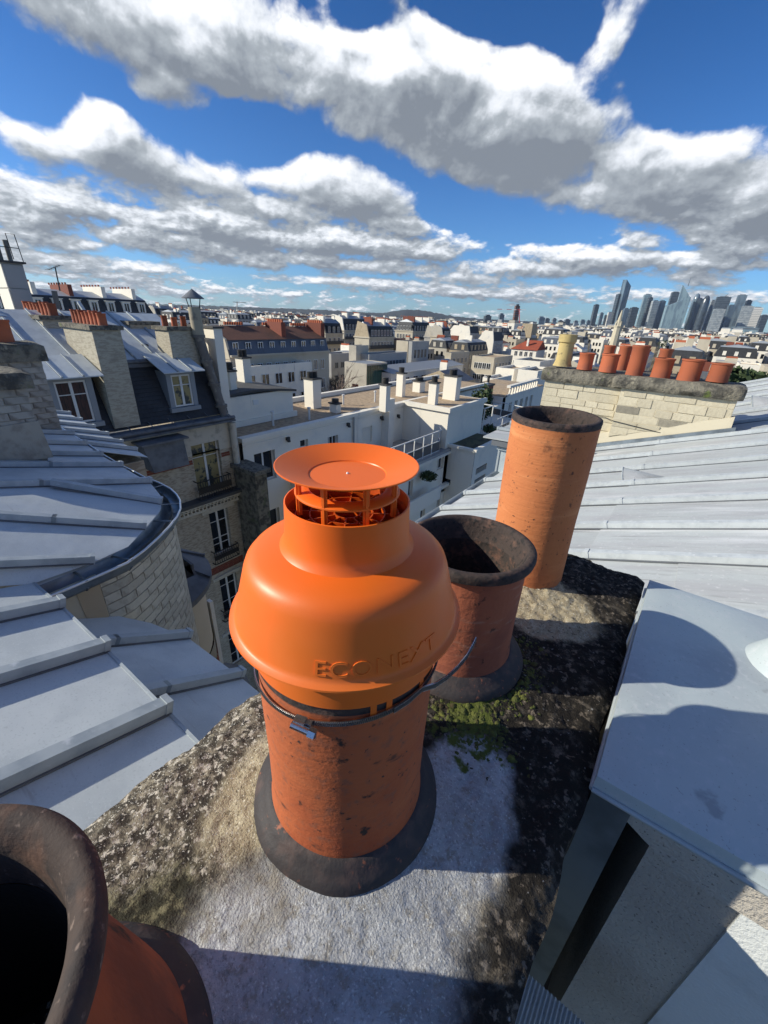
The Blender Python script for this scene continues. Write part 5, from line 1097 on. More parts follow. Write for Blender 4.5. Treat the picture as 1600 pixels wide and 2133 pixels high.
# ================= rounded oriel wing low in the court =================
ow = thing('oriel_wing', 'low rounded courtyard wing with dark zinc roof, cream wall and red brick bands', 'building', (-5.5, 2.6, ZG))
R0 = [py(463, 1208, 2.6), py(399, 1245, 2.6), py(370, 1257, 2.6)]
cx0, cy0 = -5.6, 1.7
def bow(z0, z1, rad, m, nm, seg=24, rows=None, ex=1.0):
    b = MB(); vs = []; fs = []
    for i in range(seg+1):
        a = -PI*.42+PI*.92*i/seg; x, y = cx0+rad*math.cos(a)*ex, cy0+rad*math.sin(a)
        vs += [(x, y, z0), (x, y, z1)]
    for i in range(seg): fs.append((2*i, 2*i+2, 2*i+3, 2*i+1))
    b.add(vs, fs); return obj(nm, b, m, ow, smooth=50)
bow(-4.75, -3.55, 1.0, M['cream'], 'cream_wall'); bow(-5.05, -4.75, 1.02, M['stoneg'], 'stone_band'); bow(-5.3, -5.05, 1.03, M['redbrick'], 'red_brick_band'); bow(-9, -5.3, 1.02, M['brick_y'], 'brick_wall')
zt2 = -3.5; b = MB(); vs = [(cx0-.9, cy0+.1, -2.95)]
for i in range(21): a = -PI*.42+PI*.92*i/20; vs.append((cx0+1.14*math.cos(a), cy0+1.14*math.sin(a), zt2))
b.add(vs, [(0, i, i+1) for i in range(1, 21)]); b.add([(q[0], q[1], q[2]-.08) for q in vs[1:]]+vs[1:], [(i, i+1, 21+i+1, 21+i) for i in range(20)])
obj('zinc_roof_cover', b, M['zinc_old'], ow)
for i in (3, 7, 11, 15, 19): a = -PI*.42+PI*.92*i/20; batten(ow, (cx0-.5, cy0+.2, -3.08), (cx0+1.14*math.cos(a), cy0+1.14*math.sin(a), zt2+.01), w=.03, h=.03, m='zinc_old')
b = MB().box(-6.2, -5.35, 2.62, 2.72, -5.6, -4.3); obj('tall_window', b, M['glass'], ow); obj('window_frame', MB().box(-6.24, -6.16, 2.70, 2.76, -5.6, -4.25).box(-5.80, -5.74, 2.70, 2.76, -5.6, -4.25).box(-5.38, -5.28, 2.70, 2.76, -5.6, -4.25), M['frame'], ow)
obj('lower_zinc_bow', MB().lathe([(1.35, -5.9), (1.33, -5.85), (1.0, -5.55)], (cx0+.2, cy0, 0), 24, -1.3, 1.5), M['zinc_old'], ow, smooth=30)
ob = thing('gutter_box', 'open dark zinc gutter box hanging behind the curved brick wall', 'gutter', (-4.6, 2.2, -2.9))
g0, g1, g2_, g3 = [np.array(py(x, y, 2.25)) for x, y in ((343, 1140), (402, 1186), (358, 1206), (345, 1165))]
obj('front_board', MB().bar(g0, g1, .03, .16), M['zinc_old'], ob); obj('end_board', MB().bar(g1, g2_, .03, .16), M['zinc_old'], ob); obj('strut', MB().bar(g3, g2_, .03, .05), M['zinc_old'], ob)

# small fittings on the white block
dpw = thing('downpipe', 'thin grey downpipe on the white facade between the dark window and the shutter', 'drainpipe', (-13.98, 16.6, -7)); obj('pipe', MB().tube([(-13.97, 16.5, -12), (-13.97, 16.5, -4.8)], .05, 8), M['grey'], dpw)
for i, (y, z) in enumerate(((11.9, -5.0), (16.0, -5.05), (18.9, -5.15), (20.6, -5.3))): tag(obj('wall_lamp', MB().box(-14.05, -13.9, y, y+.14, z-.16, z).box(-13.98, -13.86, y+.02, y+.12, z-.22, z-.14), M['vent'], None, org=(-14, y, z)), ('first', 'second', 'third', 'fourth')[i]+' small dark lamp from the left under the white roof edge', 'lamp')
for i, (x, y, h) in enumerate(((-15.2, 12.2, .5), (-14.9, 14.2, .45), (-16.4, 18.4, .4), (-15.6, 20.4, .5), (-12.3, 24.4, .6))): tag(obj('vent_pipe', MB().tube([(x, y, ZR-.1), (x, y, ZR+h)], .05, 8).tube([(x, y, ZR+h), (x, y, ZR+h+.08)], .09, 8), M['frame'], None, org=(x, y, ZR)), ('short white vent pipe', 'thin white vent pipe', 'small vent pipe', 'slim vent pipe', 'lone vent pipe')[i]+(' nearest the stair box', ' in front of the double vent chimney', ' in the middle of the gravel roof', ' beside the slender chimney', ' on the small projecting gravel roof')[i], 'vent')
cor = thing('patio_canopy', 'small white metal frame canopy on the upper terrace near the shrub', 'canopy', (-11.4, 27.4, -6.4)); obj('frame', MB().bar((-12.2, 26.6, -5.3), (-11.0, 26.6, -5.3), .06, .06).bar((-12.2, 28, -5.3), (-11, 28, -5.3), .06, .06).bar((-11, 26.6, -5.3), (-11, 28, -5.3), .06, .06).bar((-11, 26.6, -7.2), (-11, 26.6, -5.3), .06, .06, up=(1, 0, 0)).bar((-11, 28, -7.2), (-11, 28, -5.3), .06, .06, up=(1, 0, 0)), M['frame'], cor)
# ================= ground and hills =================
g = obj('ground', MB().add([(-16000, -4000, ZG), (6000, -4000, ZG), (6000, 16000, ZG), (-16000, 16000, ZG)], [(0, 1, 2, 3)]), M['ground'], kind='structure')
obj('courtyard', MB().box(-13.9, -2, -6, 40, ZG+.004, ZG+.02), M['asph'], kind='structure')
crest = [(-260, 612), (-50, 619), (100, 625), (250, 630), (340, 634), (450, 637), (550, 641), (640, 644), (700, 647), (760, 651), (800, 651.5), (818, 648.5), (835, 646), (850, 645), (875, 645.5), (892, 648), (905, 651), (925, 655), (950, 659.5), (1000, 664), (1100, 669), (1250, 676), (1400, 683), (1700, 697)]
def hills():
    b = MB(); xs = np.linspace(-260, 1700, 420); cp = np.array(crest); ys = np.interp(xs, cp[:, 0], cp[:, 1]); rows = []
    for x, y in zip(xs, ys):
        c = pdist(x, y, 5200.0); c[2] += 9*noise.noise(Vector((x*.12, 0, 0)))+5*noise.noise(Vector((x*.5, 3, 0)))
        d = np.array([c[0], c[1], 0])/5200.0; zt_ = c[2]
        rows.append([d*4300+[0, 0, ZG-1], d*4650+[0, 0, ZG+(zt_-ZG)*.45], d*5000+[0, 0, ZG+(zt_-ZG)*.9], c, d*6500+[0, 0, ZG-5]])
    vs = [q for r_ in rows for q in r_]; fs = []
    for i in range(len(rows)-1):
        for k in range(4): fs.append((i*5+k, (i+1)*5+k, (i+1)*5+k+1, i*5+k+1))
    b.add(vs, fs); obj('hills', b, M['hill'], kind='structure', smooth=60)
hills()
# ================= city blocks placed from the view =================
def solve(fn, tx, lo, hi):
    for _ in range(60):
        m_ = (lo+hi)/2
        if (pj(fn(m_))[0] < tx) == (pj(fn(hi))[0] > tx): lo = m_
        else: hi = m_
    return (lo+hi)/2
FOOT = []
def rect(cx_, cy_, zt, xl, xr, dx, dy):
    P_ = pz(cx_, cy_, zt); X_, Y_ = P_[0], P_[1]
    x0 = solve(lambda t: (t, Y_, zt), xl, X_-60, X_) if xl is not None else X_-dx
    y1 = solve(lambda t: (X_, t, zt), xr, Y_, Y_+90) if xr is not None else Y_+dy
    FOOT.append((x0, X_, Y_, y1)); return x0, X_, Y_, y1
def face_windows(t, axis, c, a0, a1, ztop, nrow, ncol, w, h, pitch, fm='frame', first=1.2, gm='glass', margin=.8):
    for r_ in range(nrow):
        for k in range(ncol):
            m_ = a0+margin+(a1-a0-2*margin)*(k+.5)/ncol; z = ztop-first-r_*pitch
            sashes(t, axis, c+(.15 if axis == 'x' else -.15), [(m_-w/2, m_+w/2, z-h, z)], fm, gm)
def block(label, cx_, cy_, zt, xl=None, xr=None, dx=10, dy=12, wall='white', roof='gravel', par=.4, wx=None, wy=None, group=None, parent_name='city_building', side=None):
    x0, x1, y0, y1 = rect(cx_, cy_, zt, xl, xr, dx, dy)
    t = thing(parent_name, label, 'building', ((x0+x1)/2, (y0+y1)/2, ZG), group)
    b = MB().box(x0, x1, y0, y1, ZG, zt)
    obj('walls', b, M[wall], t)
    obj('flat_roof', MB().box(x0+.3, x1-.3, y0+.3, y1-.3, zt, zt+.04), M[roof], t)
    if par: obj('parapet', MB().box(x0, x1, y0, y0+.3, zt, zt+par).box(x1-.3, x1, y0+.3, y1, zt, zt+par).box(x0, x0+.3, y0+.3, y1, zt, zt+par).box(x0+.3, x1-.3, y1-.3, y1, zt, zt+par), M[side or wall], t)
    if wx: face_windows(t, 'x', x1, y0, y1, zt, *wx)
    if wy: face_windows(t, 'y', y0, x0, x1, zt, *wy)
    return t, (x0, x1, y0, y1)
def mansard(label, cx_, cy_, zt, xl=None, xr=None, dx=5.5, dy=12, wall='cream', slate='slate', mh=3.0, rows=3, nd_x=6, nd_y=0, chim=2, gables=True, group=None, bal=True, setb=1.2, pitch=3.1, wlit=True, roofm='zincroof', dw=1.0):
    x0, x1, y0, y1 = rect(cx_, cy_, zt, xl, xr, dx, dy)
    t = thing('mansard_building', label, 'building', ((x0+x1)/2, (y0+y1)/2, ZG), group)
    obj('walls', MB().box(x0, x1, y0, y1, ZG, zt), M[wall], t)
    s = setb; gy = .0 if gables and not nd_y else s
    v = [(x0, y0, zt), (x1, y0, zt), (x1, y1, zt), (x0, y1, zt), (x0+s, y0+gy, zt+mh), (x1-s, y0+gy, zt+mh), (x1-s, y1-(0 if gables else s), zt+mh), (x0+s, y1-(0 if gables else s), zt+mh)]
    obj('mansard_slope', MB().add(v, [(0, 1, 5, 4), (1, 2, 6, 5), (2, 3, 7, 6), (3, 0, 4, 7)]), M[slate], t)
    mx_ = (x0+x1)/2; r1 = .35*(1+(x1-x0)*.06)
    obj('zinc_top', MB().add([v[4], v[5], v[6], v[7], (mx_, y0+gy+.3, zt+mh+1.1), (mx_, y1-.3, zt+mh+1.1)], [(0, 1, 4), (1, 2, 5, 4), (2, 3, 5), (3, 0, 4, 5)]), M[roofm], t)
    obj('cornice', MB().box(x0-.25, x1+.3, y0-.25, y1+.25, zt-.25, zt+.12), M[wall], t)
    if bal: obj('balcony_line', MB().box(x1, x1+.6, y0, y1, zt-3.15, zt-3.0).box(x1+.52, x1+.56, y0, y1, zt-3.0, zt-2.15).box(x0, x1+.5, y0-.6, y0, zt-3.15, zt-3.0), M['vent'], t)
    if gables and not nd_y: obj('gable_wall', MB().prism([(x0, y0-.15, zt), (x1+.1, y0-.15, zt), (x1-s+.25, y0-.15, zt+mh+.35), (x0+s, y0-.15, zt+mh+1.2)], (0, .4, 0)), M[('cream', 'beige', 'white', 'tan')[int(abs(x0)*7) % 4]], t)
    face_windows(t, 'x', x1, y0, y1, zt, rows, nd_x, dw, 1.8, pitch, 'frame' if wlit else 'fr_grey')
    if nd_y: face_windows(t, 'y', y0, x0, x1, zt, rows, nd_y, dw, 1.8, pitch)
    for k in range(nd_x):
        m_ = y0+.8+(y1-y0-1.6)*(k+.5)/nd_x; d = obj('dormer', MB().box(x1-1.5, x1-.15, m_-.75, m_+.75, zt+.2, zt+2.2).box(x1-1.7, x1, m_-.9, m_+.9, zt+2.2, zt+2.32), M[slate] if wall != 'white' else M['white'], t, org=(x1, m_, zt)); sashes(d, 'x', x1, [(m_-.5, m_+.5, zt+.35, zt+2.0)])
    for k in range(nd_y):
        m_ = x0+.8+(x1-x0-1.6)*(k+.5)/nd_y; d = obj('dormer', MB().box(m_-.75, m_+.75, y0+.15, y0+1.5, zt+.2, zt+2.2), M[slate], t, org=(m_, y0, zt)); sashes(d, 'y', y0, [(m_-.5, m_+.5, zt+.35, zt+2.0)])
    for k in range(chim):
        y = y0+(y1-y0)*(k+.5)/max(chim, 1) if chim > 1 else y0+1
        c_ = obj('chimney', MB().box(x0+min(2, .25*(x1-x0)), x1-1.4, y-.35, y+.35, zt+mh-1.5, zt+mh+2.0), M['white'] if rnd.random() < .88 else M['redbrick'], t, org=(mx_, y, zt))
        b = MB(); n = 7
        for q in range(n): xx = x0+.8+(x1-x0-2.6)*q/n; b.box(xx-.12, xx+.12, y-.12, y+.12, zt+mh+2.0, zt+mh+2.35)
        obj('chimney_pots', b, M['pots'], c_, kind='stuff')
    return t, (x0, x1, y0, y1)
# --- tiled roof building ---
x0, x1, y0, y1 = rect(479, 741, -5.5, 452, 685, 10, 12)
tb = thing('tiled_building', 'long building with a brown tiled roof above a blue grey slate storey', 'building', (x0, y0, ZG)); x0 = x1-9.5
obj('walls', MB().box(x0, x1, y0, y1, ZG, -5.5), M['cream'], tb)
v = [(x1, y0, -5.5), (x1, y1, -5.5), (x1-.7, y1, -3.6), (x1-.7, y0, -3.6)]; obj('slate_storey', MB().add(v, [(0, 1, 2, 3)]).box(x0, x1-.75, y0, y1, -5.5, -3.65), M['slate_b'], tb)
obj('tiled_slope', MB().add([(x1-.5, y0, -3.62), (x1-.5, y1, -3.62), (x1-4.6, y1, -2.0), (x1-4.6, y0, -2.0), (x0, y1, -3.6), (x0, y0, -3.6)], [(0, 1, 2, 3), (3, 2, 4, 5)]), M['tile'], tb)
obj('gable_wall', MB().prism([(x0, y0-.1, -6), (x1+.05, y0-.1, -6), (x1-.6, y0-.1, -3.5), (x1-4.6, y0-.1, -1.85), (x0, y0-.1, -3.5)], (0, .3, 0)), M['cream'], tb)
obj('eave_cornice', MB().box(x1-.1, x1+.35, y0, y1, -5.7, -5.45), M['cream'], tb)
for k in range(9): m_ = y0+(y1-y0)*(k+.6)/9.2; sashes(tb, 'x', x1-.22, [(m_-.45, m_+.45, -5.2, -3.9)])
face_windows(tb, 'x', x1, y0, y1, -5.5, 4, 11, .9, 1.6, 3.0)
for px_ in (578, 660): 
    yy = solve(lambda t: (x1-2.5, t, -2.5), px_, y0, y1+5); c_ = obj('brick_chimney', MB().box(x1-4.8, x1-1.2, yy-.35, yy+.5, -3.5, -1.35), M['redbrick'], tb)
    b = MB(); [b.box(x1-4.6+q*.5, x1-4.3+q*.5, yy-.1, yy+.2, -1.35, -.95) for q in range(7)]; obj('chimney_pots', b, M['pots'], c_, kind='stuff')
b = MB(); 
for f_ in (.15, .5, .8):
    for q in range(8): yy = y0+(y1-y0)*f_+q*.4; b.box(x1-4.9, x1-4.6, yy, yy+.25, -1.9, -1.5)
obj('ridge_pots', b, M['pots'], tb, kind='stuff')
# --- hand placed blocks ---
block('low white building with a gravel roof just below the brown tiled roof', 462, 775, -7.0, None, 650, dx=9, wx=(2, 6, 1.3, 1.5, 3, 'frame', .7))
mansard('cream mansard block with white gable just right of the brown tiled roof', 678, 695, -5.5, None, 714, nd_x=3, chim=1)
mansard('tall mansard block with a long balcony, between the tiled roof and the flagged facade', 717, 688, -5.2, None, 767, mh=4, nd_x=7, chim=2)
mansard('lower mansard block with red awnings, left of the corner mansard building', 769, 703, -5.6, None, 821, nd_x=7, chim=2, rows=4)
mansard('ornate corner building with a pale mansard and many dormers under the wooded hill', 860, 690, -5.0, 823, 906, mh=3.4, nd_x=8, nd_y=5, rows=4, gables=False, chim=3)
mansard('narrow grey mansard house right of the ornate corner building', 909, 703, -6.5, None, 922, nd_x=2, chim=1, wall='grey')
mansard('dark mansard row running up to the white blind gable', 923, 702, -6.0, None, 940, nd_x=4, chim=2)
block('grey modern block with square windows left of the green glass building', 690, 741, -9, None, 735, dx=4, wall='grey', roof='gravel', wx=(4, 3, 1.2, 1.4, 3.0, 'fr_grey', 1.6))
block('plain cream tower block with one sunlit side above the glass building', 742, 724, -6.5, 727, 768, wall='beige', roof='dkroof')
block('long low grey wing with a row of six windows', 769, 742, -8.2, None, 848, dx=4, wall='grey', roof='dkroof', wx=(1, 10, 1.1, 1.9, 3, 'fr_grey', 1.3))
block('square grey block with three rows of slim windows below the ornate corner building', 859, 715, -6, 852, 894, wall='grey', wx=(3, 4, 1.0, 2.2, 3.6, 'fr_grey', 1.6))
block('small sunlit cream block beside the square grey block', 850, 714, -6.3, 826, None, dy=8, wall='cream')
t, r_ = block('green glass fronted building among the bare trees', 764, 760, -9, None, 807, dx=6, wall='beige', roof='zincroof', par=.15)
M['gglass'] = mat('green_curtain_glass', (0.015, 0.05, 0.045), .12, layers=[(.5, 4, (0.03, 0.10, 0.085), .45, .65, (1, 1, .3))], spec=.8)
for k in range(12): a = r_[2]+(r_[3]-r_[2])*k/12; obj('glass_panel', MB().box(r_[1]+.02, r_[1]+.08, a+.04, a+(r_[3]-r_[2])/12-.04, -15, -9.2), M['gglass'], t, org=(r_[1], a, -9.2))
x0, x1, y0, y1 = rect(815, 778, -10.8, None, 965, 8, 12); sh = thing('shed_building', 'wide low building with a pitched pale zinc roof behind the gravel roof', 'building', (x0, y0, ZG))
obj('walls', MB().box(x0, x1, y0, y1, ZG, -10.8), M['white'], sh); obj('zinc_roof_slope', MB().add([(x1+.4, y0, -10.9), (x1+.4, y1, -10.9), (x1-5, y1, -9.8), (x1-5, y0, -9.8), (x0, y1, -10.9), (x0, y0, -10.9)], [(0, 1, 2, 3), (3, 2, 4, 5)]), M['zincroof'], sh); face_windows(sh, 'x', x1, y0, y1, -10.8, 2, 9, 2.0, 1.4, 3)
# white blind gable etc.
def gable(label, cx_, cy_, zt, xl, xr, wall, cut=.18, mh=3.2, **k):
    x0, x1, y0, y1 = rect(cx_, cy_, zt, xl, xr, 12, 10); t = thing('gabled_building', label, 'building', ((x0+x1)/2, y0, ZG)); w = x1-x0
    obj('blind_gable', MB().prism([(x0-.5*cut*w, y0, ZG), (x1, y0, ZG), (x1, y0, zt-mh*1.1), (x1-cut*w*.4, y0, zt), (x0+cut*w, y0, zt), (x0-.3*cut*w, y0, zt-mh*1.1)], (0, .5, 0)), M[wall], t)
    obj('walls', MB().box(x0, x1, y0+.5, y1, ZG, zt-mh*1.1), M['grey'], t)
    obj('mansard_slope', MB().prism([(x0, y0+.5, zt-mh*1.1), (x1, y0+.5, zt-mh*1.1), (x1-cut*w*.5, y0+.5, zt-.3), (x0+cut*w, y0+.5, zt-.3)], (0, y1-y0-.5, 0)), M['slate'], t)
    face_windows(t, 'x', x1, y0+.5, y1, zt-mh*1.1, 3, k.get('n', 3), 1.0, 1.7, 3.0, first=.9); return t
gable('tall building with a blank white gable tapering at the top, in mid picture', 981, 679, -2.6, 938, 1000, 'white')
gable('pale building with a grey zinc roof and side wall, right of the blank white gable', 1031, 690, -3.4, 1000, 1051, 'white', cut=.3)
block('white tower block with a recessed balcony column beside the tan block', 1072, 675, -.9, 1035, None, dy=14, wall='white', roof='dkroof', wy=(4, 3, 1.6, 1.8, 3.2))
block('square tan stone block with a dark shaded side on the skyline', 1110, 676, -.8, 1074, 1120, wall='tan', roof='dkroof', wy=(3, 1, 1.2, 1.2, 5.0))
x0, x1, y0, y1 = rect(1118, 730, -8, 1066, None, 12, 9); rt = thing('red_roofed_house', 'white house with a bright red tiled roof and a white chimney', 'building', (x0, y0, ZG))
obj('walls', MB().box(x0, x1, y0, y1, ZG, -8), M['white'], rt); obj('red_roof', MB().add([(x0-.3, y0-.4, -8.05), (x1+.3, y0-.4, -8.05), (x1+.1, y0+5, -5.2), (x0+3.2, y0+5, -5.2), (x1+.3, y1, -8), (x0, y1, -8)], [(0, 1, 2, 3), (1, 4, 2), (3, 2, 4, 5), (0, 3, 5)]), M['redtile'], rt)
obj('chimney', MB().box((x0+x1)/2, (x0+x1)/2+.6, y0+1.6, y0+2.2, -8, -4.6), M['white'], rt); face_windows(rt, 'y', y0, x0, x1, -8, 2, 4, 1, 1.5, 3, first=.6)
block('stepped cream house with a dark eave left of the terraced blocks', 940, 738, -9, 927, 978, wall='cream', roof='dkroof', wx=(2, 4, 1.2, 1.6, 3), wy=(2, 1, 1.2, 1.6, 3))
block('terraced cream block with long shaded balconies below the red roof', 1030, 748, -9.2, 984, 1068, wall='cream', roof='gravel', wx=(3, 5, 1.3, 1.6, 3), wy=(3, 4, 1.2, 1.6, 3))
block('white block with a roof terrace hedge behind the stone chimney', 1125, 757, -8.4, 1070, None, dy=12, wall='white', roof='dkroof', wy=(1, 1, 1.8, 1.5, 3))
block('white roof house with a green door, above the brick chimney', 1071, 774, -7.6, 1033, None, dy=8, wall='white', roof='gravel', wy=(1, 1, 1.0, 1.9, 3, 'fr_grey', .8))
block('blank white wall block right of the green door house', 1120, 779, -7.0, 1079, None, dy=8, wall='white', roof='dkroof')
block('low blank white wall between the gravel roof and the brick chimney', 1030, 796, -7.0, 1001, None, dy=6, wall='white', roof='dkroof')
# balustraded building
bb_ = thing('white_building', 'white building with an arched balustrade on its roof edge, left of the stone chimney', 'building', (-15, 42, ZG)); BX = -14.0
hh_ = [(39.6+k*1.55, 40.35+k*1.55, -8.35, -7.0) for k in range(5)]; FOOT.append((-22, -14, 37, 50))
b = wall_open(MB(), 'x', BX, 38.4, 50, ZG, -6.35, hh_, .25).box(-20, BX-.26, 38.4, 38.42, ZG, -6.35); obj('facade', b, M['white'], bb_); obj('room_backs', MB().box(BX-.6, BX-.3, 38.5, 49, ZG, -6.6), M['vent'], bb_)
for h in hh_: window(bb_, 'x', BX, *h, .22, leaves=2, bars=())
obj('roof', MB().box(-20, BX-.1, 38.5, 50, -6.4, -6.3), M['gravel'], bb_)
obj('balustrade_rail', MB().box(BX-.25, BX+.12, 38.9, 47.5, -5.55, -5.35).box(BX-.25, BX+.1, 38.9, 47.5, -6.35, -6.2), M['white'], bb_)
for k in range(12): y = 39.2+k*.72; obj('baluster', MB().prism([(BX-.12, y, -6.2), (BX-.12, y+.16, -6.2), (BX-.12, y+.34, -5.55), (BX-.12, y+.12, -5.55)], (.14, 0, 0)), M['white'], bb_, org=(BX, y, -6.2))
q = px(1043, 838, -15.2); bc = thing('brick_chimney', 'square red brick chimney with small vents beside the arched balustrade', 'chimney', (-15.8, 38, -7)); obj('brick_shaft', MB().box(-16.6, -15.2, 36.6, 38.0, -7, -5.35), M['redbrick'], bc); obj('cap', MB().box(-16.7, -15.1, 36.5, 38.1, -5.35, -5.2), M['vent'], bc)
for k in range(2): obj('roof_vent', MB().tube([(-16.2+k*.7, 37.3, -5.2), (-16.2+k*.7, 37.3, -4.6)], .12, 8).tube([(-16.2+k*.7, 37.3, -4.6), (-16.2+k*.7, 37.3, -4.45)], .2, 8), M['vent'], bc, smooth=40)
wl = thing('white_building', 'grey and white wall carrying the red brick chimney above the terrace', 'building', (-17, 37, ZG)); obj('wall', MB().box(-19, -14.2, 36.3, 38.3, ZG, -7.0), M['white'], wl)
tr2 = thing('terrace_railing', 'white framed railing of the upper planted terrace near the balustrade', 'railing', (-11.5, 30, -7.3)); railing(tr2, [(-10.6, 28.2), (-10.6, 34), (-14, 35)], -7.4, 1.2)
ft = thing('white_building', 'white balcony block with a planted terrace between the louvered block and the balustrade', 'building', (-12, 31, ZG)); obj('walls', MB().box(-14, -10.5, 27.8, 36, ZG, -7.4), M['white'], ft); FOOT.append((-22, -9, 9, 38))
# right side white blocks
block('big white block with thin joints and small square windows, far right', 1543, 741, -9, 1472, None, dy=20, wall='white', roof='dkroof', wy=(3, 6, .9, .9, 3.0))
block('cream block with a canted roof in front of the big white block', 1530, 769, -8, 1468, None, dy=14, wall='cream', roof='zincroof', wy=(2, 3, .9, 1, 3))
block('white housing block with paired small windows by the right edge', 1590, 765, -7.6, 1538, None, dy=10, wall='white', roof='gravel', wy=(3, 3, .8, 1.0, 2.8))
block('cream walled block cut by the right edge', 1660, 772, -6.8, 1592, None, dy=9, wall='cream', roof='dkroof', wy=(3, 3, 1, 1.2, 2.8))
block('long low cream block above the two chipped pots', 1457, 722, -7, 1411, None, dy=12, wall='cream', roof='zincroof', wy=(1, 6, 1, 1.2, 3))
block('white terraced block just behind the clay pots', 1452, 752, -7.4, 1405, None, dy=10, wall='white', roof='zincroof', wy=(2, 4, 1.2, 1.4, 3))
block('beige block with an arched top beside the church spire', 1328, 688, -6.5, 1296, None, dy=20, wall='tan', roof='zincroof', par=.2)
# ================= rows behind the slate mansard, left =================
mansard('long white mansard terrace with chimneys on the skyline, upper left', -40, 646, -1.6, None, 322, wall='white', mh=2.7, nd_x=9, rows=2, chim=5, dx=12, bal=False, gables=False, setb=1.0, pitch=3.4)
mansard('smaller mansard house behind, between the white terrace and the capped flue pipe', 326, 656, -3.2, None, 380, mh=2.6, nd_x=3, rows=2, chim=2, wall='grey', bal=False)
pc_ = thing('panel_chimney', 'tall chimney clad in grey and white panels with a ladder frame, far left', 'chimney', (-20.4, 5.5, -3))  # grey stands for the shaded front, white for the sunlit side
obj('core', MB().box(-21.2, -20.03, 5.22, 5.80, -3.5, 1.16), M['grey'], pc_)
for z0_, z1_ in ((.40, 1.12), (-.30, .38), (-1.1, -.32)):
    obj('front_panel', MB().box(-20.03, -19.99, 5.24, 5.78, z0_, z1_-.012), M['grey'], pc_, org=(-20, 5.5, z0_)); obj('side_panel', MB().box(-21.15, -20.05, 5.19, 5.22, z0_, z1_-.012), M['white'], pc_, org=(-20.6, 5.2, z0_))  # shaded front painted grey, sunlit side painted white
obj('cap_slab', MB().box(-21.3, -19.9, 5.12, 5.88, 1.16, 1.22), M['vent'], pc_)
for y, h in ((5.34, .62), (5.60, .66)): obj('flue', MB().tube([(-20.4, y, 1.2), (-20.4, y, 1.2+h)], .07, 10), M['pipe_o'], pc_, smooth=50)
obj('ladder_frame', MB().tube([(-20.0, 5.84, 1.2), (-20.0, 5.80, 2.02), (-20.35, 5.66, 2.06), (-20.4, 5.70, 1.3)], .014, 5).tube([(-20, 5.1, 1.62), (-20, 5.82, 1.62)], .012, 5), M['iron'], pc_)
pm_ = thing('pole', 'thin dark metal flue pole standing in front of the white mansard terrace', 'pole', px(128, 672, -19)); obj('shaft', MB().tube([px(130, 690, -19), px(113, 606, -19)], .09, 8), M['pipe_o'], pm_, smooth=50)
an = thing('tv_antenna', 'thin television aerial on a leaning mast above the upper left roofs', 'antenna', px(125, 600, -26)); A0 = px(125, 606, -26); A1 = px(115, 557, -26)
obj('mast', MB().tube([A0, A1], .03, 5), M['vent'], an); B0, B1 = np.array(px(101, 562, -26)), np.array(px(125, 552, -26)); b = MB().tube([B0, B1], .012, 5)
for k in range(7): q = B0+(B1-B0)*k/6; b.tube([q+[0, -.14, 0], q+[0, .14, 0]], .006, 4)
obj('elements', b, M['vent'], an)
for i, (xa, ya, n, lab) in enumerate(((52, 681, 10, 'row of red pots on a low chimney, farthest left under the panel chimney'), )):
    pass
# ================= cranes, spire, lone towers =================
def P3(x, y, d): return np.array(pdist(x, y, d))
def crane(label, x, yb, yt, xj0, xj1, d, m1, m2):
    t = thing('tower_crane', label, 'crane', P3(x, yb, d)); s = d/855*1.1
    a, b_ = P3(x, yb+8, d), P3(x, yt, d); obj('mast', MB().bar(a, b_, 1.0*s, 1.0*s, up=(1, 0, 0)), m1, t)
    j0, j1 = P3(xj0, yt+1, d), P3(xj1, yt+2.5, d); n = 6
    for k in range(n): obj('jib_section', MB().bar(j0+(j1-j0)*k/n, j0+(j1-j0)*(k+1)/n, .9*s, .8*s), (m1, m2)[k % 2], t)
M['crw'] = mat('crane_white', (.7, .7, .7), .6); M['crr'] = mat('crane_red', (.5, .06, .05), .6)
crane('grey tower crane on the skyline right of the capped flue pipe', 494, 650, 628, 485, 513, 900, M['grey'], M['grey'])
crane('red and white tower crane beside the dark brick tower on the skyline', 1082, 668, 643, 1036, 1096, 1500, M['crr'], M['crw'])
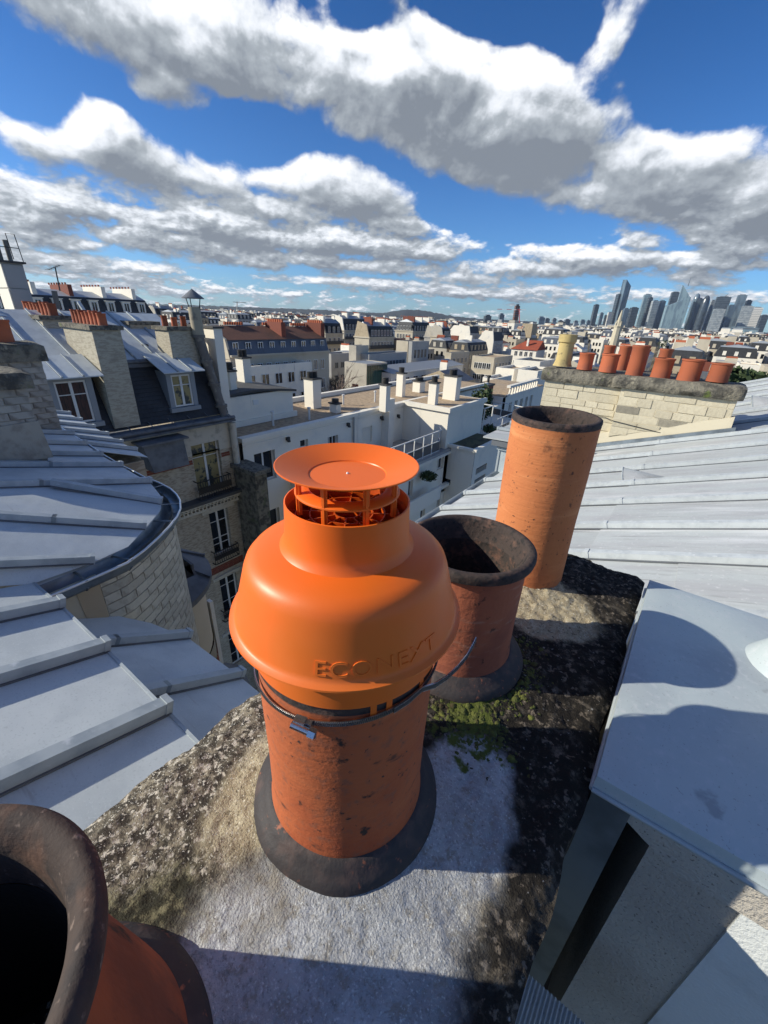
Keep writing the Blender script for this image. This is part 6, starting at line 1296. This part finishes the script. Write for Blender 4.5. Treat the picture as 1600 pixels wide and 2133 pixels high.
def tower(label, x, w, yt, yb=690, d=4200, m='tw1', shape='box', dep=None, yaw=0.4, name='tower_block', cat='skyscraper', **k):
    a = P3(x, yt, d); s = d*math.sqrt(1+0)/FPX; c = P3(x, 690, d); dn = math.hypot(a[0], a[1])
    az_ = math.atan2(a[0], a[1]); kk = (a@CF)/FPX; W_ = w*kk*.93; D_ = dep or W_*.8
    ax = np.array([math.cos(az_), -math.sin(az_), 0]); ay = np.array([math.sin(az_), math.cos(az_), 0]); ca, sa = math.cos(yaw), math.sin(yaw)
    u, v = ax*ca+ay*sa, -ax*sa+ay*ca; W2 = W_/(ca+sa*.8); D2 = W2*.8; zt = a[2]; o = np.array([a[0], a[1], 0])
    t = thing(name, label, cat, (o[0], o[1], ZG))
    base = [o-u*W2/2-v*D2/2, o+u*W2/2-v*D2/2, o+u*W2/2+v*D2/2, o-u*W2/2+v*D2/2]
    def ring(z, f=1.0, sh=0): return [o+(q-o)*f+u*sh+np.array([0, 0, z]) for q in base]
    if shape == 'box': tops = [zt]*4
    elif shape == 'slant': tops = [zt-k.get('dz', 30), zt, zt, zt-k.get('dz', 30)]
    elif shape == 'slantr': tops = [zt, zt-k.get('dz', 30), zt-k.get('dz', 30), zt]
    if shape in ('box', 'slant', 'slantr'):
        lo = ring(ZG); hi = [np.array([q[0], q[1], z]) for q, z in zip(base, tops)]
        b = MB(); b.add(lo+hi, [(0, 1, 5, 4), (1, 2, 6, 5), (2, 3, 7, 6), (3, 0, 4, 7), (4, 5, 6, 7)]); obj('shaft', b, M[m], t)
        if shape == 'box':   # storey bands and roof plant
            n = max(4, int((zt-ZG)/14)); bb = MB()
            for i in range(n):
                z = ZG+40+(zt-ZG-42)*i/n; r0, r1 = ring(z, 1.012), ring(z+2.0, 1.012); bb.add(r0+r1, [(j, (j+1) % 4, 4+(j+1) % 4, 4+j) for j in range(4)])
            obj('storey_bands', bb, M['twb'], t); r0, r1 = ring(zt, .6), ring(zt+5, .6); obj('roof_plant', MB().add(r0+r1, [(j, (j+1) % 4, 4+(j+1) % 4, 4+j) for j in range(4)]+[(4, 5, 6, 7)]), M['twb'], t)
    elif shape == 'oval':
        b = MB(); pr = [(W_/2*f_, ZG+(zt-ZG)*g_) for f_, g_ in ((.92, 0), (1, .35), (1, .6), (.93, .78), (.75, .9), (.45, .97), (.05, 1))]; b.lathe(pr, (o[0], o[1], 0), 20); obj('shaft', b, M[m], t, smooth=40)
    if k.get('spire'): q = P3(k['spire'][0], k['spire'][1], d); obj('spire', MB().tube([o+u*k.get('so', 0)+[0, 0, zt-5], q], [3.5, .8], 6), M['twb'], t)
    return t
def tmat(n, c, c2, st=(1, 1, 1), sc=.05): return mat(n, c, .25, .0, layers=[(sc, 4, c2, .45, .6, st)], spec=.7)
M['tw1'] = tmat('blue_grey_glass_tower', (.13, .18, .22), (.07, .10, .13), (1, 1, .2)); M['tw2'] = tmat('dark_tower_glass', (.035, .045, .055), (.06, .075, .09)); M['tw3'] = tmat('pale_teal_glass', (.24, .33, .36), (.14, .20, .24), (1, 1, .2))
M['tw4'] = tmat('pale_concrete_tower', (.36, .38, .38), (.24, .26, .27)); M['twb'] = mat('tower_bands', (.10, .12, .14), .5); M['tww'] = mat('white_tower', (.6, .58, .54), .7)
tower('lone dark slab tower left of the business district', 1243, 12, 635, m='tw2', yaw=.5)
tower('small grey tower between the lone slab and the tallest tower', 1254, 8, 652, m='tw1'); tower('small dark tower left of the white tower', 1262, 5, 657, m='tw2'); tower('short white tower at the foot of the tallest glass tower', 1271, 10, 651, m='tww')
tower('tallest slim glass tower with a slanted crown', 1308, 19, 583, m='tw1', shape='slantr', dz=42, yaw=.7); tower('lower shoulder slab leaning on the tallest glass tower', 1291, 14, 613, m='tw2', yaw=.7)
tower('mid height grey glass tower behind the church spire', 1305, 13, 643, m='tw1', d=4000); tower('dark flat topped tower right of the church spire', 1322, 18, 641, m='tw2', d=4100)
tower('pale stepped glass tower left of the twin grey blocks', 1350, 17, 614, m='tw3', yaw=.2); tower('dark side block of the pale stepped tower', 1356, 10, 620, m='tw2', d=4150)
tower('grey concrete tower, left one of the twin grey blocks', 1366, 16, 627, m='tw4', d=4100); tower('grey glass tower, right one of the twin grey blocks', 1380, 15, 627, m='tw1', d=4300); tower('slim dark tower right of the twin grey blocks', 1388, 8, 638, m='tw2', d=4350)
tower('dark green black tower behind the great faceted glass tower', 1408, 18, 609, m='tw2', d=4500, yaw=.2)
tower('great faceted glass tower with a slanted roof', 1415, 44, 619, m='tw3', shape='slant', dz=60, d=4000, yaw=.15)
tower('tall glass spire tower rising behind the faceted one', 1434, 24, 594, m='tw3', shape='slantr', dz=85, d=4150, yaw=.1, spire=(1439, 578))
tower('blue tower with a rounded top right of the spire tower', 1455, 16, 611, m='tw1', shape='oval', d=4300); tower('blue grey ribbed tower in front of the rounded one', 1457, 18, 622, m='tw1', d=4050)
tower('egg shaped tower with a lattice skin', 1475, 17, 615, m='tw2', shape='oval', d=4000); tower('grey tower peeping right of the egg shaped one', 1486, 10, 626, m='tw4', d=4400)
tower('broad dark tower with a mast on top', 1508, 28, 619, m='tw2', d=4300, yaw=.1, spire=(1517, 612)); tower('pale grey slab in front of the broad dark tower', 1499, 23, 644, m='tw4', d=3900, yaw=.1)
tower('blue slab right of the broad dark tower', 1525, 15, 636, m='tw1', d=4200); tower('tall blue grey tower near the right edge', 1547, 18, 615, m='tw1', d=4300, yaw=.1); tower('lower dark wing of the tall blue grey tower', 1561, 12, 626, m='tw2', d=4350)
tower('wide grey green tower right of the tall blue grey one', 1559, 22, 638, m='tw4', d=4050, yaw=.1); tower('bright pale tower second from the right edge', 1579, 20, 641, m='tww', d=4200, yaw=.1); tower('striped dark tower at the right edge', 1593, 16, 657, m='tw2', d=4000)
tower('long low green glass hall under the right hand towers', 1552, 50, 682, m='tw3', d=3700, yaw=.02, shape='box', name='glass_hall', cat='building')
tower('dark brick tower beside the red and white crane', 1078, 12, 637, m='twr' if 'twr' in M else 'tw2', d=1600, cat='tower'); tower('grey office block left of the dark brick tower on the skyline', 1045, 13, 655, m='tw1', d=2200, cat='building'); tower('dark block with a small crane on the skyline right of the hill', 1016, 17, 658, m='tw2', d=2000, cat='building')
for k, (x, w, y) in enumerate(((1128, 16, 661), (1140, 12, 664), (1155, 10, 664), (1168, 12, 668), (1182, 14, 666), (1200, 10, 669), (1214, 12, 667), (1226, 8, 668))): tower(['pale green block nearest the brick tower','blue grey block second from the brick tower','concrete block third from the brick tower','pale green block fourth from the brick tower','blue grey block in the middle of the low skyline','concrete block left of the lone slab tower','pale block next to the lone slab tower','last low block before the lone slab tower'][k], x, w, y, m=('tw3', 'tw1', 'tw4')[k % 3], d=3000+80*k, cat='building', name='distant_block')
for o in [o for o in COL.objects if o.name.startswith('distant_block')]: o['group'] = 'distant pale blocks left of the business district'
cs = thing('church_spire', 'cream stone church belfry with a pointed spire in front of the business district', 'church', P3(1284, 712, 210)); s = 210/FPX*1.15; c = P3(1285, 690, 210); top = P3(1291, 646, 210)[2]; zb_ = P3(1283, 712, 210)[2]; FOOT.append((c[0]-6, c[0]+6, c[1]-6, c[1]+6))
obj('belfry', MB().lathe([(6.0*s*1.0, ZG), (5.6*s, zb_+2), (5.2*s, (zb_+top)/2-.6), (6.0*s, (zb_+top)/2), (5.0*s, (zb_+top)/2+.2)], (c[0], c[1], 0), 8), M['stone'], cs); obj('spire', MB().lathe([(4.4*s, (zb_+top)/2), (3.2*s, (zb_+top)/2+1.3), (.2, top)], (c[0], c[1], 0), 8), M['stone'], cs)
for k in range(4): a = PI/4+k*PI/2; obj('pinnacle', MB().lathe([(1.0*s, (zb_+top)/2), (.9*s, (zb_+top)/2+.9), (.05, (zb_+top)/2+2.1)], (c[0]+4.8*s*math.cos(a), c[1]+4.8*s*math.sin(a), 0), 6), M['stone'], cs)
# ================= procedural rooftops =================
rc = random.Random(11)
def overlap(x, y, w, l, lst):
    for a, b_, c_, d_ in lst:
        if x+w > a and x-w < b_ and y+l > c_ and y-l < d_: return True
    return False
def place_name(x):
    T = [(300, 'far left'), (480, 'near flue pipe'), (560, 'above tiled roof'), (640, 'above tiled gable'), (760, 'left of hill'), (830, 'below hill crest'), (900, 'below hill'), (960, 'right of hill'), (1010, 'above white gable'), (1120, 'near tan block'), (1180, 'above yellow pot'), (1250, 'left of towers'), (1320, 'near church spire'), (1400, 'below tallest tower'), (1460, 'below faceted tower'), (1520, 'under dark towers'), (9999, 'near right edge')]
    return next(n for a, n in T if x < a)
cands = []; used = list(FOOT)
tries = 0
while len(cands) < 1500 and tries < 60000:
    tries += 1; azl = math.radians(rc.uniform(-80, 9)); d = 62+1100*rc.random()**.75; x, y = d*math.sin(azl), d*math.cos(azl)
    if x > -24 and y < 60: continue
    qx = pj((x, y, -6))[0]
    if 380 < qx < 1130 and d < 75: continue
    if qx >= 1130 and d < 95: continue
    if 1255 < qx < 1320 and d < 225: continue
    if d < 75 and azl < math.radians(-35): continue
    if -80 < x < -20 and y < 60 and d < 110: continue
    w, l = (rc.uniform(3, 6), rc.uniform(3.5, 8)) if d < 400 else (rc.uniform(4, 8), rc.uniform(5, 11))
    if overlap(x, y, w+1.2, l+1.2, used): continue
    used.append((x-w, x+w, y-l, y+l)); zt = rc.uniform(-9.5, -4.4)+(.0 if d > 180 else -2.0)
    if rc.random() < .05: zt += 2.5
    if 380 < qx < 1130 and d < 240: zt = rc.uniform(-11.5, -8.2) if d > 130 else rc.uniform(-15.5, -12)
    cands.append((d, x, y, w, l, zt))
cands.sort()
wallnames = [('white', 'white'), ('white', 'white'), ('white', 'white'), ('cream', 'cream'), ('beige', 'beige'), ('grey', 'grey'), ('tan', 'tan')]
def cityhouse(b, d, x, y, w, l, zt, style, mats=None):
    b.box(x-w, x+w, y-l, y+l, ZG, zt, 0)
    if style == 0:   # mansard
        h = rc.uniform(2.2, 3.2); v = [(x-w, y-l, zt), (x+w, y-l, zt), (x+w, y+l, zt), (x-w, y+l, zt), (x-w+1, y-l+.3, zt+h), (x+w-1, y-l+.3, zt+h), (x+w-1, y+l-.3, zt+h), (x-w+1, y+l-.3, zt+h)]
        b.add(v, [(0, 1, 5, 4), (1, 2, 6, 5), (2, 3, 7, 6), (3, 0, 4, 7)], 1); b.add(v[4:]+[(x, y-l+1, zt+h+.8), (x, y+l-1, zt+h+.8)], [(0, 1, 4), (1, 2, 5, 4), (2, 3, 5), (3, 0, 4, 5)], 2)
        for k in range(max(2, int(l*.7))): yy = y-l+1+(2*l-2)*(k+.5)/max(2, int(l*.7)); b.box(x+w-.9, x+w-.05, yy-.5, yy+.5, zt+.3, zt+1.9, 0)
        for k in range(max(2, int(w*.6))): xx = x-w+1+(2*w-2)*(k+.5)/max(2, int(w*.6)); b.box(xx-.5, xx+.5, y-l+.05, y-l+.9, zt+.3, zt+1.9, 0)
        top = zt+h
    elif style == 1: b.box(x-w+.3, x+w-.3, y-l+.3, y+l-.3, zt, zt+.05, 2); b.box(x-w, x+w, y-l, y-l+.3, zt, zt+.5, 0); b.box(x+w-.3, x+w, y-l+.3, y+l, zt, zt+.5, 0); top = zt
    else: 
        h = rc.uniform(1.6, 2.6); b.add([(x-w, y-l, zt), (x+w, y-l, zt), (x+w, y+l, zt), (x-w, y+l, zt), (x, y-l, zt+h), (x, y+l, zt+h)], [(1, 2, 5, 4), (3, 0, 4, 5)], 2); b.add([(x-w, y-l, zt), (x+w, y-l, zt), (x, y-l, zt+h), (x-w, y+l, zt), (x+w, y+l, zt), (x, y+l, zt+h)], [(0, 1, 2), (4, 3, 5)], 0); top = zt+h*.5
    for k in range(rc.randint(1, 3)):
        cx_, cy_ = x+rc.uniform(-w+1, w-1), y+rc.uniform(-l+.6, l-.6); hw_, hh2 = rc.uniform(.5, 1.6), rc.uniform(1.0, 2.2); b.box(cx_-hw_, cx_+hw_, cy_-.35, cy_+.35, top-.5, top+hh2, 3)
        if d < 300 and rc.random() < .6: b.box(cx_-hw_+.1, cx_+hw_-.1, cy_-.18, cy_+.18, top+hh2, top+hh2+.45, 4)
    if d < 560:
        for zz in np.arange(zt-1.0, max(ZG, zt-11), -3.1):
            for k in range(int(l)): yy = y-l+.8+(2*l-1.6)*(k+.5)/int(l); b.add([(x+w+.03, yy-.45, zz-1.6), (x+w+.03, yy+.45, zz-1.6), (x+w+.03, yy+.45, zz), (x+w+.03, yy-.45, zz)], [(0, 1, 2, 3)], 5)
            for k in range(int(w)): xx = x-w+.8+(2*w-1.6)*(k+.5)/int(w); b.add([(xx-.45, y-l-.03, zz-1.6), (xx+.45, y-l-.03, zz-1.6), (xx+.45, y-l-.03, zz), (xx-.45, y-l-.03, zz)], [(0, 1, 2, 3)], 5)
SN = ['mansard roof', 'flat roof', 'pitched roof']
N_IND = 235; USED = {}
for i, cnd in enumerate(cands[:N_IND]):
    d, x, y, w, l, zt = cnd; wn, wl_ = rc.choice(wallnames); st = rc.choices((0, 1, 2), (5, 3, 2))[0]
    rf = {0: 'zincroof', 1: rc.choice(('gravel', 'dkroof', 'zincroof')), 2: rc.choice(('zincroof', 'zincroof', 'zincroof', 'tile', 'slate_b', 'slate_b', 'redtile' if rc.random() < .4 else 'dkroof'))}[st]; ch = rc.choice(('white', 'white', 'white', 'cream', 'beige', 'redbrick'))
    rn = {'zincroof': 'zinc', 'gravel': 'gravel', 'dkroof': 'dark', 'tile': 'brown tiled', 'redtile': 'red tiled', 'slate_b': 'slate'}[rf]
    b = MB(); cityhouse(b, d, x, y, w, l, zt, st); q = pj((x, y, zt)); size = 'small' if w*l < 35 else ('large' if w*l > 75 else 'medium')
    roofd = rn+' '+SN[st]
    if st == 0: roofd = 'slate mansard'
    near = 'nearer' if d < 200 else ('midway' if d < 280 else ('distant' if d < 360 else 'remote'))
    lab = f"{near} {size} {wl_} building, {roofd}, {ch.replace('redbrick', 'red')} chimneys, {place_name(q[0])}"
    groups = 'city buildings '+place_name(q[0])
    if lab in USED and ('taller '+lab) not in USED and zt > USED[lab]: lab = 'taller '+lab
    elif lab in USED and ('lower '+lab) not in USED and zt <= USED[lab]: lab = 'lower '+lab
    USED[lab] = zt
    # split the mesh into parts
    t = thing('city_building', lab, 'building', (x, y, ZG), groups)
    for mi, nm, mm in ((0, 'walls', wn), (1, 'mansard_slope', rc.choice(('slate', 'slate', 'slate_b'))), (2, 'roof', rf), (3, 'chimneys', ch), (4, 'chimney_pots', 'pots'), (5, 'windows', 'glass')):
        fs = [f for f, m_ in zip(b.f, b.m) if m_ == mi]
        if not fs: continue
        idx = sorted({v for f in fs for v in f}); mp = {v: k for k, v in enumerate(idx)}; s_ = MB(); s_.add([b.v[v] for v in idx], [tuple(mp[v] for v in f) for f in fs])
        if mi == 3:
            for q in range(0, len(fs), 6):
                cs_ = MB(); ix = sorted({v for f in fs[q:q+6] for v in f}); m3 = {v: k for k, v in enumerate(ix)}; cs_.add([b.v[v] for v in ix], [tuple(m3[v] for v in f) for f in fs[q:q+6]]); obj('chimney', cs_, M[mm], t)
            continue
        obj(nm, s_, M[mm], t, kind='stuff' if mi in (4, 5) else None)
mset = [['white', 'slate', 'zincroof', 'white', 'pots', 'glass'], ['white', 'slate_b', 'gravel', 'white', 'pots', 'glass'], ['cream', 'slate', 'zincroof', 'white', 'pots', 'glass'], ['beige', 'slate', 'dkroof', 'cream', 'pots', 'glass'], ['grey', 'slate', 'zincroof', 'white', 'pots', 'glass'], ['white', 'slate', 'dkroof', 'white', 'pots', 'glass'], ['white', 'slate', 'tile', 'redbrick', 'pots', 'glass']]
allm = sorted({m_ for s_ in mset for m_ in s_}); big = MB()
for cnd in cands[N_IND:]:
    b = MB(); cityhouse(b, *cnd, rc.choices((0, 1, 2), (4, 4, 2))[0]); ms_ = rc.choice(mset); o = len(big.v); big.v += b.v; big.f += [tuple(i+o for i in f) for f in b.f]; big.m += [allm.index(ms_[k]) for k in b.m]
for k in range(9000):
    azl = math.radians(rc.uniform(-82, 12)); d = 1000+3900*rc.random()**.9; x, y = d*math.sin(azl), d*math.cos(azl); w, l = rc.uniform(5, 13), rc.uniform(6, 16); zt = rc.uniform(-13, -4.5)+(rc.random() < .03)*rc.uniform(3, 12)
    m0 = rc.choices(('white', 'cream', 'grey', 'beige'), (5, 2, 2, 1))[0]; big.box(x-w, x+w, y-l, y+l, ZG, zt, allm.index(m0)); big.box(x-w*.9, x+w*.9, y-l*.9, y+l*.9, zt, zt+rc.uniform(.5, 3), allm.index(rc.choice(('zincroof', 'slate', 'dkroof', 'zincroof'))))
o = obj('distant_rooftops', big, [M[k] for k in allm], None, org=(0, 0, 0)); tag(o, 'mass of pale distant rooftops reaching to the hills and the business district', 'rooftops', kind='stuff')
# far groves of bare trees between the roofs
b = MB()
for k in range(700):
    azl = math.radians(rc.uniform(-78, 6)); d = 350+3500*rc.random(); 
    if rc.random() < .5: azl = math.radians(rc.uniform(-25, -8)); d = rc.uniform(330, 700)
    x, y = d*math.sin(azl), d*math.cos(azl); r_ = rc.uniform(3, 6)
    for q in range(5): ox, oy, oz = rc.uniform(-r_, r_), rc.uniform(-r_, r_), rc.uniform(-2, 2.5); s_ = r_*.45; rr2 = r2; 
    for q in range(14):
        c = np.array([x+rc.gauss(0, r_*.5), y+rc.gauss(0, r_*.5), rc.uniform(-15, -7.5)]); a = rc.uniform(.5, 1.5); d1_, d2_ = [np.array([rc.gauss(0, 1), rc.gauss(0, 1), rc.gauss(0, 1)])*a for _ in (0, 1)]; b.add([c+d1_, c+d2_, c-d1_, c-d2_*.6], [(0, 1, 2, 3)])
o = obj('far_trees', b, M['bark'], None, org=(0, 0, 0)); tag(o, 'scattered far groves of bare brown trees between the rooftops', 'trees', kind='stuff')
# ================= bare trees and shrubs near the white block =================
def bare_tree(label, base, h, m='bark', seed=1, spread=.55, group=None):
    t = thing('bare_tree', label, 'tree', base, group); rt_ = random.Random(seed); tb_, cb = MB(), MB()
    def grow(p, d, ln_, r, lv):
        q = p+d*ln_; mid = p+d*ln_*.5+np.array([rt_.gauss(0, .04), rt_.gauss(0, .04), 0])*ln_; r = max(r, .028); (tb_ if lv < 2 else cb).tube([p, mid, q], [r, r*.85, r*.72], 5 if lv < 2 else 3, cap=False)
        if lv >= 6: return
        for k in range(3 if lv < 5 else 4):
            nd2 = d+np.array([rt_.gauss(0, spread), rt_.gauss(0, spread), rt_.gauss(.12, .3)]); nd2 = nd2/np.linalg.norm(nd2); grow(q if k < 2 else mid, nd2, ln_*rt_.uniform(.62, .86), r*.62, lv+1)
    grow(np.array(base, float), np.array([0, 0, 1.]), h*.27, h*.02, 0); obj('trunk', tb_, M[m], t, smooth=60); obj('crown', cb, M[m], t)
def base_at(x, y, dist): q = P3(x, y, dist); return (q[0], q[1], ZG)
bare_tree('dark bare tree behind the gravel roof, right of the double vent chimney', base_at(683, 800, 46), 18.6, 'bark', 3)
bare_tree('pale pinkish bare tree between the dark tree and the glass building', base_at(738, 790, 52), 16.8, 'bark_p', 5)
bare_tree('small pale bare tree in front of the glass building', base_at(768, 800, 56), 14.5, 'bark_p', 8)
bare_tree('bare tree left of the dark one, below the brown tiled roof', base_at(640, 790, 60), 18, 'bark_p', 9, .45)
for k, (x, d, h) in enumerate(((860, 66, 14.6), (890, 68, 14.2), (925, 70, 14), (960, 72, 14), (1000, 74, 14.6), (700, 80, 17))): bare_tree(('leftmost', 'second', 'middle', 'fourth', 'rightmost')[k]+' bare tree in the line in front of the pitched zinc roof' if k < 5 else 'tall bare tree in front of the mansard blocks', base_at(x, 770, d), h, 'bark', 20+k, group='bare trees behind the shed' if k < 5 else None)
def shrub(label, c, r, n=500, m='leaf', cat='shrub', flat=1.0):
    b = MB(); rs_ = random.Random(int(abs(c[0]*100)))
    for k in range(n):
        d = np.array([rs_.gauss(0, 1), rs_.gauss(0, 1), rs_.gauss(0, 1)]); d = d/np.linalg.norm(d)*r*rs_.random()**.35*(1+.3*noise.noise(Vector(d*2))); d[2] *= flat; p = np.array(c)+d; a = r*.09
        e1, e2 = [np.array([rs_.gauss(0, 1), rs_.gauss(0, 1), rs_.gauss(0, 1)])*a for _ in (0, 1)]; b.add([p+e1, p+e2, p-e1, p-e2], [(0, 1, 2, 3)])
    o = obj('shrub', b, M[m], None, org=tuple(map(float, c))); return tag(o, label, cat)
shrub('dark green conical shrub on the terrace left of the brick chimney', px(1004, 842, -12.5), .85, 900, flat=1.5)
shrub('small potted plant on the sunlit terrace corner', px(925, 885, -11.6), .4, 300); shrub('straggly plants on the lower planted balcony', px(893, 992, -10.4), .45, 500, flat=.6); shrub('green plants on the mossy roof edge near the zinc dormer', px(1020, 893, -10.8), .55, 400, flat=.5)
for k, (x, y, d, r_) in enumerate(((1530, 792, 26, .9), (1558, 797, 27, .8), (1590, 803, 26, .9))): shrub(('green', 'yellow green', 'dark green')[k]+' hedge clump behind the far zinc roof, '+('left', 'middle', 'right')[k]+' of three', P3(x, y, d), r_, 900, flat=.6)
shrub('small weed growing out of the rightmost pot on the half hidden chimney', P3(1383, 720, 8.9), .09, 120)
# ================= haze =================
HZ = True
if HZ:
    hm = bpy.data.materials.new('air_haze'); hm.use_nodes = True; ht = hm.node_tree; ht.nodes.clear()
    pv = nd(ht, 'ShaderNodeVolumePrincipled'); pv.inputs['Density'].default_value = 3.2e-5; pv.inputs['Color'].default_value = (.75, .85, 1, 1); pv.inputs['Anisotropy'].default_value = .3
    om = nd(ht, 'ShaderNodeOutputMaterial'); ht.links.new(pv.outputs[0], om.inputs['Volume'])
    obj('haze', MB().box(-9500, 1800, -1200, 9500, ZG-40, 330), hm, kind='stuff', org=(0, 0, 0))
